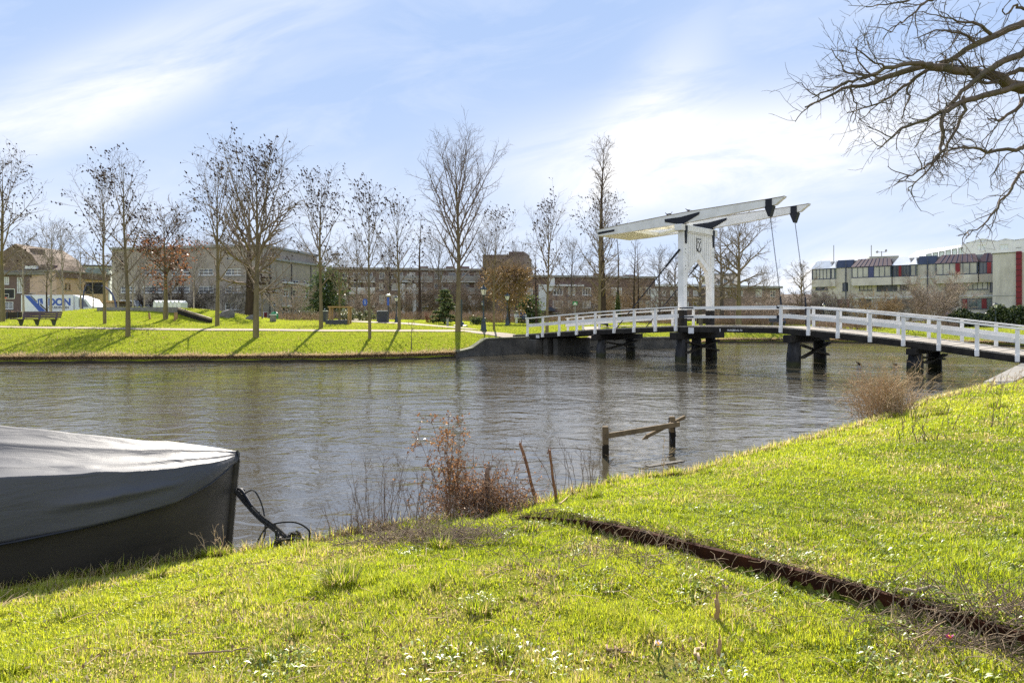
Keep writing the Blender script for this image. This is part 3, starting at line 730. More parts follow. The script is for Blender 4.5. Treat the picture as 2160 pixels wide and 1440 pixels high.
    cw=MB().add([(5.78,y0c,za-0.20),(8.2,y0c,zb2-0.26),(8.2,y1c,zb2-0.26),(5.78,y1c,za-0.20),(5.78,y0c,za+0.12),(8.2,y0c,zb2-0.05),(8.2,y1c,zb2-0.05),(5.78,y1c,za+0.12)],
        [(0,3,2,1),(4,5,6,7),(0,1,5,4),(1,2,6,5),(2,3,7,6),(3,0,4,7)]).build("counterweight", cream, B)
    MB().bar((8.22,y0c,zb2-0.17),(10.2,y0c+0.9,zb(10.2)-0.2),0.10,0.16).build("diagonal_brace", cream, cw)
    MB().bar((8.22,y1c,zb2-0.17),(10.2,y1c-0.9,zb(10.2)-0.2),0.10,0.16).build("diagonal_brace", cream, cw)
    MB().bar((10.25,y0c,zb(10.2)-0.12),(10.25,y1c,zb(10.2)-0.12),0.16,0.22).build("cross_member", cream, cw)
    # stays from the posts down to the deck
    for t in T:
        s=MB().tube([(ps-hw-0.02,t-hw-0.03,6.10),(7.2,t-hw-0.03,zdeck(7.2)-0.05)],[0.035,0.03],8).build("stay_rod", iron, B)
        MB().bar((ps-hw+0.15,t-hw-0.03,6.279),(ps-hw-0.75,t-hw-0.03,5.354),0.10,0.075,(0,1,0)).build("stay_plate", iron, s)
    # piers
    def pier(s, ts, rad, cap, h2=0.34, xb=True, lean=0.06, zoff=0.0):
        z1=zdeck(s)-0.355-zoff
        c=MB().cbox((s-0.20,cap[0],z1-h2),(s+0.20,cap[1],z1-0.003),0.03).build("pier", tar, B)
        for i,t in enumerate(ts):
            o=lean*(1 if t>BW/2 else -1 if t<BW/2-0.3 else 0)
            MB().tube([(s,t+o*3.2,-0.8),(s,t+o*1.6,0.5),(s,t+o*0.7,z1-h2-0.3),(s,t,z1-h2-0.004)],[rad*1.12,rad*1.08,rad,rad*0.93],10).build("pile", tar_pile, c)
        if xb:
            a,b=ts[0],ts[-1]
            for sd,(p,q) in ((1,((a-0.1,z1-h2-0.12),(b+0.25,0.42))),(-1,((b+0.1,z1-h2-0.12),(a-0.25,0.42)))):
                MB().bar((s+(rad+0.06+(0.11 if sd<0 else 0)),p[0],p[1]),(s+(rad+0.06+(0.11 if sd<0 else 0)),q[0],q[1]),0.10,0.20,(1,0,0)).build("cross_brace", brace_wood, c)
        return c
    pier(5.9,(0.45,3.45),0.29,(-0.45,4.75))
    pier(11.66,(0.25,1.9,3.6),0.30,(-0.75,5.0),0.42)
    pier(18.0,(0.35,3.6),0.32,(-0.6,4.7),0.38)
    pier(23.4,(0.45,3.55),0.31,(-0.35,4.6),0.28)
    # far abutment blocks
    MB().cbox((-1.6,-0.3,-0.6),(0.9,BW+0.3,zdeck(0)-0.36),0.05).build("abutment", concrete, B)
    MB().cbox((28.6,-0.6,-0.5),(31.0,BW+0.6,zdeck(29.3)-0.05),0.05).build("abutment", paleconcrete, B)
    for i,(a,b) in enumerate(((0.92,1.5),(2.1,2.75))):
        MB().cbox((1.05+i*0.9,0.3,-0.5),(1.45+i*0.9,BW-0.3,zdeck(1.2)-0.36),0.03).build("abutment_pier", concrete, B)
    return B
BRIDGE = bridge()
# ------------------------------------------------------------------ buildings on the far side
class Bld:
    """a building whose front runs from P0 to P1 (x along the front, y into the building, z up)"""
    def __init__(s, name, label, px0, d0, px1, d1, ytop, cat="building", group=None, zbase=None):
        a = ray(px0, HOR, d0); b = ray(px1, HOR, d1)
        s.P = Vector((a.x, a.y, 0)); u = Vector((b.x-a.x, b.y-a.y, 0)); s.W = u.length; s.u = u.normalized()
        s.n = Vector((-s.u.y, s.u.x, 0))
        s.zb = zbase if zbase is not None else float(min(zfar(a.x, a.y), zfar(b.x, b.y)))-0.3
        s.H = ray(px0, ytop, d0).z - s.zb
        s.root = empty(name, (s.P.x, s.P.y, s.zb), math.atan2(s.u.y, s.u.x), label, cat, group)
        s.op = []
    def uv(s, px, py, y=0.0):
        """photo point -> (x,z) on the plane y of the front"""
        d = Vector(((px-1080)/FPX, 1, (HOR-py)/FPX)); o = Vector((0,0,EYE)); p0 = s.P + s.n*y
        k = (p0-o).dot(s.n)/d.dot(s.n); q = o+d*k
        return (q-s.P).dot(s.u), q.z-s.zb
    def rect(s, px0, py0, px1, py1, y=0.0):
        a = s.uv(px0, py0, y); b = s.uv(px1, py1, y); c = s.uv(px0, py1, y); d = s.uv(px1, py0, y)
        return (min(a[0],b[0]), (c[1]+b[1])/2, max(a[0],b[0]), (a[1]+d[1])/2)
    def wall(s, mat, depth, openings, x0=0.0, x1=None, z0=0.0, z1=None, y=0.0, name="wall", rev=0.22, roof=True):
        x1 = s.W if x1 is None else x1; z1 = s.H if z1 is None else z1
        ops = [(max(a,x0+.05), max(b,z0+.02), min(c,x1-.05), min(d,z1-.05)) for a,b,c,d in openings if a < x1 and c > x0]
        xs = sorted({x0,x1,*[o[0] for o in ops],*[o[2] for o in ops]}); zs = sorted({z0,z1,*[o[1] for o in ops],*[o[3] for o in ops]})
        mb = MB()
        for i in range(len(xs)-1):
            for j in range(len(zs)-1):
                cx=(xs[i]+xs[i+1])/2; cz=(zs[j]+zs[j+1])/2
                if any(o[0]<cx<o[2] and o[1]<cz<o[3] for o in ops): continue
                mb.quad((xs[i],y,zs[j]),(xs[i+1],y,zs[j]),(xs[i+1],y,zs[j+1]),(xs[i],y,zs[j+1]))
        for a,b,c,d in ops:
            mb.quad((a,y,b),(c,y,b),(c,y+rev,b),(a,y+rev,b)); mb.quad((a,y+rev,d),(c,y+rev,d),(c,y,d),(a,y,d))
            mb.quad((a,y,d),(a,y,b),(a,y+rev,b),(a,y+rev,d)); mb.quad((c,y,b),(c,y,d),(c,y+rev,d),(c,y+rev,b))
        D = y+depth
        mb.quad((x0,D,z0),(x0,y,z0),(x0,y,z1),(x0,D,z1)); mb.quad((x1,y,z0),(x1,D,z0),(x1,D,z1),(x1,y,z1)); mb.quad((x1,D,z0),(x0,D,z0),(x0,D,z1),(x1,D,z1))
        if roof: mb.quad((x0,y,z1),(x1,y,z1),(x1,D,z1),(x0,D,z1))
        return mb.build(name, mat, s.root)
    def window(s, r, nx=2, nz=1, fm=None, gm=None, y=0.0, rev=0.16, fw=0.09, name="window", sill=True, par=None):
        a,b,c,d = r; fm = fm or frame_white; gm = gm or glass
        a+=.003;b+=.003;c-=.003;d-=.003; y0=y+rev-0.10; y1=y+rev
        mb=MB(); mb.box((a,y0,b),(a+fw,y1,d)); mb.box((c-fw,y0,b),(c,y1,d))
        xs=[a+fw+(c-a-2*fw)*i/nx for i in range(nx+1)]
        for i in range(nx):
            l=xs[i]+(fw*.3 if i else 0); rr=xs[i+1]-(fw*.3 if i<nx-1 else 0)
            mb.box((l,y0,b),(rr,y1,b+fw)); mb.box((l,y0,d-fw),(rr,y1,d))
            for k in range(1,nz):
                z=b+fw+(d-b-2*fw)*k/nz; mb.box((l,y0,z-fw*.3),(rr,y1,z+fw*.3))
            if i: mb.box((xs[i]-fw*.3,y0,b),(xs[i]+fw*.3,y1,d))
        f=mb.build(name, fm, par or s.root)
        MB().box((a+.01,y1-0.03,b+.01),(c-.01,y1-0.01,d-.01)).build("pane", gm, f)
        if sill: MB().box((a-0.08,y-0.08,b-0.09),(c+0.08,y-0.003,b-0.006)).build("sill", trim_grey, f)
        return f
    def box(s, name, mat, a, b, par=None): return MB().box(a, b).build(name, mat, par or s.root)

_R = random.Random(3)
# --- old brick school at the left with a gambrel tiled roof
def brick_left():
    b = Bld("brick_house", "old dark brick building with brown gambrel roof behind the lorry box", -90, 92, 118, 92, 576)
    W,H=b.W,b.H
    wins=[b.rect(8,584,19,600),b.rect(35,585,47,618),b.rect(62,586,79,618),b.rect(89,586,102,618),b.rect(-40,586,-25,618),b.rect(-75,586,-60,618),b.rect(8,636,28,652),b.rect(-30,634,-12,652)]
    b.wall(brick_dark, 12, wins)
    for r in wins: b.window(r, 2, 3, frame_white, glass_curtained if r[3]>H*.5 else glass, fw=0.12)
    b.box("cornice", paleconcrete, (-0.3,-0.35,H-0.25),(W+0.3,-0.003,H+0.12))
    # gambrel gable roof with its end towards the canal
    x0,zt=b.uv(20,512); x1,_=b.uv(78,570); xl=x0-(x1-x0)
    prof=[(xl-.2,H+.125),(xl+1.4,H+2.6),(x0,zt),(x1-1.4,H+2.6),(x1+.2,H+.125)]
    MB().prism([(x,1.0,z) for x,z in prof],(0,10,0)).build("roof", roof_tile, b.root)
    xa,za=b.uv(78,576); xb,_=b.uv(120,576)
    MB().prism([(xa-2,0.3,H+.125),(W,0.3,H+.125),(W-0.4,3.5,H+1.2),(xa-1.4,3.5,H+1.2)],(0,4,0)).build("roof", roof_tile, b.root)
    xc,zc=b.uv(40,520)
    MB().cbox((xc-0.8,2.5,H+1.0),(xc+0.8,4,zc),0.05).build("chimney", brick_dark, b.root)
    xc,zc=b.uv(78,556); MB().cbox((xc-0.9,1.5,H+0.1),(xc+0.9,2.9,zc),0.05).build("chimney", brick_dark, b.root)
    xd,zd=b.uv(55,572); xe,ze=b.uv(66,560)
    MB().box((xd-.6,0.55,H+0.6),(xe+.3,0.95,ze)).build("roof_window", frame_white, b.root)
brick_left()
def pink_left():
    b = Bld("rendered_house", "pinkish rendered building with a dark sloping eaves band beside the brick school", 119, 91.5, 228, 101, 573)
    wins=[b.rect(137,597,142.5,612),b.rect(144.5,597,149.5,612),b.rect(170,600,174,613),b.rect(177,600,181,613)]
    b.wall(pink_render, 8, wins)
    for r in wins: b.window(r,1,1,post_wood,glass,fw=0.1)
    b.box("eaves_band", brick_dark, (-0.1,-0.3,b.H-0.75),(b.W+0.1,-0.003,b.H-0.02))
    b.box("roof_edge", paleconcrete, (-0.2,-0.45,b.H+0.003),(b.W+0.2,8,b.H+0.22))
    b2 = Bld("glass_hall", "distant pale blue glazed hall roof above the pinkish building", 95, 128, 232, 132, 560)
    b2.wall(panel_white, 10, [])
    b2.box("glazed_front", glass_teal, (0.3,-0.06,b2.H*0.72),(b2.W-0.3,-0.003,b2.H-0.25))
    b2.box("roof_edge", dark_metal, (-0.2,-0.3,b2.H+0.003),(b2.W+0.2,10,b2.H+0.3))
pink_left()
# --- grey school with white window frames
def school():
    b = Bld("school_building", "grey rendered school block behind the rust-leaved oak", 236, 88, 556, 84, 527)
    H=b.H
    wins=[b.rect(418,637,436,653),b.rect(474,638,510,654),b.rect(300,640,340,652),b.rect(474,603,514,618),b.rect(418,603,450,618),b.rect(360,603,400,618),b.rect(300,603,345,618),b.rect(474,566,514,581),b.rect(418,566,450,581),b.rect(360,566,400,581),b.rect(300,566,345,581),b.rect(254,603,285,618),b.rect(520,603,538,618)]
    b.wall(stone_grey, 14, wins)
    for r in wins: b.window(r,3 if r[2]-r[0]>1.7 else 2,2,frame_white,glass,fw=0.11)
    b.box("cornice", trim_grey, (-0.2,-0.25,H+0.003),(b.W+0.2,14.2,H+0.28))
    w = MB().cbox((b.uv(523,650)[0]-0.12,-0.18,0),(b.uv(523,650)[0]+0.12,-0.01,H*0.55),0.02).build("door_frame", frame_white, b.root)
    c = Bld("school_building", "grey school wing with narrow windows and a red door panel", 557, 83.8, 684, 97.5, 546)
    H=c.H
    wins=[c.rect(545.5+3,605,549+2,622) if False else c.rect(558,605,563,621),c.rect(577,607,584,621),c.rect(577,629,584,644),
          c.rect(596,610,610,625),c.rect(618,611,632,626),c.rect(640,611,652,627),c.rect(596,647,611,669),c.rect(618,647,623,661),c.rect(625,647,631,668),c.rect(659,646,671,660),c.rect(596,590,610,602),c.rect(618,591,632,603),c.rect(640,592,652,604)]
    c.wall(stone_grey, 14, wins)
    for r in wins: c.window(r,2 if r[2]-r[0]>1.2 else 1,2,frame_white,glass,fw=0.10)
    for (x0,y0,x1,y1) in ((595,594.5,612,598),(617,597,633,600),(639,600,653,604),(595,643,612,647)):
        r=c.rect(x0,y0,x1,y1); c.box("awning", panel_white,(r[0],-0.5,r[1]),(r[2],-0.003,r[3]))
    r=c.rect(556,659,562,674); f=c.box("door_frame", frame_white,(r[0]-.1,-0.06,0.2),(r[2]+.1,-0.003,r[3]+.1)); MB().box((r[0],-0.10,0.25),(r[2],-0.063,r[3])).build("door", red_panel, f)
    for px in (568.5,614.5,655): 
        x=c.uv(px,640)[0]; MB().tube([(x,-0.08,0.1),(x,-0.08,H-0.1)],0.06,6).build("downpipe", dark_metal, c.root)
    c.box("cornice", trim_grey,(-0.2,-0.25,H+0.003),(c.W+0.2,14.2,H+0.28))
school()
# --- apartment blocks
def apartments():
    b = Bld("apartment_block", "long grey-brown apartment block with balconies and white columns", 690, 112, 1022, 116, 568)
    H=b.H; R=random.Random(5)
    rows=[(574,588),(597,612),(622,640),(648,664)]; wins=[]
    cols=[(704,716),(722,734),(745,760),(770,786),(800,812),(826,850),(858,876),(890,902),(916,934),(946,962),(974,990),(1000,1012)]
    for (y0,y1) in rows:
        for (x0,x1) in cols: wins.append(b.rect(x0,y0,x1,y1))
    b.wall(brick_brown, 12, wins)
    for i,r in enumerate(wins): b.window(r,2,1,frame_white,glass_curtained if R.random()<0.3 else glass,fw=0.10)
    for (x0,x1) in ((738,792),(842,912),(930,1008)):
        for (y0,y1) in ((588.5,594.5),(612.5,619),(641,646)):
            r=b.rect(x0,y0,x1,y1); p=b.box("balcony",panel_white,(r[0],-1.3,r[1]-0.12),(r[2],-0.003,r[1]))
            MB().box((r[0]+.02,-1.28,r[1]+0.003),(r[2]-.02,-1.22,r[1]+0.95)).build("parapet", trim_grey if R.random()<.5 else panel_white, p)
    for px in (851,874,886,962,989):
        x=b.uv(px,640)[0]; MB().cbox((x-0.28,-1.65,0),(x+0.28,-1.32,H*0.72 if px<900 else H*.5),0.03).build("column", panel_white, b.root)
    b.box("roof_edge", trim_grey,(-0.2,-0.5,H+0.003),(b.W+0.2,12,H+0.35))
    for px in (896,952,985):
        x,z=b.uv(px,559); MB().cbox((x-0.7,3,H+0.353),(x+0.7,4.2,z),0.05).build("chimney", brick_dark, b.root)
    t = Bld("brick_tower", "windowless dark brick tower block rising above the flats", 1018, 111, 1106, 110, 541)
    t.wall(brick_brown, 10, []); t.box("roof_edge", brick_dark,(-0.05,-0.06,t.H+0.003),(t.W+0.05,10,t.H+0.25))
    x=t.uv(1072,560)[0]; t.box("raised_block", brick_dark,(x,0.4,t.H+0.253),(t.W-.1,8,t.H+0.75))
    e = Bld("apartment_block", "dark brick flats with white window panels behind the bridge's left railing", 1106, 104, 1382, 108, 584)
    H=e.H; wins=[]; R=random.Random(8)
    cols=[(1112,1124),(1166,1188),(1198,1214),(1228,1247),(1290,1312),(1345,1356),(1362,1374)]
    for (y0,y1) in ((606,623),(634,650),(659.5,672)):
        for (x0,x1) in cols: wins.append(e.rect(x0,y0,x1,y1))
    e.wall(brick_dark, 11, wins)
    for i,r in enumerate(wins): e.window(r,3 if i%2 else 2,1,frame_white,glass_curtained if R.random()<0.55 else glass,fw=0.13)
    for (x0,y0,x1,y1) in ((1136,600,1153,655),(1372,608,1388,668)):
        r=e.rect(x0,y0,x1,y1); e.box("white_panel",panel_white,(r[0],-0.12,r[1]),(r[2],-0.003,r[3]))
    for (x0,y0,x1,y1) in ((1155,648,1168,656),(1248,640,1258,654)):
        r=e.rect(x0,y0,x1,y1); e.box("blue_panel",navy_roof,(r[0],-0.9,r[1]),(r[2],-0.003,r[3]))
    r=e.rect(1155,600,1230,604); e.box("ledge",panel_white,(r[0],-0.5,r[1]),(r[2],-0.003,r[3]))
    e.box("roof_edge", trim_grey,(-0.2,-0.4,H+0.003),(e.W+0.2,11,H+0.3))
    x,z=e.uv(1163,586); MB().cbox((x-0.5,-0.2,H*.7),(x+0.5,-0.125,z),0.02).build("white_stack", panel_white, e.root)
    for px,tp in ((1280,574),(1345,577)):
        x,z=e.uv(px,tp); MB().cbox((x-0.8,3,H+0.303),(x+0.8,4.4,z),0.05).build("chimney", brick_dark, e.root)
    g = Bld("apartment_block", "lower flats seen through the portal of the drawbridge", 1384, 112, 1512, 112, 604)
    wins=[]; H=g.H
    for (y0,y1) in ((612,624),(636,652)):
        for x0 in range(1390,1505,24): wins.append(g.rect(x0,y0,x0+15,y1))
    g.wall(brick_brown, 10, wins)
    for r in wins: g.window(r,2,1,frame_white,glass_curtained if R.random()<.5 else glass,fw=0.14)
    g.box("roof_edge", panel_white,(-0.2,-0.4,H+0.003),(g.W+0.2,10,H+0.35))
    g = Bld("row_house", "brown brick row house with flat roof behind the scrub right of the portal", 1506, 108, 1646, 112, 606)
    H=g.H; wins=[g.rect(1594,610,1608,626),g.rect(1562,609,1568,624),g.rect(1594,637,1608,642),g.rect(1530,611,1542,626),g.rect(1625,612,1636,626)]
    g.wall(brick_brown, 10, wins)
    for i,r in enumerate(wins): g.window(r,2,1,frame_white,glass_curtained if i in (0,2) else glass,fw=0.2 if i in (0,2) else .1)
    g.box("roof_edge", trim_grey,(-0.2,-0.4,H+0.003),(g.W+0.2,10,H+0.35))
    g = Bld("row_house", "taller grey flats half hidden by the wide bare tree", 1508, 124, 1560, 124, 580)
    wins=[g.rect(1512+k*14,587,1521+k*14,600) for k in range(3)]
    g.wall(pale_brick, 9, wins)
    for r in wins: g.window(r,1,1,frame_white,glass)
    g.box("roof_edge", trim_grey,(-0.2,-0.3,g.H+0.003),(g.W+.2,9,g.H+0.3))
    g = Bld("long_terrace", "low far terrace roof on the skyline behind the shrubs at the bridge's leaf end", 1640, 150, 1760, 150, 640)
    g.wall(brick_brown, 10, []); MB().prism([(-0.3,-0.3,g.H+.003),(g.W+.3,-0.3,g.H+.003),(g.W+.3,5,g.H+2.2),(-0.3,5,g.H+2.2)],(0,0.4,0)).build("roof", roof_tile, g.root)
apartments()
# --- large pale office at the right with stepped bays
def office():
    b = Bld("office_building", "long pale brick office with navy window frames and coloured sloping roof bays", 1712, 113, 2098, 97, 568)
    W,H=b.W,b.H
    X=lambda px: b.uv(px,600)[0]
    zt=b.uv(1763,549)[1]
    # storeys: z of the bands, taken at the left corner
    z2=b.uv(1763,583)[1]; 
    wins2=[];kinds=[]
    def add(px0,py0,px1,py1,nx,gm): wins2.append(b.rect(px0,py0,px1,py1)); kinds.append((nx,gm))
    add(1720,583+11,1746,612,3,glass); add(1777,596,1789,614,2,glass); add(1812,594,1840,613,3,glass_curtained); add(1849,596,1893,614,4,glass); add(1898,594,1918,612,2,glass)
    add(1994,590,2022,613,3,glass); add(2030,590,2084,611,5,glass_curtained); add(2088,589,2094,616,1,glass)
    add(1766,631,1800,649,3,glass_curtained); add(1811,631,1838,648,2,glass); add(1870,631,1960,650,6,glass); add(2028,629,2092,652,4,glass_teal)
    b.wall(pale_brick, 14, wins2)
    for r,(nx,gm) in zip(wins2,kinds): b.window(r,nx,1,frame_navy,gm,fw=0.10)
    for i in (8,11):
        r=wins2[i]; b.box("red_panel",red_panel,(r[0]+.12,0.02,r[1]+.1),(r[0]+.7,0.05,r[3]-.1)); b.box("red_panel",red_panel,(r[2]-1.2,0.02,r[1]+.1),(r[2]-.6,0.05,r[3]-.1))
    # concrete floor bands
    for py0,py1 in ((588,592),(627,630)):
        r=b.rect(1800,py0,1832,py1); b.box("floor_band",panel_white,(X(1800),-0.14,r[1]),(W,-0.003,r[3]))
    # upper storey bays: (px0,px1, projection, roof material, glazing)
    zr0=H; zr1=H+1.35
    def bay(px0,px1,pr,rm,n,gm,extra=None,brick=True):
        x0,x1=X(px0),X(px1); zb=H-2.95
        mb=MB(); mb.box((x0,-pr,zb),(x1,-0.003,H-1.76)); o=mb.build("bay", pale_brick, b.root)
        # glazed band
        f=b.window((x0,H-1.75,x1,H-0.003),n,1,frame_navy,gm,y=-pr,rev=0.12,fw=0.12,sill=False)
        MB().prism([(x0,-pr+0.1,H-1.75),(x0,-0.003,H-1.75),(x0,-0.003,H-0.01),(x0,-pr+0.1,H-0.01)],(0.05,0,0)).build("side_glazing", glass_teal, f)
        MB().prism([(x1-0.05,-pr+0.1,H-1.75),(x1-0.05,-0.003,H-1.75),(x1-0.05,-0.003,H-0.01),(x1-0.05,-pr+0.1,H-0.01)],(0.05,0,0)).build("side_glazing", glass_teal, f)
        for q in (extra or []):
            xx=x0+(x1-x0)*q[0]; MB().box((xx,-pr-0.02,H-1.68),(xx+q[1],-pr+0.015,H-0.1)).build("red_panel" if q[2] is red_panel else "blue_panel", q[2], f)
        # sloping roof
        rf=MB().add([(x0-.1,-pr-.1,H+.003),(x1+.1,-pr-.1,H+.003),(x1-.5,1.0,H+zr1-zr0),(x0+.5,1.0,H+zr1-zr0),(x0-.1,1.0,H+.003),(x1+.1,1.0,H+.003)],
            [(0,1,2,3),(0,3,4),(1,5,2),(3,2,5,4),(0,4,5,1)]).build("sloping_roof", rm, b.root)
        if rm is maroon:
            sm=MB(); k=int((x1-x0)/0.6)
            for i in range(1,k):
                u=i/k; sm.bar((x0-.1+(x1-x0+.2)*u,-pr-.1,H+.02),(x0+.5+(x1-x0-1)*u,1.0,H+zr1-zr0+.02),0.05,0.04)
            sm.build("roof_seam", navy_roof, rf)
    bay(1714,1754,0.35,zinc,5,glass_curtained); bay(1755,1764,0.7,zinc,1,glass_curtained)
    bay(1800,1883,1.1,maroon,7,glass_curtained,[(0.44,0.7,navy_tube)])
    bay(1885,1922,0.75,zinc,5,glass,[(0.35,0.35,red_panel)]); bay(1923,1936,1.2,zinc,1,glass_curtained)
    bay(1976,2064,1.1,maroon,6,glass_curtained,[(0.48,0.6,red_panel)])
    bay(2066,2097,0.6,maroon,4,glass,[(0.55,0.5,red_panel)])
    # navy parapets between the bays
    for px0,px1 in ((1765,1799),(1937,1975)):
        MB().prism([(X(px0),-0.12,H+.003),(X(px1),-0.12,H+.003),(X(px1),0.6,H+1.30),(X(px0),0.6,H+1.30)],(0,0.5,0)).build("parapet", navy_roof, b.root)
    for px in (1785,1957):
        x=X(px); MB().tube([(x,-0.2,0),(x,-0.2,H+1.2)],0.09,6).build("downpipe", navy_roof, b.root)
    MB().box((0.3,1.2,H+0.003),(W-0.2,13.5,H+1.2)).build("roof_slab", trim_grey, b.root)
    # blank end block with a red strip
    c = Bld("office_building", "blank pale brick end block with a tall red glazed strip", 2094, 95, 2300, 86.5, 536)
    # push the block in front of the office's end
    xr0,xr1=c.uv(2145,600)[0],c.uv(2156,600)[0]
    c.wall(pale_brick, 12, [])
    rs=MB().box((xr0,-0.35,0.6),(xr1,-0.003,c.H+0.15)).build("red_strip", red_panel, c.root)
    sm=MB(); 
    for k in range(1,14): sm.box((xr0-.02,-0.39,0.6+k*0.75),(xr1+.02,-0.353,0.66+k*0.75))
    sm.build("transom", maroon, rs)
    c.box("coping", paleconcrete,(-0.1,-0.1,c.H+0.003),(xr0-.02,12.1,c.H+0.12))
    c.box("floor_line", trim_grey,(0,-0.03,c.H*0.40),(xr0-.02,-0.003,c.H*0.40+0.08))
    # greenhouse on the roof behind
    g = Bld("rooftop_greenhouse", "white glazed greenhouse with gabled roofs on top of the office", 1896, 142, 2034, 124, 556, "greenhouse")
    W,H=g.W,g.H
    ops=[g.rect(1953+k*13.5,535-k*2.6,1964+k*13.5,551-k*2) for k in range(6)]
    g.wall(panel_white, 10, ops)
    for r in ops: g.window(r,1,1,trim_grey,gh_glass,fw=0.15,sill=False)
    xl=-2
    mb=MB().prism([(0,-0.2,H+.003),(W,-0.2,H+.003),(W,4.0,H+2.6),(0,4.0,H+2.6)],(0,0.3,0)); rf=mb.build("glass_roof", gh_glass, g.root)
    gl=MB()
    for k in range(1,30):
        x=W*k/30; gl.bar((x,-0.2,H+.06),(x,4.0,H+2.66),0.10,0.05)
    gl.build("glazing_bar", panel_white, rf)
    g2 = Bld("rooftop_greenhouse", "white end gables of the greenhouse above the blank brick block", 2032, 122, 2230, 113, 514, "greenhouse")
    W,H=g2.W,g2.H
    g2.wall(panel_white, 20, [g2.rect(2060,516,2080,527),g2.rect(2108,515,2128,527)])
    for r in ([g2.rect(2060,516,2080,527),g2.rect(2108,515,2128,527)]): g2.window(r,2,1,frame_white,gh_glass,fw=0.1,sill=False)
    for (p0,p1,p2) in ((2038,2072,2103),(2104,2121,2140),(2141,2160,2190)):
        xa=g2.uv(p0,514)[0]; xm,zm=g2.uv(p1,503.5); xb=g2.uv(p2,514)[0]
        rf=MB().prism([(xa,0.1,H+.003),(xb,0.1,H+.003),(xm,0.1,zm)],(0,20,0)).build("glass_roof", gh_glass, g2.root)
        fr=MB()
        for a,bb in (((xa,H+.05),(xm,zm)),((xm,zm),(xb,H+.05)),((xa,H+.08),(xb,H+.08))): fr.bar((a[0],0.03,a[1]),(bb[0],0.03,bb[1]),0.14,0.16)
        for k in (1,2,3,4): 
            u=k/5; x=xa+(xb-xa)*u; z=float(np.interp(x,[xa,xm,xb],[H,zm,H])); fr.bar((x,0.05,H+.1),(x,0.05,z),0.08,0.10)
        fr.build("gable_frame", panel_white, rf)
    h = Bld("plant_room", "grey louvred plant room and masts on the office roof", 1834, 138, 1896, 136, 541)
    h.wall(trim_grey, 8, [h.rect(1850,543,1858,552),h.rect(1863,542,1871,552)])
    for r in ([h.rect(1850,543,1858,552),h.rect(1863,542,1871,552)]): h.window(r,1,1,trim_grey,glass,sill=False)
    for px,py in ((1862,528),(1840,515)):
        x,z=h.uv(px,py); m=MB().tube([(x,2,h.H),(x,2,z)],0.09,6).build("mast", trim_grey, h.root)
        if px==1862: MB().bar((x-0.7,2,z-0.2),(x+0.7,2,z-0.2),0.1,0.1).ell((x-0.8,2,z-0.1),(.25,.2,.25)).ell((x+.8,2,z+.1),(.22,.2,.3)).build("antenna", trim_grey, m)
    x,z=b.uv(1744,513); MB().tube([(x,4,b.H),(x,4,z)],0.06,6).build("mast", trim_grey, b.root)
office()
# ------------------------------------------------------------------ trees
def bark(name, a, b, lich=None, ls=1.2):
    return M(name, a, b, 5, 0.9, 0.6, 14, (1,1,0.3), spec=0.1, dirt=lich, dscale=ls, damt=0.85)
bark_olive = bark("olive_lichen_bark", (0.205,0.165,0.088), (0.125,0.102,0.062), (0.225,0.19,0.045), 0.7)
bark_grey = bark("grey_bark", (0.115,0.098,0.082), (0.070,0.060,0.052))
bark_dark = bark("dark_red_bark", (0.060,0.042,0.032), (0.036,0.026,0.021))
bark_birch = bark("birch_bark", (0.42,0.36,0.30), (0.26,0.21,0.17), (0.06,0.05,0.04), 2.0)
twig_brown = M("twig_bark", (0.210,0.160,0.120), (0.140,0.106,0.085), 3, 0.9, spec=0.1)
twig_olive = M("olive_twig_bark", (0.230,0.180,0.115), (0.150,0.115,0.080), 1.5, 0.9, spec=0.1)
twig_grey = M("grey_twig_bark", (0.210,0.175,0.148), (0.140,0.118,0.102), 3, 0.9, spec=0.1)
twig_pale = M("pale_twig_bark", (0.330,0.265,0.205), (0.220,0.175,0.138), 3, 0.9, spec=0.1)
twig_tan = M("tan_twig_bark", (0.300,0.215,0.115), (0.190,0.135,0.075), 3, 0.9, spec=0.1)
seed_m = M("dry_seed_cluster", (0.070,0.046,0.040), (0.036,0.024,0.023), 9, 0.9, spec=0.1)
oakleaf_m = leafmat("rusty_oak_leaf", [(0.0,(0.10,0.038,0.020)),(0.5,(0.22,0.085,0.038)),(1.0,(0.33,0.145,0.065))], 0.35, 0.05)
tanleaf_m = leafmat("tan_hornbeam_leaf", [(0.0,(0.10,0.060,0.028)),(0.5,(0.19,0.115,0.050)),(1.0,(0.28,0.18,0.08))], 0.35, 0.04)
evergreen_m = leafmat("evergreen_leaf", [(0.0,(0.024,0.042,0.016)),(0.6,(0.065,0.100,0.030)),(1.0,(0.15,0.18,0.06))], 0.3, 0.025)
spruce_m = leafmat("spruce_needles", [(0.0,(0.035,0.055,0.024)),(0.6,(0.100,0.135,0.050)),(1.0,(0.24,0.25,0.10))], 0.35, 0.02)
hedge_m = leafmat("hedge_leaf", [(0.0,(0.014,0.026,0.008)),(0.6,(0.035,0.058,0.014)),(1.0,(0.14,0.16,0.05))], 0.25, 0.04, 0.4)
shrubleaf_m = leafmat("shrub_leaf", [(0.0,(0.05,0.065,0.02)),(0.6,(0.13,0.145,0.05)),(1.0,(0.25,0.24,0.12))], 0.3, 0.08)

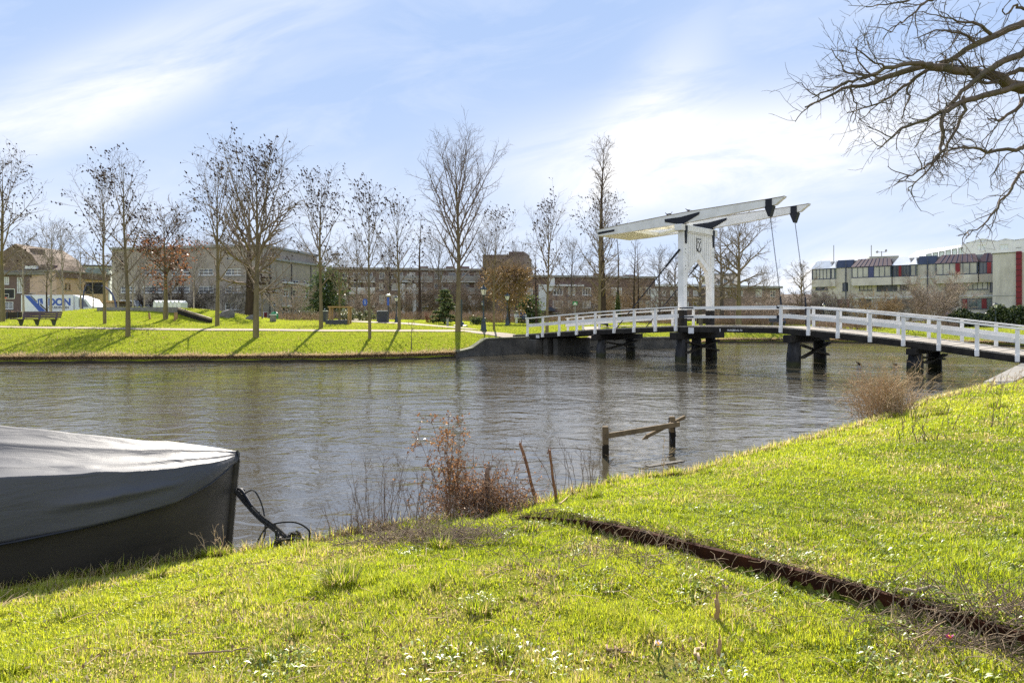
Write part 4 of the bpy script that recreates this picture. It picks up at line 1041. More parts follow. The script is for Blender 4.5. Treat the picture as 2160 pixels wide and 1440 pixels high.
def rot_about(d, az_rand, ang):
    """direction at angle ang from d, turned by az_rand about it"""
    a = d.orthogonal().normalized(); b = d.cross(a)
    return (d*math.cos(ang) + (a*math.cos(az_rand)+b*math.sin(az_rand))*math.sin(ang)).normalized()
def limb(R, p, d, L, n, up, jit):
    pts=[p.copy()]; st=L/(n-1)
    for i in range(n-1):
        d = (d + Vector((0,0,up*st)) + Vector((R.gauss(0,jit),R.gauss(0,jit),R.gauss(0,jit)))).normalized()
        p = p + d*st; pts.append(p)
    return pts
def lerp_path(pts, t):
    x=t*(len(pts)-1); i=min(int(x),len(pts)-2); f=x-i
    return pts[i].lerp(pts[i+1],f), (pts[i+1]-pts[i]).normalized()
def make_tree(name, seed, H, rad, crown_r, clear=0.28, shape="vase", n1=26, dens=1.0, twig=0.012, bark_m=None, twig_m=None, seeds=0, leaves=None, lean=(0,0), low=42, high=70, up=0.10, forks=0, seed_size=0.16, gnarl=0.05):
    R=random.Random(seed)
    root=empty(name)
    tr=TB(); tb=TB(); tips=[]
    # leader
    n=12; L=[]
    ph=R.uniform(0,6)
    for i in range(n):
        t=i/(n-1)
        L.append(Vector((lean[0]*t*t*H+0.012*H*math.sin(ph+t*5)*t, lean[1]*t*t*H+0.012*H*math.cos(ph*1.3+t*4)*t, -0.25*(i==0)+H*0.97*t)))
    rr=lambda t: max(rad*((1-t)**(0.85 if shape!="spire" else 0.95)), twig*1.1)
    rl=[rr(i/(n-1))*(1.45 if i==0 else 1.12 if i==1 else 1.0) for i in range(n)]
    L2=[L[0],L[0].lerp(L[1],0.08+0.25/ max(H/n,1)*0.3),*L[1:]]; rl=[rl[0],rad*1.06,*rl[1:]]
    kfork=len(L2) if shape!="oak" else max(4,int(len(L2)*0.55))
    tr.add(L2[:kfork], rl[:kfork], 9)
    if kfork<len(L2): tb.add(L2[kfork-1:], rl[kfork-1:], 6)
    def twigs(path, Lp, depth, r0):
        """side twigs along a branch"""
        if depth==2: cnt=int(Lp*3.0*dens+R.random()*2)
        elif depth==3: cnt=int(Lp*5.0*dens+R.random()*2)
        else: cnt=int(Lp*4.5*dens*(0.6 if dens<1 else .8)+R.random())
        for i in range(cnt):
            t=0.18+0.80*(i+R.random())/max(cnt,1)
            if t>0.99: t=0.99
            p,d=lerp_path(path,t)
            d2=rot_about(d,R.uniform(0,6.283),math.radians(R.uniform(28,58)))
            L3=(Lp*R.uniform(0.26,0.5)*(1.15-0.6*t)) if depth==2 else (R.uniform(0.3,0.75)*min(1.0,0.4+Lp*0.5))
            if depth==4: L3=R.uniform(0.2,0.45)
            r1=max(r0*(1-0.75*t)*0.6,twig*(1.0 if depth<4 else 0.8))
            if depth==2:
                q=limb(R,p,d2,L3,5,up*1.2,gnarl*1.3); tb.add(q,[r1,r1*.85,r1*.7,max(r1*.5,twig*.8),twig*.6],4)
                twigs(q,L3,3,r1)
            else:
                q=limb(R,p,d2,L3,3,up*1.5,gnarl*1.5); tb.add(q,[r1,r1*.8,r1*.45],3)
                if depth==3 and R.random()<0.75*dens: twigs(q,L3,4,r1)
                tips.append(q[-1])
    for i in range(n1):
        t=clear+(0.97-clear)*((i+R.random()*0.8)/n1); u=(t-clear)/(1-clear)
        x=t*(len(L)-1); k=min(int(x),len(L)-2); p=L[k].lerp(L[k+1],x-k)
        az=i*2.399+R.uniform(-0.5,0.5)
        e=math.radians(low+(high-low)*u+R.uniform(-9,9))
        if shape=="vase": pr=math.sin(math.pi*(0.18+0.80*u)**0.9)**0.8*(1.0 if u<.7 else 1.0)
        elif shape=="round": pr=math.sqrt(max(0.02,1-(2*u-0.85)**2)) if u<0.92 else 0.3
        elif shape=="spire": pr=((1-u)**0.75 if seed!=41 else (min(0.40,(1-u)*5) if u>.36 else 0.40+(.36-u)*1.6))*R.choice((1,1,0.75))+0.05
        elif shape=="oak": pr=math.sqrt(max(0.05,1-(1.3*u-0.35)**2))
        else: pr=(0.55+0.9*u-1.3*u*u*u)
        reach=crown_r*pr*R.uniform(0.78,1.12); Lb=max(0.35,reach/max(math.cos(e),0.34))
        Lb=min(Lb,(H*1.02-p.z)/max(math.sin(e),0.25)*1.0+0.2)
        d=Vector((math.cos(az)*math.cos(e),math.sin(az)*math.cos(e),math.sin(e)))
        r0=min(rr(t)*0.62, 0.018*Lb+twig)
        if shape=="oak": r0=min(rr(t)*0.75,0.034*Lb+twig)
        q=limb(R,p,d,Lb,8,up,gnarl)
        tb.add(q,[max(r0*(1-0.9*j/7),twig*.8) for j in range(8)],5)
        twigs(q,Lb,2,r0)
        tips.append(q[-1])
    q=limb(R,L[-1],Vector((0,0,1)),H*0.03,3,0,0.1); tb.add(q,[twig*1.1,twig,twig*.6],3)
    tr.build("trunk", bark_m or bark_olive, root)
    tb.build("crown", twig_m or twig_olive, root)
    if seeds:
        R2=np.random.RandomState(seed+5); P=np.array([tuple(p) for p in tips])
        # clusters hang in groups
        w=vnoise(P[:,0]*0.9+seed,P[:,2]*0.9+P[:,1]*0.9); idx=np.where(w>np.quantile(w,0.45))[0]
        idx=R2.choice(idx,min(seeds,len(idx)),replace=False)
        P=P[idx]; m=len(P); s=seed_size*R2.uniform(0.55,1.3,(m,1)); 
        base=np.array([(1,0,0),(-.5,.87,0),(-.5,-.87,0),(0,0,.9),(0.1,0,-1.7)])
        base2=np.concatenate([base,base*0.75+np.array([0.7,0.5,-0.5]),base*0.6+np.array([-0.6,0.4,0.5])])
        jit=R2.normal(0,0.28,(m,15,3)); V=P[:,None,:]+(base2[None]*0.38+jit*0.38)*s[:,:,None]*np.array([1,1,1.15])
        T=[]
        for b in (0,5,10): T+= [(b+0,b+1,b+3),(b+1,b+2,b+3),(b+2,b+0,b+3),(b+1,b+0,b+4),(b+2,b+1,b+4),(b+0,b+2,b+4)]
        T=np.array(T); tri=(np.arange(m)*15)[:,None,None]+T[None]
        o=np_mesh("seed_foliage", V.reshape(-1,3), None, tri.reshape(-1,3), seed_m, root)
    if leaves:
        cnt,size,mat,zlo,zhi=leaves
        R2=np.random.RandomState(seed+9); P=np.array([tuple(p) for p in tips]); P=P[(P[:,2]>zlo*H)&(P[:,2]<zhi*H)]
        idx=R2.randint(0,len(P),cnt); scatter_leaves("foliage", P[idx]+R2.normal(0,size*1.6,(cnt,3)), size, mat, root, R2)
    return root
def scatter_leaves(name, P, size, mat, parent, R2, aspect=0.6, upbias=0.0):
    m=len(P); d=R2.normal(0,1,(m,3)); d[:,2]+=upbias; d/=np.linalg.norm(d,axis=1,keepdims=True)
    e=np.cross(d,R2.normal(0,1,(m,3))); e/=np.maximum(np.linalg.norm(e,axis=1,keepdims=True),1e-6)
    s=size*R2.uniform(0.6,1.3,(m,1)); a=d*s; b=e*s*aspect
    nrm=np.cross(d,e)*s*0.18
    V=np.stack([P-a, P+b+nrm, P+a, P-b+nrm],1).reshape(-1,3); q=np.arange(m*4).reshape(-1,4)
    v=np.repeat(R2.rand(m),4)
    return np_mesh(name,V,q,None,mat,parent,attrs={"v":v})
def place(root, pos, rz=0.0, sc=1.0):
    root.location=pos; root.rotation_euler=(0,0,rz); root.scale=(sc,sc,sc) if not hasattr(sc,'__len__') else sc; return root
SEEDG="bare trees hung with dark seed clusters"
# the row of seed-hung trees on the bank:   label, base px, base py, top py, half width px, seed count
rows=[
 ("bare seed-hung tree cut by the left edge, left of the bench",6,678,338,78,420,11),
 ("slender leaning seed-hung tree right of the bench",221,683,372,72,330,12),
 ("seed-hung tree with tall pointed crown, lowest on the bank before the red-leaved oak",270,710,343,66,380,13),
 ("seed-hung tree between the rusty oak and the broadest tree",458,688,352,76,380,14),
 ("broadest and densest of the seed-hung trees, trunk standing at the waterside slope",540,712,332,108,640,15),
 ("seed-hung tree with forked crown standing left of the dark bin and timber frame",677,692,376,72,420,16),
 ("small thin seed-hung tree standing on the lower slope right of the timber frame",780,714,402,64,250,17),
 ("seed-hung tree in front of a lamp post at the edge of the paved path",842,694,440,58,340,18),
 ("short seed-hung tree between the two old lanterns",1042,696,458,60,230,19),
 ("seed-hung tree behind the first railing posts of the bridge",1154,700,442,60,300,20),
 ("olive-trunked seed-hung tree right in front of the tall bare spire",1264,690,430,64,420,21),
]
for (lab,px,by,ty,hw,sd,s) in rows:
    p=hit(px,by) if px<1100 else at_d(px,{1154:52,1264:62}[px]); d=p.y
    zt=EYE+(HOR-ty)/FPX*d; H=zt-p.z
    big=(px==540)
    t=make_tree("bare_tree",s,H,(0.0132 if not big else 0.016)*H*1.0*(0.8 if px in(780,1042,221) else 1.0),hw/FPX*d,clear=0.24 if big else 0.27 if px!=1042 else 0.3,shape="vase",n1=27 if big else 21,dens=0.60,twig=0.0074,
        bark_m=bark_olive,twig_m=twig_olive,seeds=int(sd*0.95),lean=((-0.035,0) if px in(221,270) else (0.02*math.sin(s),0)),low=44,high=74,up=0.12,seed_size=0.115)
    tag(t,lab,"tree",SEEDG); place(t,p)
# big fine-twigged tree near the bridge end, without seeds
p=hit(966,699); H=EYE+(HOR-312)/FPX*p.y-p.z
t=make_tree("bare_tree",31,H,0.0148*H,84/FPX*p.y,0.27,"vase",32,0.66,0.0074,bark_olive,twig_brown,low=46,high=76,up=0.08,seeds=0)
tag(t,"tall fine-twigged bare tree with wide fan crown, its trunk beside the quay wall","tree"); place(t,p)
# rusty-leaved oak
p=hit(349,673); H=EYE+(HOR-450)/FPX*p.y-p.z
t=make_tree("oak_tree",32,H,0.022*H,72/FPX*p.y,0.24,"round",26,0.9,0.013,bark_olive,twig_brown,seeds=120,leaves=(1300,0.095,oakleaf_m,0.2,0.75),low=22,high=66,up=0.06)
tag(t,"young oak still holding rust-red leaves on the mound","tree"); place(t,p)
# dark spires (bare dawn redwoods / larches)
SP="bare conifer spires"
for (lab,px,d,ty,hw,s,n1) in (("very tall narrow bare conifer spire beside the bridge's counterweight",1271,70,290,60,41,80),
    ("twin-looking dark bare larch left of the bridge portal",1338,84,492,42,42,40),("slim second stem of the dark larch pair",1346,88,505,36,43,30),
    ("dark straight bare conifer behind the seed-hung tree by the lamp post",886,82,442,34,44,40),("thin dark conifer stem behind the first bridge posts",1131,66,512,26,45,26),
    ("slim bare tree with ivy sleeve at its foot, left of the larches",1303,80,478,22,46,26)):
    p=at_d(px,d); H=EYE+(HOR-ty)/FPX*d-p.z
    t=make_tree("bare_conifer",s,H,0.016*H if s!=41 else 0.019*H,hw/FPX*d,0.12,"spire",n1,0.62 if s!=41 else 0.8,0.012,bark_dark,twig_brown,low=12 if s!=41 else 30,high=58,up=0.10)
    if s==46:
        R2=np.random.RandomState(3); m=1400; z=R2.rand(m)*3.6; a=R2.rand(m)*6.28; r=0.5*(1-z/5)*R2.uniform(.5,1,m)
        scatter_leaves("ivy",np.stack([r*np.cos(a),r*np.sin(a),z],1),0.10,evergreen_m,t,R2)
    tag(t,lab,"tree",SP); place(t,p)
# broad dark tree behind the school lawn with a low limb to the right
p=at_d(527,66); H=EYE+(HOR-420)/FPX*p.y-p.z
t=make_tree("bare_tree",51,H,0.04*H,125/FPX*p.y,0.22,"oak",14,0.6,0.013,bark_dark,twig_brown,low=14,high=60,up=0.07,gnarl=0.10)
tag(t,"broad dark bare tree with thick low limbs in front of the grey school","tree"); place(t,p,0.4)
# wide oak-like trees right of the portal
for (lab,px,d,ty,hw,s) in (("wide bare tree with crooked limbs right of the portal",1558,76,466,66,52),("narrower bare tree half hidden by the right portal post",1522,84,486,50,53),("bare tree seen through the arch of the portal",1478,78,528,52,54),
    ("small bare tree behind the bridge stays",1425,90,540,44,55),("spindly bare tree behind the chains of the drawbridge",1690,95,560,36,56)):
    p=at_d(px,d); H=EYE+(HOR-ty)/FPX*d-p.z
    t=make_tree("bare_tree",s,H,0.026*H,hw/FPX*d,0.26,"oak",20,0.85,0.0135,bark_grey if s!=52 else bark_olive,twig_grey if s in(53,55) else twig_olive,low=14,high=66,up=0.05,gnarl=0.11)
    tag(t,lab,"tree"); place(t,p,s)
# birches before the brick school
BG="thin pale birches before the brick building"
for (lab,px,d,ty,hw,s,ln) in (("pale leaning birch left of the lorry's stripe",50,62,488,34,61,-0.03),("birch standing in front of the lettered lorry box",107,63,470,44,62,0.02),("reddish-stemmed birch before the blue letters",99,66,520,30,63,0.0),
    ("birch leaning in front of the last blue letter",134,60,478,40,64,-0.05),("birch by the lorry's cab",171,64,500,28,65,-0.02),("thin birch behind the back of the big hoop board",196,66,540,24,66,0.0),
    ("white birch stem left of the mound wall",249,70,540,30,67,0.0),("pale birch stem behind the mound wall",280,72,530,34,68,0.01),("crooked pale birch behind the rusty oak",305,74,540,30,69,-0.03),
    ("white birch behind the grey panels",361,76,545,28,70,0.0),("forked white birch right of the grey panels",409,74,520,40,71,0.02)):
    p=at_d(px,d); H=EYE+(HOR-ty)/FPX*d-p.z
    t=make_tree("birch_tree",s,H,0.0135*H,hw/FPX*d,0.30,"vase",16,0.75,0.013,bark_birch if s!=63 else bark_dark,twig_grey,lean=(ln,0),low=40,high=70,up=0.04)
    tag(t,lab,"tree",BG); place(t,p)
# thin young tree by the shed and small ones
for (lab,px,d,ty,hw,s,bm) in (("thin young tree right of the broadest tree, before the red door",553,56,590,30,81,bark_olive),("bare tree rooted inside the timber frame",716,54,540,50,82,bark_olive)):
    p=at_d(px,d); H=EYE+(HOR-ty)/FPX*d-p.z
    t=make_tree("young_tree",s,H,0.018*H,hw/FPX*d,0.35,"vase",16,0.8,0.011,bm,twig_olive,low=45,high=72,up=0.1,seeds=60,seed_size=.18)
    tag(t,lab,"tree"); place(t,p)
p=hit(868,737); H=1.7
t=make_tree("sapling",83,EYE+(HOR-688)/FPX*p.y-p.z+0.25,0.03,0.35,0.3,"vase",6,0.5,0.010,bark_grey,twig_grey); tag(t,"small bare sapling on the grass slope by the water","sapling"); place(t,p)
BGT="leafless trees far behind the park"
for (lab,px,d,ty,hw,s) in (("fine grey tree behind the forked seed-hung tree",655,98,520,60,201),("fine grey tree far behind the blue footpath sign",752,104,500,50,202),("grey tree far behind the paved path's lantern",822,104,505,48,203),("grey tree far behind the small spruce",926,104,498,50,204),
    ("grey tree far behind the nearest lantern",1024,106,492,46,205),("grey tree far behind the first bridge posts",1096,100,520,44,206),("grey tree rising between the flats and the tall spire",1206,100,512,48,207),("grey tree far behind the larch pair",1392,104,530,46,208),
    ("grey tree far behind the birches and the white van",262,98,520,56,209),("grey tree rising behind the school at the rusty oak",418,104,505,60,210),("grey tree far behind the school wing",590,106,500,60,211),("low grey tree on the skyline right of the wide bare tree",1612,104,566,40,212)):
    p=at_d(px,d); H=EYE+(HOR-ty)/FPX*d-p.z
    t=make_tree("bare_tree",s,H,0.016*H,hw/FPX*d,0.25,"vase",20,0.62,0.0125,bark_grey,twig_grey,low=36,high=70,up=0.06)
    tag(t,lab,"tree",BGT); place(t,p)
# tan-leaved hornbeam
p=at_d(1074,72); H=EYE+(HOR-566)/FPX*p.y-p.z
t=make_tree("hornbeam_tree",84,H,0.022*H,52/FPX*p.y,0.18,"round",30,1.1,0.013,bark_dark,twig_tan,leaves=(5200,0.105,tanleaf_m,0.1,1.0),low=30,high=75,up=0.08)
tag(t,"egg-shaped tree still dressed in tan leaves by the second lantern","tree"); place(t,p)
# evergreens
def evergreen(name, lab, pos, H, r, cnt, mat, seed, stem_m, cone=True, cat="tree", size=0.12, clear=0.12):
    R2=np.random.RandomState(seed); t=empty(name); tag(t,lab,cat)
    MB().tube([(0,0,-0.2),(0,0,H*0.5),(0.02,0,H*0.95)],[r*0.09,r*0.06,0.02],7).build("trunk", stem_m, t)
    P=[]
    if cone:
        tiers=int(H/0.42); 
        for i in range(tiers):
            z=H*(clear+(1-clear)*i/tiers); rr=r*(1-(i/tiers))**0.8+0.12; nb=max(4,int(9*rr/r))
            for k in range(nb):
                a=R2.rand()*6.28; L=rr*R2.uniform(.55,1.1); m=int(cnt/(tiers*6))
                u=R2.rand(m)**0.7; P.append(np.stack([u*L*np.cos(a)+R2.normal(0,.10,m),u*L*np.sin(a)+R2.normal(0,.10,m),z-u*L*0.12+R2.normal(0,.05,m)],1))
    else:
        nb=int(20*r*H/4)+10
        for k in range(nb):
            a=R2.rand()*6.28; z=H*(clear+(1-clear)*R2.rand()); rr=r*math.sqrt(max(0.05,1-((z/H-0.45)/0.58)**2)); q=rr*R2.uniform(0.35,1.0); s=0.20*r+0.1
            m=int(cnt/nb); P.append(np.stack([q*math.cos(a)+R2.normal(0,s,m),q*math.sin(a)+R2.normal(0,s,m),z+R2.normal(0,s,m)],1))
    P=np.concatenate(P); P[:,2]=np.maximum(P[:,2],0.05)
    scatter_leaves("foliage",P,size,mat,t,R2); place(t,pos); return t
p=at_d(938,64); evergreen("spruce_tree","small loose green spruce left of the fan-crowned tree",p,EYE+(HOR-606)/FPX*p.y-p.z,1.25,5200,spruce_m,1,bark_dark,True,size=0.13)
p=at_d(693,84); evergreen("yew_tree","dark evergreen yew behind the forked seed-hung tree",p,5.6,2.3,4200,evergreen_m,2,bark_dark,False,size=0.17)
p=at_d(1118,78); evergreen("holly_bush","dark round evergreen bush behind the first bridge posts",p,2.6,1.5,2600,evergreen_m,3,bark_dark,False,"bush",0.13,0.03)

# shrubs ------------------------------------------------------------
def make_shrub(name, seed, H, r, stems, mat, dens=1.0, twig=0.011, spread=0.5, leaves=None, up=0.0, droop=0.0):
    R=random.Random(seed); tb=TB(); tips=[]; root=empty(name)
    for i in range(stems):
        a=R.uniform(0,6.283); rr=r*0.35*math.sqrt(R.random()); e=R.uniform(0.15,1.0)*spread
        d=Vector((math.cos(a)*math.sin(e),math.sin(a)*math.sin(e),math.cos(e)))
        L=H*R.uniform(0.65,1.08); q=limb(R,Vector((math.cos(a)*rr,math.sin(a)*rr,-0.05)),d,L,7,up-droop*0.3,0.10)
        tb.add(q,[twig*2.4*(1-.75*j/6) for j in range(7)],4)
        c=int(L*4.2*dens)
        for k in range(c):
            t=0.2+0.78*R.random(); p,dd=lerp_path(q,t); d2=rot_about(dd,R.uniform(0,6.283),R.uniform(.4,1.0)); l2=L*R.uniform(.16,.38)*(1.1-.5*t)
            q2=limb(R,p,d2,l2,4,up-droop,0.14); tb.add(q2,[twig*1.2,twig,twig*.8,twig*.5],3)
            for k2 in range(int(2+l2*4*dens)):
                p2,d3=lerp_path(q2,0.25+0.7*R.random()); q3=limb(R,p2,rot_about(d3,R.uniform(0,6.283),R.uniform(.4,1.0)),l2*R.uniform(.25,.55),3,up-droop,.15); tb.add(q3,[twig*.9,twig*.75,twig*.5],3); tips.append(q3[-1])
    tb.build("twigs" if False else "branches", mat, root)
    if leaves:
        cnt,size,lm=leaves; R2=np.random.RandomState(seed+1); P=np.array([tuple(p) for p in tips]); P=P[R2.randint(0,len(P),cnt)]+R2.normal(0,size*2,(cnt,3)); P[:,2]=np.maximum(P[:,2],.03)
        scatter_leaves("foliage",P,size,lm,root,R2)
    return root
SH=[]
def shrub(lab,px,d,ty,seed,mat,rpx,leaves=None,stems=16,dens=1.0,spread=0.75,name="bare_shrub",cat="shrub",droop=0.0,group=None,twig=0.0125):
    p=at_d(px,d); H=max(0.6,EYE+(HOR-ty)/FPX*d-p.z)
    s=make_shrub(name,seed,H,rpx/FPX*d,stems,mat,dens,twig,spread,leaves,0.0,droop); tag(s,lab,cat,group); place(s,p,seed); return s
shrub("round pale-twigged bare shrub tree left of the hedge",1966,74,578,101,twig_pale,60,None,30,1.35,0.85,"shrub_tree","tree")
shrub("yellow-olive twiggy shrub below the office, left of the pale shrub tree",1848,76,618,102,twig_tan,48,None,40,1.35,0.8)
shrub("bare grey shrub between the yellow-olive one and the pale shrub tree",1905,82,610,103,twig_grey,38,None,28,1.3,0.8)
shrub("bare grey shrub at the office's left corner",1752,84,602,104,twig_grey,44,None,32,1.3,0.8)
shrub("brown scrub bush just right of the bascule chains",1700,86,610,105,twig_brown,36,None,20,1.25,0.8)
shrub("silvery weeping willow scrub behind the leaf of the bridge",1602,84,612,106,twig_pale,60,None,34,1.3,0.9,droop=0.25,name="willow_shrub")
shrub("second silvery willow scrub touching the wide bare tree",1540,88,618,107,twig_pale,52,None,26,1.2,0.9,droop=0.2,name="willow_shrub")
shrub("third willow scrub bush reaching to the chains",1650,88,616,108,twig_grey,50,None,26,1.2,0.9,droop=0.2,name="willow_shrub")
shrub("dense brown thicket left of the tan-leaved tree",1010,92,590,109,twig_brown,60,None,34,1.2,0.7)
shrub("brown thicket behind the small spruce",925,94,580,110,twig_brown,56,None,32,1.2,0.7)
shrub("pale flowering-looking thicket behind the blue sign",772,84,596,111,twig_pale,44,None,26,1.3,0.8)
shrub("grey thicket behind the broadest tree's low branches",610,74,590,112,twig_pale,70,None,14,1.1,0.85)
shrub("grey bare thicket left of the school windows",470,78,570,113,twig_grey,80,None,18,1.1,0.85)
shrub("black-stemmed spreading bush behind the rusty oak",385,78,590,114,bark_dark,60,None,26,1.1,1.0)
shrub("dark spreading bush left of the grey panels",312,80,600,115,bark_dark,46,None,22,1.1,1.0)
shrub("bare scrub in front of the flats by the first bridge posts",1225,92,600,116,twig_pale,52,None,26,1.2,0.85)
shrub("pinkish bare scrub right of the tall spire",1310,94,592,117,twig_tan,54,None,28,1.2,0.85)
shrub("brown scrub left of the drawbridge portal",1400,96,612,118,twig_brown,44,None,24,1.2,0.8)
shrub("bare scrub behind the seed-hung tree at the paved path",850,90,600,119,twig_brown,44,None,26,1.2,0.75)
shrub("light green leafy shrub behind the blue sign's foot",772,72,656,120,twig_brown,26,(1500,0.075,shrubleaf_m),14,1.0,0.9,"leafy_shrub")
shrub("light green leafy shrub behind the timber frame",735,70,654,121,twig_brown,24,(1500,0.075,shrubleaf_m),14,1.0,0.9,"leafy_shrub")
shrub("tallest leafy shrub by the school wing",648,74,652,122,twig_brown,22,(900,0.075,shrubleaf_m),14,1.0,0.9,"leafy_shrub")
shrub("low dark green shrub by the first lantern",1006,66,668,123,twig_brown,14,(1100,0.07,evergreen_m),10,1.0,0.9,"leafy_shrub")
shrub("round dark laurel behind the railing near the office steps",1762,78,666,124,twig_brown,12,(900,0.09,evergreen_m),10,1.0,0.9,"leafy_shrub")
shrub("reddish dogwood scrub left of the small spruce",906,66,654,125,M("red_stem",(0.20,0.085,0.055),(0.14,0.06,0.04),3,.9),26,None,22,1.0,0.5)
# a shaggy belt of low brown scrub in front of the buildings
def undergrowth():
    R=random.Random(77); tb=TB()
    spans=[(575,690,70,658,420),(690,1110,80,656,2200),(1110,1430,84,664,1300),(1500,1720,82,664,1700),(1720,2020,70,676,1800),(0,240,80,655,300)]
    for (a,b,d0,ty,n) in spans:
        for i in range(n):
            px=R.uniform(a,b); d=d0+R.uniform(-3,5); p=at_d(px,d); H=max(0.35,(EYE+(HOR-ty)/FPX*d-p.z))*R.uniform(.5,1.1)
            q=limb(R,p,Vector((R.gauss(0,.35),R.gauss(0,.35),1)).normalized(),H,4,-0.05,0.12); tb.add(q,[.016,.013,.011,.007],3)
            for k in range(4):
                pp,dd=lerp_path(q,R.uniform(.2,.95)); tb.add(limb(R,pp,rot_about(dd,R.uniform(0,6.28),R.uniform(.5,1.1)),H*R.uniform(.2,.45),3,0,.15),[.011,.009,.006],3)
    o=tb.build("undergrowth", M("scrub_stem",(0.33,0.23,0.165),(0.20,0.14,0.10),0.4,.9,spec=.1)); tag(o,"brown winter scrub belt in front of the far buildings","scrub",None,"stuff")
undergrowth()
# clipped hedge at the right
def hedge():
    t=empty("hedge",at_d(2095,70),0,"dark evergreen clipped hedge below the blank brick block","hedge"); R2=np.random.RandomState(4)
    x0=at_d(2008,70).x-t.location.x; x1=at_d(2320,66).x-t.location.x; m=17000
    x=R2.uniform(x0,x1,m); th=R2.rand(m)*math.pi; h=1.55+0.3*np.sin(x*0.8)+0.2*np.sin(x*2.1+1); 
    rr=1.0+0.12*np.sin(x*3.3)+R2.normal(0,.06,m)
    P=np.stack([x,1.1*np.cos(th)*rr,np.abs(np.sin(th))**0.55*h*rr+R2.normal(0,.05,m)],1); P[:,2]=np.maximum(P[:,2],.03)
    scatter_leaves("foliage",P,0.11,hedge_m,t,R2,0.7)
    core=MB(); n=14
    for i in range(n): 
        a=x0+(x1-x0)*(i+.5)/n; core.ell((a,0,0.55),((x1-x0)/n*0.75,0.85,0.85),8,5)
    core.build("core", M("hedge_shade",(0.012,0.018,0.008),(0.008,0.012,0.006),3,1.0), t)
    # stems
hedge()

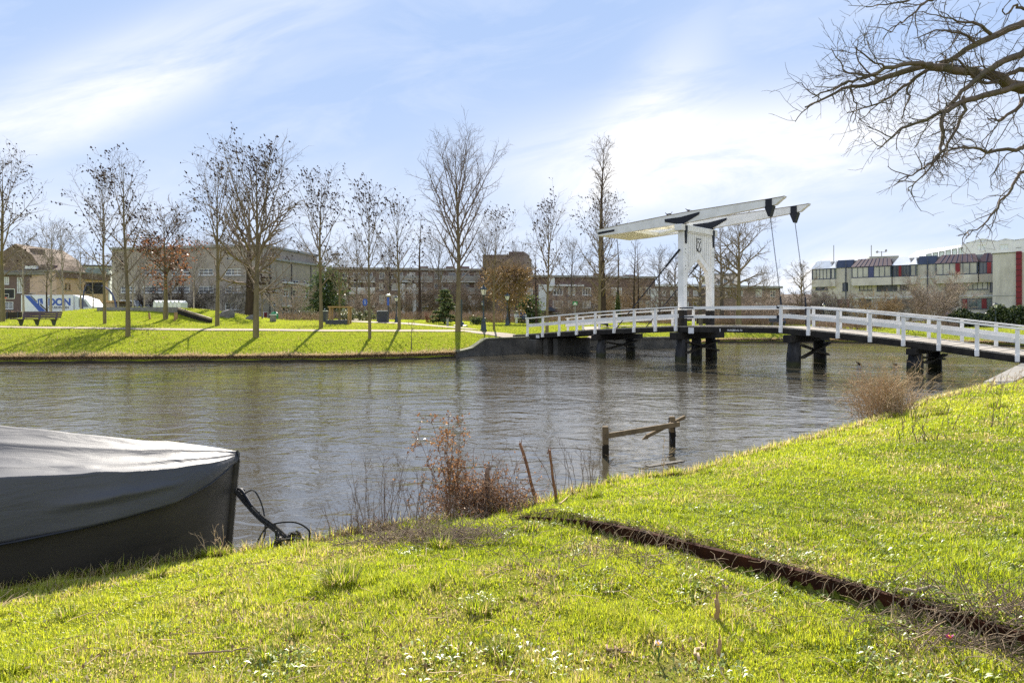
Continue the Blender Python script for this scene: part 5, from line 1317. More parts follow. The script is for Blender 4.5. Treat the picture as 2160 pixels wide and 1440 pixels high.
# ------------------------------------------------------------------ the big tree leaning in from the right
def near_tree():
    t=empty("overhanging_tree",(12.6,11.6,float(znear(12.6,11.6))),0,"large bare tree whose lichen-covered branches reach in from the upper right","tree")
    loc=t.location.copy(); R=random.Random(99); S=2.88
    tr=TB(); tb=TB()
    hub=Vector((12.3,11.6,6.3))
    tr.add([Vector((12.6,11.6,-0.3))+Vector((0,0,loc.z)),Vector((12.6,11.6,1.6)),Vector((12.5,11.6,3.4)),Vector((12.35,11.6,5.2)),hub,Vector((12.2,11.7,8.2)),Vector((12.1,11.8,10.5))],[0.62,0.46,0.42,0.40,0.36,0.26,0.12],12)
    lim=[ # points in the photo crop, depth start/end, radius start/end, from the trunk?
     ([(1440,540),(1300,480),(1180,450),(1090,430),(900,410),(840,398),(700,440),(560,480),(480,520),(350,540),(200,610),(110,655)],11.5,10.6,.130,.010,True),
     ([(845,398),(740,390),(600,420),(470,470),(370,500),(250,550),(150,600)],10.9,10.3,.050,.008,False),
     ([(1440,140),(1300,200),(1180,260),(1080,310),(980,370),(900,400),(800,460),(700,530),(600,600),(500,650),(370,690)],11.9,10.9,.085,.008,True),
     ([(1440,320),(1330,370),(1200,440),(1130,500),(1060,560),(970,660),(850,720),(700,780),(620,850),(560,900)],11.2,10.4,.075,.008,True),
     ([(1440,510),(1250,570),(1080,620),(970,670),(945,760),(945,900),(880,980),(800,1040),(690,1090)],11.0,10.2,.070,.008,True),
     ([(1065,600),(1060,720),(980,870),(920,950),(880,1010),(800,1100),(720,1160)],10.8,10.5,.030,.007,False),
     ([(1440,890),(1380,910),(1230,915),(1090,900),(980,910),(900,960)],11.3,10.6,.045,.007,True),
     ([(1440,1040),(1380,1100),(1330,1180),(1240,1310),(1150,1390),(1070,1430)],11.2,10.7,.032,.007,True),
     ([(1000,-60),(900,0),(830,20),(760,90),(680,150),(630,190)],11.8,11.5,.034,.007,True),
     ([(1240,200),(1130,140),(1000,120),(880,80)],11.6,11.4,.035,.007,False),
     ([(1150,250),(1050,210),(900,190),(780,240)],11.4,11.2,.03,.007,False),
     ([(800,-30),(690,10),(600,30),(480,45)],11.8,11.6,.026,.006,True),
     ([(1440,430),(1350,450),(1250,500),(1150,480),(1040,370),(900,385)],11.6,11.0,.05,.010,True),
     ([(1440,600),(1400,650),(1330,700),(1280,740),(1200,720)],11.3,11.0,.05,.008,True),
     ([(560,480),(490,430),(430,330),(420,240)],10.7,10.6,.016,.006,False),
     ([(590,415),(500,360),(430,300),(410,290)],10.5,10.4,.016,.006,False),
     ([(470,470),(380,440),(320,370),(280,300)],10.5,10.4,.014,.006,False),
     ([(740,510),(740,590),(720,660),(690,740)],10.7,10.6,.016,.006,False),
     ([(395,510),(400,590),(430,660),(400,740)],10.6,10.5,.013,.006,False),
     ([(1440,60),(1380,40),(1340,90),(1300,60)],11.9,11.8,.03,.008,True),
     ([(1230,910),(1180,960),(1100,970)],10.9,10.8,.014,.006,False),
    ]
    def twig_run(path,Lp,r0,depth):
        cnt=int(Lp*(6.2 if depth==1 else 7.0 if depth==2 else 5.4)+R.random())
        for i in range(cnt):
            u=(0.06 if depth==1 else .12)+0.92*(i+R.random())/max(cnt,1); u=min(u,0.99); p,d=lerp_path(path,u)
            d2=rot_about(d,R.uniform(0,6.283),math.radians(R.uniform(30,70)))
            if depth==1: L=R.uniform(.30,1.05)*(1.0-.62*u); dr=-0.18 if R.random()<.5 else 0.22
            elif depth==2: L=R.uniform(.16,.5); dr=-0.15 if R.random()<.5 else .2
            else: L=R.uniform(.08,.22); dr=0
            r1=max(min(r0*.42,0.010),0.0046) if depth==1 else 0.0042 if depth==2 else 0.0035
            q=limb(R,p,d2,L,6 if depth==1 else 4 if depth==2 else 3,dr,0.20 if depth<3 else .25)
            n=len(q); tb.add(q,[r1*(1-.45*j/(n-1)) for j in range(n)],4 if depth==1 else 3)
            if depth<3: twig_run(q,L,r1,depth+1)
    for pts,d0,d1,r0,r1,off in lim:
        r0*=.68
        n=len(pts); P=[]
        # smooth the traced line
        for k in range((n-1)*3+1):
            u=k/3; i=min(int(u),n-2); f=u-i
            a,b=pts[i],pts[i+1]; a0=pts[max(i-1,0)]; b1=pts[min(i+2,n-1)]
            cr=lambda j: 0.5*((2*a[j])+(-a0[j]+b[j])*f+(2*a0[j]-5*a[j]+4*b[j]-b1[j])*f*f+(-a0[j]+3*a[j]-3*b[j]+b1[j])*f**3)
            x,y=cr(0),cr(1); dd=d0+(d1-d0)*k/((n-1)*3)
            q=ray(1660+x/S,y/S,dd); q+=Vector((R.gauss(0,.012),R.gauss(0,.03),R.gauss(0,.012))); P.append(q)
        if off:
            a=P[0]; h=Vector((12.3,11.6,max(4.6,min(10,a.z-0.2)))); rr0=r0*1.35
            pre=[h.lerp(a,u)+Vector((0,0,0.25*math.sin(u*3.14))) for u in (0,.25,.5,.75)]; P=pre+P; rad=[rr0,rr0*.95,rr0*.9,r0*1.05]
        else: rad=[]
        m=len(P)-len(rad); rad=rad+[r0*(1-k/(m-1))**1.1+r1 for k in range(m)]
        tb.add(P,rad,7)
        Lp=sum((P[i+1]-P[i]).length for i in range(len(P)-1)); vis=P[(len(P)-m):]; Lv=sum((vis[i+1]-vis[i]).length for i in range(len(vis)-1))
        twig_run(vis,Lv,r0,1)
    for T,nm,mt in ((tr,"trunk",bark_olive),(tb,"crown",M("near_branch_bark",(0.150,0.115,0.085),(0.082,0.066,0.058),5,.9,.5,18,spec=.1,dirt=(0.13,0.125,0.045),dscale=2.5,damt=.7))):
        V,Q=T.arrays(); np_mesh(nm,V-np.array(loc),Q,None,mt,t,True)
near_tree()
# ------------------------------------------------------------------ park furniture
def bench():
    p=hit(78,687); d=p.y; w=96/FPX*d
    t=empty("park_bench",p,-0.02,"weathered slatted park bench facing away on the left lawn by the path","bench")
    h=w/2
    # sits facing the far side; back towards the canal is open: back rest at +y
    sm=MB()
    for k in range(4): sm.cbox((-h,-0.42+k*0.135,0.42),(h-0.12,-0.30+k*0.135,0.475),0.012)
    sm.build("seat",bench_wood,t)
    bm=MB()
    for k in range(3):
        y=0.13+0.05*k; z=0.52+k*0.15; bm.cbox((-h+0.42,y,z),(h+0.02,y+0.05,z+0.135),0.012)
    bm.build("backrest",bench_wood,t)
    for x in (-h*0.68,0.05,h*0.78):
        MB().prism([(x-0.04,-0.40,0.417),(x-0.04,0.20,0.417),(x-0.04,0.12,0.30),(x-0.04,0.0,-0.05),(x-0.04,-0.10,-0.05),(x-0.04,-0.26,0.30)],(0.08,0,0)).prism([(x-0.05,0.10,0.42),(x-0.05,0.19,0.42),(x-0.05,0.30,0.96),(x-0.05,0.26,0.96)],(0.10,0,0)).build("leg",dark_metal,t)
bench()
def lantern(lab,pos,H,rz=0.0):
    t=empty("street_lantern",pos,rz,lab,"street lamp","old style lantern posts")
    s=H/3.6
    k=MB().lathe([(0.26,-0.05),(0.26,0.10),(0.21,0.14),(0.19,0.55),(0.15,0.70),(0.17,0.74),(0.11,0.80),(0.085,1.05),(0.10,1.10),(0.065,1.16),(0.052,1.9),(0.075,1.93),(0.075,2.0),(0.048,2.04),(0.042,2.62),(0.08,2.66),(0.05,2.72)],10)
    p=k.build("post",lamp_iron,t,True)
    MB().bar((-0.24,0,2.36),(0.24,0,2.36),0.03,0.03).build("ladder_bar",lamp_iron,p)
    MB().lathe([(0.14,2.78),(0.27,3.22)],4,rot=math.pi/4).build("lamp_glass",lamp_glass,t)
    f=MB()
    for i in range(4):
        a=math.pi/4+i*math.pi/2; c,s_=math.cos(a),math.sin(a)
        f.bar((0.145*c,0.145*s_,2.78),(0.278*c,0.278*s_,3.22),0.028,0.028)
        b=a+math.pi/2; f.bar((0.145*c,0.145*s_,2.775),(0.145*math.cos(b),0.145*math.sin(b),2.775),0.03,0.03); f.bar((0.278*c,0.278*s_,3.225),(0.278*math.cos(b),0.278*math.sin(b),3.225),0.035,0.035)
    f.lathe([(0.05,2.70),(0.13,2.775)],4,rot=math.pi/4); f.build("lamp_frame",lamp_iron,t)
    MB().lathe([(0.33,3.235),(0.20,3.36),(0.12,3.40),(0.12,3.46),(0.05,3.50),(0.05,3.56),(0.015,3.62)],8).build("lamp_hood",lamp_iron,t)
    t.scale=(s,s,s); return t
def lamp_at(lab,px,by,ty,d=None):
    p=hit(px,by) if d is None else at_d(px,d); H=EYE+(HOR-ty)/FPX*p.y-p.z; return lantern(lab,p,H,0.3*px)
lamp_at("nearest and largest black lantern post at the edge of the path",1020,698,600)
lamp_at("second lantern post, right of the short seed-hung tree",1070,685,617,66)
lamp_at("small distant lantern seen just behind the nearest lantern post",1018,0,634,88)
lamp_at("lantern post half hidden behind the trunk at the paved path",836,686,622,62)
lamp_at("lantern in front of the hedge at the right",2100,0,637,66)
lamp_at("lantern above the railing by the office's left shrubs",1738,0,638,82)
def bins():
    for lab,px,d,ty,w in (("wide dark grey bin cabinet beside the blue-topped pole",808,62,655,19),("narrow dark grey bin cabinet behind the forked seed-hung tree",685,60,655,9)):
        p=at_d(px,d); H=EYE+(HOR-ty)/FPX*d-p.z; W=w/FPX*d
        t=empty("bin_cabinet",p,0,lab,"bin cabinet","dark bin cabinets")
        MB().cbox((-W/2,-0.35,-0.05),(W/2,0.35,H-0.06),0.03).build("body",dark_metal,t)
        MB().cbox((-W/2-0.02,-0.38,H-0.057),(W/2+0.02,0.38,H),0.02).build("lid",panel_white,t)
        s=MB()
        for k in range(1,9): s.box((-W/2+.04,-0.356,H*k/10),(W/2-.04,-0.352,H*k/10+0.02))
        s.build("slat",iron,t)
    p=at_d(799,66); t=empty("litter_bin",p,0,"small slim litter bin left of the wide bin cabinet","litter bin")
    MB().lathe([(0.20,-0.05),(0.22,0.1),(0.22,0.85),(0.25,0.9),(0.24,1.0),(0.10,1.06)],10).build("body",dark_metal,t); MB().box((-0.12,-0.235,0.75),(0.12,-0.218,0.86)).build("slot",blackboard,t)
    p=at_d(819,61.5); H=EYE+(HOR-621)/FPX*61.5-p.z; t=empty("lamp_pole",p,0,"modern grey lamp pole with a small blue panel beside the bin cabinet","lamp pole")
    MB().tube([(0,0,-.1),(0,0,H*0.93)],[0.07,0.05],8).build("pole",dark_metal,t); MB().box((-0.10,-0.09,H*0.62),(0.10,-0.06,H*0.9)).build("sign_panel",blue_paint,t)
    MB().lathe([(0.05,H*.93),(0.26,H*.96),(0.20,H),(0.06,H*1.015)],10).build("lamp_head",lamp_glass,t)
    p=at_d(770,72); H=EYE+(HOR-632)/FPX*72-p.z; t=empty("path_sign",p,0.1,"round blue footpath sign on a thin grey pole","sign")
    MB().tube([(0,0,-.1),(0,0,H)],0.035,6).build("pole",trim_grey,t)
    dk=[(0.26*math.cos(i*math.pi/10),-0.05,H-0.28+0.38*math.sin(i*math.pi/10)) for i in range(20)]; f=MB().prism(dk,(0,0.02,0)).build("sign_plate",blue_paint,t)
    MB().ell((0,-0.062,H-0.08),(0.03,0.004,0.035)).bar((0,-0.06,H-0.12),(0,-0.06,H-0.32),0.05,0.006,(0,1,0)).bar((0,-0.06,H-0.30),(0.07,-0.06,H-0.48),0.03,0.006,(0,1,0)).bar((0,-0.06,H-0.30),(-0.06,-0.06,H-0.48),0.03,0.006,(0,1,0)).build("walker_mark",panel_white,f)
    p=at_d(1213,80); H=EYE+(HOR-636)/FPX*80-p.z; t=empty("green_sign",p,0,"small green and white sign on a post behind the bridge railing","sign")
    MB().tube([(0,0,-.1),(0,0,H)],0.05,6).build("pole",trim_grey,t); f=MB().box((-0.28,-0.07,H-0.42),(0.28,-0.045,H)).build("sign_plate",sign_green,t); MB().prism([(-0.2,-0.075,H-0.32),(0.2,-0.075,H-0.32),(0.1,-0.075,H-0.12),(-0.1,-0.075,H-0.12)],(0,0.004,0)).box((-0.24,-0.079,H-0.40),(0.24,-0.072,H-0.36)).build("sign_mark",panel_white,f)
    p=at_d(944,57.5); t=empty("marker_post",p,0,"short grey marker post on the lawn left of the fan-crowned tree","post"); MB().cbox((-0.09,-0.09,-.05),(0.09,0.09,0.58),0.02).build("shaft",trim_grey,t); MB().cbox((-0.11,-0.11,0.583),(0.11,0.11,0.66),0.02).build("cap",paleconcrete,t)
    p=hit(576,678); t=empty("stone_marker",p,0,"small pale stone block before the school wing","stone"); MB().cbox((-0.22,-0.18,-.05),(0.22,0.18,0.50),0.06).build("block",paleconcrete,t); MB().cbox((-0.25,-0.2,0.503),(0.25,0.2,0.58),0.03).build("cap",panel_white,t)
    p=at_d(579,62); t=empty("garden_hose_reel",p,0,"small green round reel behind the pale stone block","reel"); MB().lathe([(0.1,0),(0.32,0.08),(0.36,0.4),(0.30,0.7),(0.1,0.8)],10).build("drum",sign_green,t); MB().tube([(0,0,.8),(0.05,0,1.15)],.03,6).build("handle",iron,t)
bins()
def frame_planter():
    d=54; p=at_d(718,d); t=empty("tree_guard",p,0.12,"square timber frame of four posts around a tree in a dark planter","tree guard")
    w=1.45/2*38/38*1.0; w=19/FPX*d; H=EYE+(HOR-646)/FPX*d-p.z
    for x in (-w,w):
        for y in (-w,w): MB().cbox((x-0.07,y-0.07,-.05),(x+0.07,y+0.07,H-0.12),0.015).build("post",post_wood,t)
    tb=MB()
    for y in (-w,w): tb.cbox((-w-0.16,y-0.09,H-0.117),(w+0.16,y+0.09,H),0.015)
    for x in (-w,w): tb.cbox((x-0.09,-w+0.092,H-0.115),(x+0.09,w-0.092,H-0.002),0.015)
    tb.build("top_frame",post_wood,t)
    pl=MB(); pl.cbox((-w-.3,-w-0.25,-.05),(w-.1,-w-0.15,0.38),0.03).cbox((-w-.3,w,-.05),(w-.1,w+.1,0.38),0.03).cbox((-w-.3,-w-.147,-.05),(-w-.2,w-.003,0.38),0.03).cbox((w-.2,-w-.147,-.05),(w-.1,w-.003,0.38),0.03); o=pl.build("planter",dark_metal,t)
    MB().box((-w-.19,-w-.14,0.1),(w-.21,w-.01,0.30)).build("soil",M("planter_soil",(0.05,0.04,0.03),(0.03,0.025,0.02),20,1),o)
frame_planter()
def mound_walls():
    d=52.3; a=at_d(204,d); b=at_d(376,d); t=empty("retaining_wall",a,math.atan2(b.y-a.y,b.x-a.x),"low grey plank wall along the crest of the mound","wall")
    W=(Vector((b.x,b.y))-Vector((a.x,a.y))).length; z0=min(a.z,b.z)-a.z; zt=EYE+(HOR-648)/FPX*d-a.z
    m=MB(); 
    for k in range(2): m.cbox((0,0,zt-0.42+k*0.215),(W,0.18,zt-0.21+k*0.215),0.015)
    m.build("wall_boards",M("grey_board",(0.24,0.235,0.23),(0.17,0.165,0.16),4,.85,.4),t)
    for k in range(8): MB().cbox((W*k/7-0.06,0.183,-0.8),(W*k/7+0.06,0.28,zt),0.01).build("stake",oldwood,t)
    p=ray(376,651,52.2); q=ray(446,673,50); t=empty("ramp_edge",(p.x,p.y,0),0,"sloping timber and concrete edge running down the mound's right side","edging"); o=Vector((p.x,p.y,0))
    MB().bar(p-o,q-o,0.16,0.14).build("kerb",oldwood,t); MB().bar(p-o+Vector((0,-.02,-0.273)),q-o+Vector((0,-.02,-0.273)),0.14,0.40).build("side_board",tar,t)
    # grey corrugated panels behind the crest
    a=at_d(322,70); b=at_d(381,70); t=empty("grey_container",a,0,"pale grey corrugated containers behind the mound wall","container"); W=b.x-a.x; zt=EYE+(HOR-637)/FPX*70-a.z
    m=MB(); n=7
    for k in range(n): m.cbox((W*k/n+.02,0,0),(W*(k+1)/n-.02,1.6,zt),0.06)
    m.build("body",zinc,t); r=MB()
    for k in range(n): r.prism([(W*k/n+.1,-0.05,zt+.003),(W*(k+1)/n-.1,-0.05,zt+.003),(W*(k+.5)/n,-0.05,zt+.18)],(0,1.6,0))
    r.build("lid",panel_white,t)
mound_walls()
def stake(lab,px,by,ty,d=None,w=0.10,lean=0.05,mat=None,grp="short wooden stakes on the mound"):
    p=hit(px,by) if d is None else at_d(px,d); H=EYE+(HOR-ty)/FPX*p.y-p.z
    t=empty("wooden_stake",p,0.3,lab,"stake",grp); m=MB(); m.cbox((-w/2,-w/2,-.1),(w/2,w/2,H),0.015)
    for v in m.v: v.x+=lean*v.z
    m.build("shaft",mat or post_wood,t); c=MB(); c.cbox((-w/2-.01,-w/2-.01,H+.002),(w/2+.01,w/2+.01,H+.03),0.005)
    for v in c.v: v.x+=lean*v.z
    c.build("top",oldwood,t)
stake("short stake left of the rusty oak's trunk",316,673,660,None,0.13,-0.12)
stake("front stake of the close pair right of the rusty oak",368.5,676.5,659,None,0.13,0.06)
stake("rear stake of the close pair right of the rusty oak",373,672.5,659,None,0.12,-0.02)
def boulder(lab,px,by,w,h,seed,d=None):
    p=hit(px,by) if d is None else at_d(px,d); R=np.random.RandomState(seed); d=p.y; W=w/FPX*d/2; Hh=h/FPX*d
    m=MB(); m.ell((0,0,0),(W,W*0.7,1),18,12); V=np.array([tuple(v) for v in m.v]); V[:,2]*=Hh*0.9
    n=V/np.maximum(np.linalg.norm(V,axis=1,keepdims=True),1e-6); f=1+0.28*(fbm(n[:,0]*2+seed,n[:,2]*2+n[:,1]*2,3)-.5)*2
    V*=f[:,None]; V[:,2]-=0.12*Hh; V[:,0]+=0.18*V[:,2]
    # flat facets
    for k in range(6):
        dv=R.normal(0,1,3); dv[2]=abs(dv[2]); dv/=np.linalg.norm(dv); s=V@dv; lim=np.max(s)*0.80; ov=np.clip(s-lim,0,None); V-=ov[:,None]*dv[None]*0.9
    m.v=[Vector(v) for v in V]; o=m.build("boulder",boulder_m); o.location=p; tag(o,lab,"boulder",None); return o
boulder("largest grey boulder, flat slab shape on the lawn before the school",477,668,36,20,1)
boulder("second grey boulder, right of the flat slab one and behind the broadest tree",530,673,30,12,2)
boulder("boulder lying on the far lawn seen through the right railing",1946,0,24,12,3,66)
boulder("low pointed rock right of the boulder behind the railing",1992,0,22,11,4,64)
# iron gate-like monument behind the fan-crowned tree
def monument():
    p=at_d(971,58); t=empty("iron_plinth",p,0.1,"dark iron column on a low spreading foot hidden behind the fan-crowned tree","monument"); H=EYE+(HOR-632)/FPX*58-p.z
    MB().lathe([(0.62,-.05),(0.62,0.08),(0.35,0.14),(0.28,0.35),(0.2,0.4)],8).build("foot",lamp_iron,t); MB().cbox((-0.16,-0.16,0.403),(0.16,0.16,H),0.03).build("column",lamp_iron,t)
monument()

# ------------------------------------------------------------------ lorry with driving-school lettering, hoops
def lorry():
    d=72; a=at_d(44,d); t=empty("lorry",a,0.0,"white lorry whose box is lettered in blue, parked behind the birches","lorry")
    sc=d/FPX; zf=lambda py: EYE+(HOR-py)*sc-a.z
    L=110*sc; z0,z1=zf(657.5),zf(622)
    body=MB().cbox((0,0,z0),(L,2.4,z1),0.04).build("box_body",M("lorry_white",(0.72,0.74,0.78),(0.66,0.68,0.72),1,.45),t)
    X=lambda px:(px-44)*sc
    blk=M("lorry_black",(0.02,0.022,0.03),(0.018,0.02,0.026),3,.5)
    y=-0.006
    def strip(p,mat,nm): MB().prism([(X(x),y,zf(yy)) for x,yy in p],(0,0.004,0)).build(nm,mat,body)
    strip([(52,623.5),(62,623.5),(97,656.5),(82,656.5)],blue_paint,"stripe")
    strip([(63,623.5),(66,623.5),(79,636),(77.5,637.5)],blk,"stripe"); strip([(84,643),(86.5,641.5),(97,652),(97,655)],blk,"stripe")
    strip([(79,630.5),(89.5,629),(91,641),(80.5,642.5)],blue_paint,"learner_plate")
    mt=lambda x,z:Matrix.Translation((x,y-0.006,z))@Matrix.Rotation(math.pi/2,4,'X')
    text_obj("lettering","L",0.50,panel_white,body,mt(X(82.5),zf(640.3)),0.002,0.02)
    text_obj("lettering","DON",1.02,blue_paint,body,mt(X(101.5),zf(643.6)),0.002,0.045)
    text_obj("lettering","OPLEIDINGEN",0.345,blk,body,mt(X(101.5),zf(650.8)),0.002,0.004)
    MB().box((0.1,0.1,z0-0.25),(L+1.2,2.2,z0-0.003)).build("chassis",blackboard,t)
    cab=MB(); cab.prism([(L+0.15,0.08,z0-0.3),(L+0.15,0.08,z1-0.05),(L+1.35,0.08,z1-0.45),(L+1.95,0.08,z0+0.55),(L+2.0,0.08,z0-0.3)],(0,2.25,0)); c=cab.build("cab",M("cab_white",(0.66,0.70,0.75),(0.6,0.64,0.7),1,.4),t)
    MB().prism([(L+0.55,0.07,z0+0.5),(L+0.55,0.07,z1-0.4),(L+1.2,0.07,z1-0.62),(L+1.6,0.07,z0+0.5)],(0,0.006,0)).build("side_window",glass,c)
    MB().box((L+1.0,-0.05,z0-.1),(L+1.9,0.075,z0+0.15)).build("bumper",blackboard,c)
    for x in (0.9,2.0,L+1.1):
        w=MB(); w.lathe([(0.45,0),(0.48,0.05),(0.48,0.25),(0.45,0.3)],16)
        for v in w.v: v.x,v.y,v.z = x+v.x, 0.02+v.z, 0.48+v.y
        o=w.build("wheel",blackboard,t); h=MB(); h.lathe([(0.2,0),(0.22,0.03)],12)
        for v in h.v: v.x,v.y,v.z = x+v.x, -0.003+v.z*.5, 0.48+v.y
        h.build("hub",trim_grey,o)
lorry()
def fence_low():
    a=at_d(-30,68); b=at_d(150,69); t=empty("low_fence",a,math.atan2(b.y-a.y,b.x-a.x),"low dark fence along the lawn's rear edge behind the bench","fence"); W=(b-a).length; z=EYE+(HOR-657)/FPX*68-a.z
    MB().cbox((0,0,-0.3),(W,0.08,z-0.06),0.01).build("boards",edging_m,t)
    for k in range(9): MB().cbox((W*k/8-.05,-0.06,-0.3),(W*k/8+.05,-0.003,z),0.01).build("post",dark_metal,t)
fence_low()
def hoops():
    d=64; p=at_d(4,d); sc=d/FPX; t=empty("basketball_hoop",p,0,"basketball backboard with white outline and orange ring at the left edge","basketball hoop")
    zf=lambda py:EYE+(HOR-py)*sc-p.z; X=lambda px:(px-4)*sc
    x0,x1,z0,z1=X(-8),X(31),zf(629.5),zf(609.5)
    b=MB().box((x0,0,z0),(x1,0.05,z1)).build("backboard",blackboard,t)
    f=MB(); 
    for q in (((x0,z0),(x1,z0)),((x0,z1),(x1,z1)),((x0,z0),(x0,z1)),((x1,z0),(x1,z1))): f.bar((q[0][0],-0.02,q[0][1]),(q[1][0],-0.02,q[1][1]),0.03,0.06)
    a0,a1,b0,b1=X(6),X(19),zf(627),zf(620)
    for q in (((a0,b0),(a1,b0)),((a0,b1),(a1,b1)),((a0,b0),(a0,b1)),((a1,b0),(a1,b1))): f.bar((q[0][0],-0.02,q[0][1]),(q[1][0],-0.02,q[1][1]),0.03,0.04)
    f.build("outline",panel_white,b)
    cx=X(12.5); cz=zf(627.5); r=MB(); pts=[(cx+0.23*math.cos(i*math.pi/8),-0.28+0.23*math.sin(i*math.pi/8),cz) for i in range(17)]; r.tube(pts,0.02,6); r.bar((cx-0.12,-0.05,cz-.03),(cx+.12,-0.05,cz-.03),0.06,0.10); o=r.build("ring",orange,b)
    nt=MB()
    for i in range(8): a=i*math.pi/4; nt.tube([(cx+0.22*math.cos(a),-0.28+0.22*math.sin(a),cz),(cx+0.12*math.cos(a+.4),-0.28+0.12*math.sin(a+.4),cz-0.4)],0.008,3)
    nt.build("net",panel_white,o)
    MB().tube([(X(-14),0.3,-0.1),(X(-14),0.3,zf(625)),(X(-8),0.06,zf(618))],0.08,8).build("pole",navy_tube,t)
    # big board seen from behind on a curved double arm
    d=66; p=at_d(206,d); sc=d/FPX; t=empty("basketball_hoop",p,0,"big black hoop board seen from behind on curved blue arms","basketball hoop")
    zf=lambda py:EYE+(HOR-py)*sc-p.z; X=lambda px:(px-206)*sc
    b=MB().cbox((X(180),0,zf(620)),(X(221.5),0.08,zf(595.5)),0.01).build("backboard",blackboard,t)
    MB().bar((X(186),-0.05,zf(603)),(X(216),-0.05,zf(603)),0.05,0.06).bar((X(187),-0.05,zf(604)),(X(198),-0.05,zf(615)),0.05,0.05).bar((X(217),-0.05,zf(604)),(X(206),-0.05,zf(615)),0.05,0.05).build("brace",dark_metal,b)
    MB().tube([(X(173.5),-0.05,-0.1),(X(175),-0.05,zf(635)),(X(178),-0.05,zf(615)),(X(183),-0.05,zf(602)),(X(190),-0.05,zf(601.5))],0.075,8).build("arm",navy_tube,t)
    pts=[(X(215),-0.05,zf(603)),(X(222),-0.05,zf(605)),(X(231),-0.05,zf(612)),(X(238),-0.05,zf(622)),(X(242.5),-0.05,zf(634)),(X(245),-0.05,zf(646)),(X(246),-0.05,-0.1)]
    MB().tube(pts,0.085,8).build("arm",navy_tube,t)
    # shelter / shed behind
    a=at_d(222,76); t=empty("timber_shed",a,0,"low brown timber shed behind the mound at the hoop","shed"); s=76/FPX; W=22*s; H=EYE+(HOR-634)*s-a.z
    MB().cbox((0,0,-.1),(W,2.5,H-0.2),0.03).build("wall",oldwood,t); MB().cbox((-.2,-.3,H-.197),(W+.2,2.8,H),0.03).build("roof",post_wood,t)
hoops()
def sheds():
    # white blocks / low items behind the mound, dark glazed shopfront between
    a=at_d(250,82); t=empty("white_van",a,0,"white van half hidden between the pale birch stems behind the mound","van"); s=82/FPX; W=46*s; H=2.2
    MB().prism([(0,0,0.35),(0,0,H-0.15),(0.25,0,H),(W*0.72,0,H),(W*0.86,0,1.25),(W,0,1.05),(W,0,0.35)],(0,1.9,0)).build("body",M("van_white",(0.62,0.65,0.68),(0.56,0.58,0.62),1,.35),t)
    MB().prism([(W*0.52,-0.006,1.2),(W*0.52,-0.006,H-.25),(W*0.71,-0.006,H-.25),(W*0.82,-0.006,1.2)],(0,0.004,0)).build("side_window",glass,t)
    for x in (W*.2,W*.8):
        w=MB(); w.lathe([(0.3,0),(0.34,0.04),(0.34,0.2),(0.3,0.24)],14)
        for v in w.v: v.x,v.y,v.z=x+v.x,-0.03+v.z,0.34+v.y
        w.build("wheel",blackboard,t)
    def car(lab,px,d,L,col,rz=0.0,name="parked_car"):
        p=at_d(px,d); t=empty(name,p,rz,lab,"car","cars parked behind the shrubs"); m=M(lab[:18].replace(" ","_"),col,tuple(c*.9 for c in col),1,.3,spec=.6)
        b=MB(); h=L/2
        sec=[(-h,0.35,0.62),(-h+.1,0.25,0.85),(-h+.8,0.22,0.92),(h-1.1,0.22,0.90),(h-.15,0.25,0.76),(h,0.35,0.6)]
        v=[];f=[]
        for x,zb,zt in sec:
            for y,z in ((-.80,zb),(-.86,(zb+zt)/2),(-.78,zt),(.78,zt),(.86,(zb+zt)/2),(.80,zb)): v.append((x,y,z))
        for i in range(len(sec)-1):
            for k in range(6): a=i*6+k;c=i*6+(k+1)%6; f.append((a,a+6,c+6,c))
        f+=[tuple(range(6)),tuple(range(len(v)-1,len(v)-7,-1))]; b.add(v,f).build("body",m,t,True)
        MB().add([(-h+.75,-.74,.9),(h-1.25,-.74,.88),(h-1.25,.74,.88),(-h+.75,.74,.9),(-h+1.15,-.60,1.42),(h-2.0,-.60,1.42),(h-2.0,.60,1.42),(-h+1.15,.60,1.42)],[(4,5,6,7),(0,1,5,4),(1,2,6,5),(2,3,7,6),(3,0,4,7)]).build("cabin_glass",glass,t)
        for x in (-h+.8,h-.8):
            for y in (-.84,.64):
                w=MB(); w.lathe([(0.26,0),(0.31,0.03),(0.31,0.17),(0.26,0.2)],12)
                for q in w.v: q.x,q.y,q.z=x+q.x,y+q.z,0.31+q.y
                w.build("wheel",blackboard,t)
    car("dark blue car partly hidden behind the bridge rail right of the chains",1722,86,4.1,(0.018,0.022,0.05))
    car("grey car behind the second willow scrub right of the leaf",1686,88,4.0,(0.10,0.11,0.12))
    car("white car behind the tan-leaved tree by the seated person",1098,84,4.2,(0.55,0.56,0.58))
    # dark wooden fence behind the leaf
    a=at_d(1470,88); b=at_d(1600,88); t=empty("board_fence",a,0,"dark board fence behind the middle of the bridge","fence"); W=b.x-a.x; z=EYE+(HOR-664)/FPX*88-a.z; m=MB(); n=60
    for k in range(n): m.box((W*k/n,0,-.2),(W*(k+.92)/n,0.04,z+0.02*math.sin(k*2.1)))
    m.build("boards",edging_m,t)
    for k in range(9): MB().cbox((W*k/8-.06,0.043,-.2),(W*k/8+.06,0.16,z+.1),0.01).build("post",oldwood,t)
    a=at_d(1110,92); b=at_d(1440,94); t=empty("low_fence",a,math.atan2(b.y-a.y,b.x-a.x),"low dark garden fence in front of the dark brick flats","fence"); W=(b-a).length; m=MB(); n=80
    for k in range(n): m.box((W*k/n,0,-.2),(W*(k+.9)/n,0.04,1.0))
    m.build("boards",edging_m,t); MB().bar((0,-.05,.7),(W,-.05,.7),.06,.08).build("rail",oldwood,t)
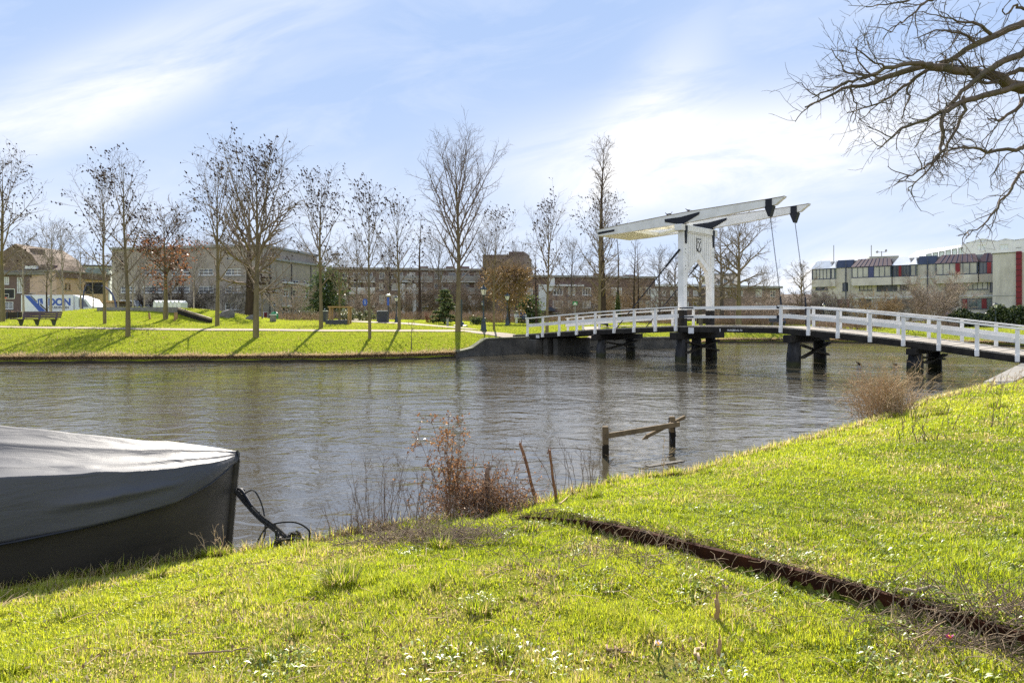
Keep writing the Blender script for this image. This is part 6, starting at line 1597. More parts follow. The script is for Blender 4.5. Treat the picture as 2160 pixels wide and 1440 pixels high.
    # litter fence right
    a=at_d(1735,84); b=at_d(1840,80); t=empty("low_fence",a,math.atan2(b.y-a.y,b.x-a.x),"dark bar fence below the office's first bays","fence"); W=(b-a).length; m=MB(); n=44
    for k in range(n): m.bar((W*k/n,0,-.1),(W*k/n,0,1.25),.04,.03)
    m.build("bars",iron,t); MB().bar((0,0,1.2),(W,0,1.2),.06,.06).build("rail",iron,t)
    # park bench in the distance
    p=at_d(1641,76); t=empty("park_bench",p,0.1,"distant dark bench behind the bridge leaf, next to the crouching person","bench")
    MB().cbox((-.9,-.2,.40),(.9,.25,.46),.01).build("seat",dark_metal,t); MB().cbox((-.9,.26,.50),(.9,.32,.88),.01).build("backrest",dark_metal,t)
    for x in (-.7,.7): MB().cbox((x-.05,-.18,-.05),(x+.05,.30,.397),.01).build("leg",dark_metal,t)
    # bicycle
    p=at_d(1921,64); t=empty("bicycle",p,0.15,"black bicycle standing on the far lawn beside the boulder","bicycle")
    for x in (-.52,.52):
        pts=[(x+.33*math.cos(i*math.pi/9),0,.34+.33*math.sin(i*math.pi/9)) for i in range(19)]; w=MB().tube(pts,.022,5).build("wheel",blackboard,t)
        s=MB(); [s.tube([(x,0,.34),(x+.32*math.cos(k*math.pi/6),0,.34+.32*math.sin(k*math.pi/6))],.004,3) for k in range(12)]; s.build("spokes",trim_grey,w)
    MB().tube([(-.52,0,.34),(-.05,0,.32),(.35,0,.80),(-.15,0,.82),(-.05,0,.32)],.02,6).tube([(-.15,0,.82),(-.52,0,.34)],.016,6).tube([(.35,0,.80),(.40,0,.95)],.02,6).tube([(.33,0,.85),(.52,0,.34)],.02,6).build("frame",iron,t)
    MB().ell((-.2,0,.93),(.14,.07,.04)).build("saddle",blackboard,t); MB().tube([(.30,-.26,1.0),(.40,-.1,.98),(.40,.1,.98),(.30,.26,1.0)],.014,6).build("handlebar",iron,t)
sheds()

# ------------------------------------------------------------------ people, birds
def skin_body(name, joints, edges, mat, parent, sub=2, root=0):
    me=bpy.data.meshes.new(name); me.from_pydata([j[0] for j in joints],edges,[]); me.materials.append(mat)
    o=bpy.data.objects.new(name,me); COL.objects.link(o); o.parent=parent
    md=o.modifiers.new("skin",'SKIN'); md.use_smooth_shade=True
    lay=me.skin_vertices[0] if len(me.skin_vertices) else None
    if lay is None:
        # layer is made together with the modifier
        lay=me.skin_vertices.new() if hasattr(me.skin_vertices,"new") else None
    for i,j in enumerate(joints):
        r=j[1]; lay.data[i].radius=(r,r) if not hasattr(r,'__len__') else r; lay.data[i].use_root=(i==root)
    s=o.modifiers.new("sub",'SUBSURF'); s.levels=1; s.render_levels=sub
    return o
skin_m=M("skin",(0.50,0.30,0.22),(0.44,0.26,0.19),6,.6)
def person(lab,pos,rz,pose,top,legs,hair,sc=1.0):
    t=empty("person",pos,rz,lab,"person")
    V=Vector
    if pose=="stand":
        J={'pel':V((0,0,.95)),'waist':V((0,0,1.1)),'chest':V((0,0.01,1.32)),'neck':V((0,0,1.48)),'head':V((0,-.02,1.62)),'top':V((0,-.01,1.73)),
           'sl':V((.19,0,1.42)),'el':V((.25,.02,1.14)),'hl':V((.22,-.12,.93)),'sr':V((-.19,0,1.42)),'er':V((-.25,.02,1.14)),'hr':V((-.2,-.14,.95)),
           'tl':V((.10,0,.90)),'kl':V((.11,-.06,.50)),'al':V((.11,.04,.09)),'fl':V((.12,-.10,.04)),'tr':V((-.10,0,.90)),'kr':V((-.11,.02,.50)),'ar':V((-.11,.14,.10)),'fr':V((-.12,.01,.05))}
    else: # seated, leaning forward
        J={'pel':V((0,.05,.50)),'waist':V((0,0,.66)),'chest':V((0,-.14,.86)),'neck':V((0,-.22,1.0)),'head':V((0,-.31,1.10)),'top':V((0,-.33,1.21)),
           'sl':V((.19,-.16,.95)),'el':V((.24,-.22,.68)),'hl':V((.10,-.42,.62)),'sr':V((-.19,-.16,.95)),'er':V((-.24,-.22,.68)),'hr':V((-.10,-.42,.62)),
           'tl':V((.10,.0,.49)),'kl':V((.13,-.42,.50)),'al':V((.12,-.40,.09)),'fl':V((.12,-.55,.04)),'tr':V((-.10,.0,.49)),'kr':V((-.13,-.42,.50)),'ar':V((-.12,-.38,.09)),'fr':V((-.12,-.53,.04))}
    R={'pel':.13,'waist':.12,'chest':(.17,.12),'neck':.055,'head':.095,'top':.07,'sl':.065,'el':.045,'hl':.035,'sr':.065,'er':.045,'hr':.035,'tl':.09,'kl':.06,'al':.042,'fl':.04,'tr':.09,'kr':.06,'ar':.042,'fr':.04}
    K=list(J); E=[('pel','waist'),('waist','chest'),('chest','neck'),('neck','head'),('head','top'),('chest','sl'),('sl','el'),('el','hl'),('chest','sr'),('sr','er'),('er','hr'),('pel','tl'),('tl','kl'),('kl','al'),('al','fl'),('pel','tr'),('tr','kr'),('kr','ar'),('ar','fr')]
    skin_body("body",[(J[k],R[k]) for k in K],[(K.index(a),K.index(b)) for a,b in E],skin_m,t)
    def garment(nm,keys,mat,add):
        ks=[k for k in keys]; ee=[(ks.index(a),ks.index(b)) for a,b in E if a in ks and b in ks]
        rr=lambda k: tuple(x+add for x in R[k]) if hasattr(R[k],'__len__') else R[k]+add
        skin_body(nm,[(J[k],rr(k)) for k in ks],ee,mat,t,1)
    garment("jacket",['chest','waist','pel','sl','el','sr','er'],top,.03); garment("trousers",['pel','tl','kl','al','tr','kr','ar'],legs,.022)
    h=MB().ell(J['head']+V((0,.02,.05)),(.105,.115,.105),10,7); h.build("hair",hair,t,True)
    t.scale=(sc,)*3; return t
c_blue=M("blue_jacket",(0.03,0.05,0.16),(0.025,0.04,0.12),6,.8); c_jean=M("jeans",(0.05,0.07,0.13),(0.04,0.05,0.10),6,.85); c_pink=M("pale_top",(0.55,0.45,0.47),(0.48,0.40,0.42),6,.8); c_dark=M("dark_trousers",(0.03,0.03,0.035),(0.022,0.022,0.026),6,.85)
c_hair=M("brown_hair",(0.09,0.055,0.03),(0.06,0.038,0.022),10,.6); c_fair=M("fair_hair",(0.42,0.30,0.16),(0.33,0.23,0.12),10,.6)
person("standing person in a pale top between the pale shrub tree and the hedge",at_d(2000,72),0.4,"stand",c_pink,c_jean,c_fair)
person("person in a dark blue jacket bent forward on the distant dark bench",at_d(1653,76)+Vector((0,-.02,0.0)),-1.1,"sit",c_blue,c_jean,c_hair)
p=at_d(1101,76); person("fair-haired person sitting on a seat in the garden left of the bridge's far end",p+Vector((0,0,.25)),0.5,"sit",c_blue,c_jean,c_fair)
def garden_seat():
    t=empty("garden_bench",at_d(1101,76)+Vector((0,.05,0)),.5,"pale bench under the seated fair-haired person","bench"); MB().cbox((-.8,-.15,.58),(.8,.3,.66),.01).build("seat",panel_white,t); MB().cbox((-.8,.31,.72),(.8,.36,1.05),.01).build("backrest",panel_white,t)
    for x in (-.65,.65): MB().cbox((x-.05,-.1,-.05),(x+.05,.3,.577),.01).build("leg",panel_white,t)
garden_seat()
person("small child in dark clothes on the lawn behind the left railing",at_d(1275,60),2.0,"sit",c_dark,c_dark,c_hair,0.72)
def bird(name,lab,pos,rz,sc,body_c,cat,grp,swim=False):
    t=empty(name,pos,rz,lab,cat,grp)
    m=MB()
    rings=[(-.16,.015,.01,.10),(-.10,.035,.03,.10),(-.02,.062,.058,.10),(.07,.066,.065,.115),(.13,.048,.05,.155),(.155,.032,.034,.20),(.165,.033,.036,.235),(.19,.030,.032,.25),(.215,.014,.014,.245)]
    v=[];f=[];k=10
    for x,ry,rz_,z in rings:
        for j in range(k): a=2*math.pi*j/k; v.append((x,ry*math.cos(a),z+rz_*math.sin(a)))
    for i in range(len(rings)-1):
        for j in range(k): jj=(j+1)%k; f.append((i*k+j,i*k+jj,(i+1)*k+jj,(i+1)*k+j))
    f+=[tuple(range(k-1,-1,-1)),tuple((len(rings)-1)*k+j for j in range(k))]
    b=m.add(v,f).build("body",body_c,t,True)
    MB().prism([(-.30,-.035,.075),(-.13,-.03,.11),(-.13,.03,.11),(-.30,.035,.075)],(0,0,.012)).build("tail",body_c,b)
    for s in (-1,1): MB().ell((-.03,s*.058,.115),(.12,.014,.042),10,6).build("wing",body_c,b)
    MB().lathe([(.010,0),(.008,.02),(.002,.045)],6).build("beak",panel_white if swim else iron,b,xf=Matrix.Translation((.212,0,.243))@Matrix.Rotation(math.pi/2,4,'Y'))
    if not swim:
        for s in (-1,1): MB().tube([(.02,s*.025,.06),(.025,s*.025,.0)],.007,5).build("leg",orange,b)
    t.scale=(sc,)*3; return t
pg=M("pigeon_grey",(0.10,0.11,0.14),(0.06,0.065,0.09),12,.7); ck=M("coot_black",(0.015,0.015,0.018),(0.012,0.012,0.014),8,.6)
def on_beam(px,t=0.32):
    r=(px-1080)/FPX; s=(r*(46.8+.7157*t)-1.14-.6984*t)/(.7157+.6984*r); z=8.05+(s-11.66)*.058+float(np.interp(s,[5.75,7.2,11,12.4,16.6],[.19,.23,.28,.28,.17]))+.032
    q=BA+BU*s+BV*t; return Vector((q.x,q.y,z))
bird("pigeon","leftmost pigeon of the close pair on the white balance beam",on_beam(1408),2.3,.72,pg,"pigeon","pigeons on the balance beam")
bird("pigeon","right pigeon of the close pair on the white balance beam",on_beam(1413),-0.6,.7,pg,"pigeon","pigeons on the balance beam")
bird("pigeon","lone pigeon on the balance beam, right of the pair",on_beam(1452),2.7,.75,pg,"pigeon","pigeons on the balance beam")
q=ray(1812,768,2.45*FPX/100); bird("water_bird","black coot swimming between two bridge piers",(q.x,q.y,-.05),math.pi*0.97,.85,ck,"coot","coots on the canal",True)
q=ray(1888,770,2.45*FPX/102); bird("water_bird","second coot swimming close to the right pier",(q.x,q.y,-.05),math.pi*1.02,.8,ck,"coot","coots on the canal",True)
# ------------------------------------------------------------------ near side: covered boat
def boat():
    S=Vector((-2.85,7.0,0)); a=Vector((-.86,-.51,0)).normalized()
    t=empty("covered_boat",S,math.atan2(a.y,a.x),"dark moored boat under a taut grey tarpaulin at the grassy bank","boat")
    # local: x towards the stern, y to the far side (so the near side is -y... chosen below)
    n_cam=Vector((a.y,-a.x,0))              # towards the camera
    ly=Vector((-a.y,a.x,0)); sg=1 if ly.dot(n_cam)>0 else -1
    TT=np.concatenate([[0,.04,.1,.18,.28],np.arange(.4,5.9,.1)])
    w=lambda x: np.interp(x,[0,.04,.12,.3,.6,1.0,1.8,2.8,4.0,5.2,6.0],[.035,.12,.26,.46,.66,.79,.90,.99,1.02,.98,.85])
    zr=lambda x: np.interp(x,[0,.08,.5,1.0,1.93,3.0,4.2,5.2,6],[1.075,1.10,1.20,1.30,1.50,1.68,1.70,1.5,1.3])
    zb=lambda x: np.interp(x,[0,.5,1.8,3,5,6],[1.03,1.085,1.20,1.24,1.15,1.05])
    ze=lambda x: np.interp(x,[0,.06,.25,.6,1.2,1.8,3,6],[.97,.955,.88,.79,.73,.70,.68,.75])
    zg=lambda x: np.interp(x,[0,.6,1.8,6],[1.0,.90,.80,.82])
    R=np.random.RandomState(2)
    # tarpaulin cross sections, near edge -> ridge -> far edge
    K=170; V=[]; n=len(TT)
    for i,x in enumerate(TT):
        W=float(w(x)); rz=float(zr(x)); bz=float(zb(x)); ez=float(ze(x)); sec=[]
        for k in range(K):
            u=k/(K-1)*2-1; s=-1 if u<0 else 1; q=1-abs(u)      # 0 at the edge, 1 at the ridge
            if q<0.34:
                v=q/0.34; y=W*(1.035-0.045*v)+0.02*math.sin(v*3.14); z=ez+(bz-ez)*v**0.9
                z-=0.0
            else:
                v=(q-0.34)/0.66; y=W*0.99*(1-v)**1.0; sag=-0.055*math.sin(v*math.pi)*min(1,x*1.2)
                z=bz+(rz-bz)*(v**1.06)+sag
            # long folds running to the bow, and pulls at the edge
            m=min(1,x*1.5+.15)
            fz=abs(math.sin(10.5*q+0.30*math.sin(x*1.1)+0.08*x+(0.5 if s>0 else 0))); z+=m*0.075*((1-fz)**2.0)*(0.15+0.95*float(vnoise(x*.6+3,u*4+9)))*(1 if q>.42 else .15)
            y+=m*0.028*(float(vnoise(x*1.7,q*3+s*5))-.5)*(1 if q<.4 else .2)
            if q<.34: y+=0.022*math.sin(x*2.3+q*7)*(1-q/.34)*m
            g0=math.exp(-((q-(.16-.03*(x-.9)))/.035)**2)*max(0,1-((x-1.05)/.55)**2); y+=.040*g0
            z+=0.010*(float(vnoise(x*5+u*3,u*8))-.5)
            # pleat near the bow on the near side
            if s*sg>0 or True:
                dxp=(x-0.85-0.9*q); z+=0.016*math.exp(-(dxp/.07)**2)*(1 if .12<q<.5 else 0)
            sec.append((x-0.035*(x<.03),y*s,z))
        V.append(sec)
    V=np.array(V); vv=V.reshape(-1,3); i=np.arange(n-1)[:,None]; j=np.arange(K-1)[None,:]
    q=np.stack([i*K+j,(i+1)*K+j,(i+1)*K+j+1,i*K+j+1],-1).reshape(-1,4)
    cap=[tuple(range(K))]
    m,nt,N,L,P=nodes("tarpaulin"); P.inputs["Roughness"].default_value=0.52; P.inputs["Specular IOR Level"].default_value=0.30
    v=obj_coords(N,L); f=noise_tex(N,L,1.2,6,.6,v); L.new(ramp(N,L,f,[(.35,(0.062,0.063,0.070)),(.65,(0.052,0.053,0.060))]),P.inputs["Base Color"])
    b1=N.new("ShaderNodeBump"); b1.inputs["Strength"].default_value=.35; b1.inputs["Distance"].default_value=.05
    wv=noise_tex(N,L,1.0,4,.55,obj_coords(N,L,(1.1,6.0,6.0)),.6); L.new(wv,b1.inputs["Height"])
    b2=N.new("ShaderNodeBump"); b2.inputs["Strength"].default_value=.25; b2.inputs["Distance"].default_value=.004; L.new(noise_tex(N,L,160,2,.5,v),b2.inputs["Height"]); L.new(b1.outputs[0],b2.inputs["Normal"]); L.new(b2.outputs[0],P.inputs["Normal"])
    tp=np_mesh("tarpaulin",vv,q,None,m,t,True); md=tp.modifiers.new("thick",'SOLIDIFY'); md.thickness=.006; md.offset=-1
    # bow end flap
    fl=MB().add([(-.045,-.05,.965),(-.045,.05,.965),(-.05,.045,1.06),(-.03,.03,1.09),(-.03,-.03,1.09),(-.05,-.045,1.06)],[(0,1,2,3,4,5)]); fl.build("bow_flap",m,tp)
    # a stitched seam over the near gunwale close to the bow
    ii=int(np.argmin(np.abs(TT-.85))); half=K//2; ks=range(K-1,K-1-int(half*.36),-4) if sg>0 else range(0,int(half*.36),4)
    MB().tube([Vector(V[ii+min(3,int((1-j/ max(1,len(ks)-1))*3)),k])+Vector((0,sg*.004,.003)) for j,k in enumerate(ks)],.005,5).build("seam",iron,tp)
    ey=MB()
    for x in np.arange(.3,5.5,.34):
        c=Vector((x,sg*(float(w(x))*1.04+.006),float(ze(x))+.035)); ey.tube([c+Vector((.014*math.cos(a),.002,.014*math.sin(a))) for a in np.linspace(0,6.283,9)],.004,5)
    ey.build("eyelet_row",trim_grey,tp)
    # hem rope along the edge
    for s in (-1,1): MB().tube([(x,s*float(w(x))*1.04,float(ze(x))-.004) for x in TT[::2]],.010,6).build("hem",iron,tp)
    # hull
    hm=M("boat_hull",(0.046,0.041,0.035),(0.030,0.027,0.024),2.0,.55,.15,60,(.5,1,2),spec=.2,dirt=(0.085,0.072,0.055),dscale=2.2,damt=.35)
    HV=[]; HK=12
    for x in TT:
        W=float(w(x)); sec=[]
        for k in range(HK*2+1):
            u=k/HK-1; s=-1 if u<0 else 1; q=1-abs(u)
            z=-.25+(float(zg(x))+.25)*(1-q)**0.9; y=W*0.985*(0.66+0.34*(1-q)**.8) if q<.92 else W*0.62*(1-q)/.08
            xx=x+0.10*q*(1-min(1,x*1.2))
            sec.append((xx,y*s,z))
        HV.append(sec)
    HV=np.array(HV); kk=HK*2+1; i=np.arange(n-1)[:,None]; j=np.arange(kk-1)[None,:]
    q=np.stack([i*kk+j,(i+1)*kk+j,(i+1)*kk+j+1,i*kk+j+1],-1).reshape(-1,4)
    h=np_mesh("hull",HV.reshape(-1,3),q,None,hm,t,True)
    st=HV[0]; MB().tube([(p[0]-.012,0,p[2]) for p in st[:HK+1]],.05,8).build("stem",hm,h)
    # scuffs: pale scratches on the near side
    sc=MB(); R=random.Random(4)
    for _ in range(46):
        x=R.uniform(.35,2.0); z=R.uniform(.15,.70); W=float(w(x)); qn=1-((z+.25)/(float(zg(x))+.25))**(1/.9); y=W*.985*(0.66+.34*(1-qn)**.8)+.004
        L_=R.uniform(.03,.20); x2=x+L_; W2=float(w(x2)); z2=z-L_*R.uniform(.1,.3); q2=1-((z2+.25)/(float(zg(x2))+.25))**(1/.9); y2=W2*.985*(0.66+.34*(1-q2)**.8)+.004
        th=R.uniform(.0012,.003); sc.quad((x,y*sg,z),(x2,y2*sg,z2),(x2,y2*sg,z2+th),(x,y*sg,z+th))
    sc.build("scratch",M("scratch",(0.30,0.26,0.20),(0.17,0.15,0.11),9,.6),h)
    # tow eye
    MB().lathe([(0.012,0),(0.03,.01),(0.03,.03),(.012,.05)],8).build("tow_eye",iron,h,xf=Matrix.Translation((-.055,0,.66))@Matrix.Rotation(-math.pi/2,4,'Y'))
    # tie line under the hem at the left
    x=1.86; MB().tube([(x,sg*float(w(x))*1.05,float(ze(x))),(x+.02,sg*float(w(x))*1.0,.45),(x-.06,sg*float(w(x))*.97,.1)],.008,5).build("tie_line",iron,tp)
boat()
rope_m=M("dark_rope",(0.035,0.036,0.040),(0.018,0.018,0.020),40,.8,.6,120,dirt=(0.10,.09,.06),dscale=6,damt=.4)
def ropes():
    def curve(pts,n=26):
        out=[]; m=len(pts)
        for k in range(n*(m-1)+1):
            u=k/n; i=min(int(u),m-2); f=u-i; p0=pts[max(i-1,0)];p1=pts[i];p2=pts[i+1];p3=pts[min(i+2,m-1)]
            out.append(0.5*((2*p1)+(p2-p0)*f+(2*p0-5*p1+4*p2-p3)*f*f+(3*p1-p0-3*p2+p3)*f**3))
        return out
    b=ray(492,1030,6.98); e=hitn(604,1150); e=e+Vector((0,0.05,0.05)); t=empty("mooring_rope",b,0,"dark mooring rope with loops running from the boat's bow to the bank","rope")
    o=Vector(b); L=lambda *q:[Vector(x)-o for x in q]
    mid=b.lerp(e,.5)+Vector((0,0,-.03))
    for off,nm in ((Vector((0,0,0)),"rope"),(Vector((.022,0,.012)),"rope"),(Vector((-.008,0,-.022)),"rope")):
        MB().tube(curve(L(b+off*.4,b.lerp(e,.25)+off+Vector((0,0,-.015)),mid+off,b.lerp(e,.78)+off,e+off)),.011,7).build(nm,rope_m,t)
    MB().tube(curve(L(b+Vector((.05,0,0)),b.lerp(e,.12)+Vector((.03,0,.03)),b.lerp(e,.35))),[.015]*53,8).build("shackle",iron,t)
    # stray ends
    MB().tube(curve(L(b.lerp(e,.15),b.lerp(e,.22)+Vector((.09,0,.09)),b.lerp(e,.30)+Vector((.14,0,-.05)),b.lerp(e,.45)+Vector((.08,0,-.22)),b.lerp(e,.55)+Vector((-.02,0,-.30)))),.008,6).build("rope",rope_m,t)
    g=hitn(650,1136)
    MB().tube(curve(L(b.lerp(e,.55)+Vector((-.06,0,-.27)),b.lerp(e,.62)+Vector((.02,0,-.06)),e+Vector((.05,0,.18)),e+Vector((.20,0,.10)),Vector((g.x,g.y,g.z+.02)))),.009,6).build("rope",rope_m,t)
    # knot tangle at the bank
    R=random.Random(6)
    for k in range(6):
        c=e+Vector((R.uniform(-.10,.10),R.uniform(-.05,.05),R.uniform(-.01,.06))); pts=[]
        ax=R.uniform(0,3.14)
        for i in range(17): a=i/16*6.9; r=R.uniform(.045,.075); pts.append(c-o+Vector((r*math.cos(a)*math.cos(ax),r*math.cos(a)*math.sin(ax)*.6,r*math.sin(a)*.8))+Vector((0,0,.012*i/16)))
        MB().tube(pts,.011,6).build("knot_loop",rope_m,t)
    MB().tube(curve(L(e+Vector((-.15,-.05,-.03)),e+Vector((-.02,-.1,.04)),e+Vector((.12,-.08,.05)),e+Vector((.26,-.06,-.01)))),.010,6).build("rope",rope_m,t)
    MB().cbox((e.x-o.x-.11,e.y-o.y-.08,e.z-o.z-.16),(e.x-o.x-.04,e.y-o.y-.01,e.z-o.z+.05),.015).build("mooring_peg",iron,t)
ropes()
# ------------------------------------------------------------------ broken fence standing in the water
def water_fence():
    t=empty("broken_fence",(1.63,11.9,0),0,"weathered broken wooden rail on two posts standing in the water","fence"); o=Vector((1.63,11.9,0))
    wet=M("wet_post",(0.026,0.02,0.014),(0.012,0.010,0.008),6,.6,.4,20,spec=.1)
    for (px,ty,d,w,wl) in ((1277,899,11.95,.105,.22),(1418,878,12.95,.10,.26)):
        p=ray(px,668,d); top=EYE+(HOR-ty)/FPX*d; c=p-o
        q=MB().cbox((c.x-w/2,c.y-w/2,wl),(c.x+w/2,c.y+w/2,top),.012).build("post",fence_wood,t)
        MB().cbox((c.x-w/2-.003,c.y-w/2-.003,-.6),(c.x+w/2+.003,c.y+w/2+.003,wl-.002),.012).build("wet_foot",wet,q)
    a=ray(1280,919,11.87); b=ray(1433,894,12.87); MB().bar(a-o,b-o,.035,.088).build("rail",fence_wood,t)
    a=ray(1364,920,12.4); b=ray(1444,879,13.15); r=MB().bar(a-o,b-o+Vector((0,.0,0)),.045,.062); r.prism([a-o+Vector((-.0,-.02,.04)),a-o+Vector((-.09,-.02,-.06)),a-o+Vector((.03,-.02,-.045))],(0,.04,0)); r.build("broken_rail",fence_wood,t)
    c=ray(1411,880,12.85)-o; MB().tube([c,c+Vector((.0,0,-.25)),c+Vector((.06,0,-.5)),c+Vector((.13,.02,-.35)),c+Vector((.10,.0,-.1))],.010,5).build("wire",iron,t)
    # sunk plank; its dark bar also stands in for the broken rail's reflection
    p=ray(1366,965,11.2); q=ray(1440,978,11.6); p.z=-.01;q.z=-.004; MB().bar(p-o,q-o,.10,.035).build("plank_and_reflection",wet,t)
water_fence()

# ------------------------------------------------------------------ rusty steel edge in the lawn
def steel_edge():
    t=empty("steel_edging",(EDGE[0][0],EDGE[0][1],0),0,"rusty steel edging strip cutting diagonally across the lawn","edging"); o=Vector((EDGE[0][0],EDGE[0][1],0))
    L=5.6; n=90; v=[];f=[]; en=Vector((_en.x,_en.y,0)); ev=Vector((_ev.x,_ev.y,0))
    for i in range(n):
        s=-0.15+L*i/(n-1); w=.012*math.sin(s*2.1)+.006*math.sin(s*7); p=ev*s+en*(w-.022); P=p+o
        zt=float(np.mean([znear(P.x+en.x*.12+ev.x*k,P.y+en.y*.12+ev.y*k) for k in (-.9,-.6,-.3,0,.3,.6,.9)]))-.005; zb=float(znear(P.x-en.x*.12,P.y-en.y*.12))-.12
        for q,z in ((p-en*.006,zb),(p+en*.006,zb),(p+en*.006,zt),(p+en*.050,zt),(p+en*.050,zt+.007),(p-en*.006,zt+.007)): v.append((q.x,q.y,z))
    for i in range(n-1):
        for k in range(6): a=i*6+k;b=i*6+(k+1)%6; f.append((a,b,b+6,a+6))
    f+=[tuple(range(6)),tuple((n-1)*6+k for k in (5,4,3,2,1,0))]
    MB().add(v,f).build("steel_strip",rust,t)
    for s in (1.25,3.1,4.6):
        p=ev*s-en*.030; P=p+o; z=float(znear(P.x+en.x*.1,P.y+en.y*.1)); MB().bar((p.x,p.y,z-.22),(p.x,p.y,z+.004),.05,.012,(ev.x,ev.y,0)).build("joint_plate",rust,t)
steel_edge()
# concrete end of the right abutment on the near bank
def near_abutment():
    a=ray(2072,806,21.5); t=empty("bank_wall",(a.x,a.y,0),0,"pale weathered concrete wall end at the right bank under the bridge","wall"); o=Vector((a.x,a.y,0))
    p=[Vector((14.75,21.35,0)),Vector((15.6,21.2,0)),Vector((21.8,27.6,0)),Vector((21.0,28.0,0))]
    zz=[.42,.46,.60,.60]
    v=[q-o+Vector((0,0,-.6)) for q in p]+[q-o+Vector((0,0,z)) for q,z in zip(p,zz)]
    MB().add(v,[(3,2,1,0),(4,5,6,7),(0,1,5,4),(1,2,6,5),(2,3,7,6),(3,0,4,7)]).build("wall_block",paleconcrete,t)
    q=[Vector((14.2,20.6,-.6)),Vector((15.0,20.2,-.6)),Vector((15.55,21.15,-.6)),Vector((14.7,21.3,-.6))]
    v=[x-o for x in q]+[Vector((q[0].x,q[0].y,.10))-o,Vector((q[1].x,q[1].y,.2))-o,Vector((q[2].x,q[2].y,.455))-o,Vector((q[3].x,q[3].y,.40))-o]
    MB().add(v,[(3,2,1,0),(4,5,6,7),(0,1,5,4),(1,2,6,5),(2,3,7,6),(3,0,4,7)]).build("wing_block",paleconcrete,t)
near_abutment()

# ------------------------------------------------------------------ dry bushes and stalks along the near bank
dry_twig=M("dry_bramble",(0.26,0.175,0.125),(0.155,0.105,0.078),6,.9,spec=.1); dry_straw=M("dry_straw",(0.52,0.38,0.23),(0.34,0.24,0.145),3,.9,spec=.15); grey_stalk=M("grey_stalk",(0.20,0.145,0.105),(0.125,0.092,0.07),5,.9,spec=.1)
rustleaf_m=leafmat("rust_dry_leaf",[(0,(0.14,0.060,0.026)),(.5,(0.29,0.140,0.058)),(1,(0.44,0.25,0.115))],.35,.015)
def bramble():
    R=random.Random(12); c=hitn(1030,1085); c=Vector((c.x-.02,c.y+.05,c.z)); root=empty("dead_bramble",c,0,"dense rust-brown dead bramble heap on the bank at the steel edging's end","bush"); tb=TB(); tips=[]
    for i in range(260):
        a=R.uniform(0,6.283); d=Vector((math.cos(a)*R.uniform(.2,1),math.sin(a)*R.uniform(.1,.6),R.uniform(.15,.9))).normalized(); L=R.uniform(.25,.70)
        p=Vector((R.gauss(0,.24),R.gauss(0,.13),R.uniform(-.05,.22))); q=limb(R,p,d,L,8,-R.uniform(1.2,3.8),.30); tb.add(q,[.0042*(1-.5*j/7) for j in range(8)],3); tips+=q[2:]
        for k in range(4):
            pp,dd=lerp_path(q,R.uniform(.1,.95)); q2=limb(R,pp,rot_about(dd,R.uniform(0,6.28),R.uniform(.5,1.3)),R.uniform(.08,.22),4,-1.5,.35); tb.add(q2,[.003,.0026,.002,.0014],3); tips+=q2[1:]
    tb.build("branches",dry_twig,root)
    R2=np.random.RandomState(3); P=np.array([tuple(p) for p in tips]); P=P[R2.randint(0,len(P),3400)]+R2.normal(0,.012,(3400,3)); scatter_leaves("foliage",P,.014,rustleaf_m,root,R2)
    # tall leafy spray standing up at the left
    c=hitn(955,1078); root=empty("dry_spray",c,0,"tall upright spray with rusty dead leaves left of the bramble heap","bush"); tb=TB(); tips=[]
    for i in range(9):
        tx=R.uniform(-.24,.02); L=R.uniform(.65,1.22); q=limb(R,Vector((R.gauss(0,.04),R.gauss(0,.04),-.03)),Vector((tx*1.1,R.gauss(0,.15),1)).normalized(),L,9,-.05,.07); tb.add(q,[.006*(1-.7*j/8) for j in range(9)],4)
        for k in range(int(13*L)):
            u=R.uniform(.3,.99); pp,dd=lerp_path(q,u); q2=limb(R,pp,rot_about(dd,R.uniform(0,6.28),R.uniform(.5,1.0)),R.uniform(.07,.22),4,.2,.25); tb.add(q2,[.0032,.0028,.0022,.0015],3); tips+=q2[1:]
            for k2 in range(2):
                p3,d3=lerp_path(q2,R.uniform(.3,.9)); q3=limb(R,p3,rot_about(d3,R.uniform(0,6.28),.8),R.uniform(.04,.1),3,0,.2); tb.add(q3,[.0022,.0018,.0012],3); tips.append(q3[-1])
    tb.build("branches",dry_twig,root); P=np.array([tuple(p) for p in tips]); P=P[P[:,2]>.30]; P=P[R2.randint(0,len(P),1150)]+R2.normal(0,.010,(1150,3)); scatter_leaves("foliage",P,.016,rustleaf_m,root,R2)
bramble()
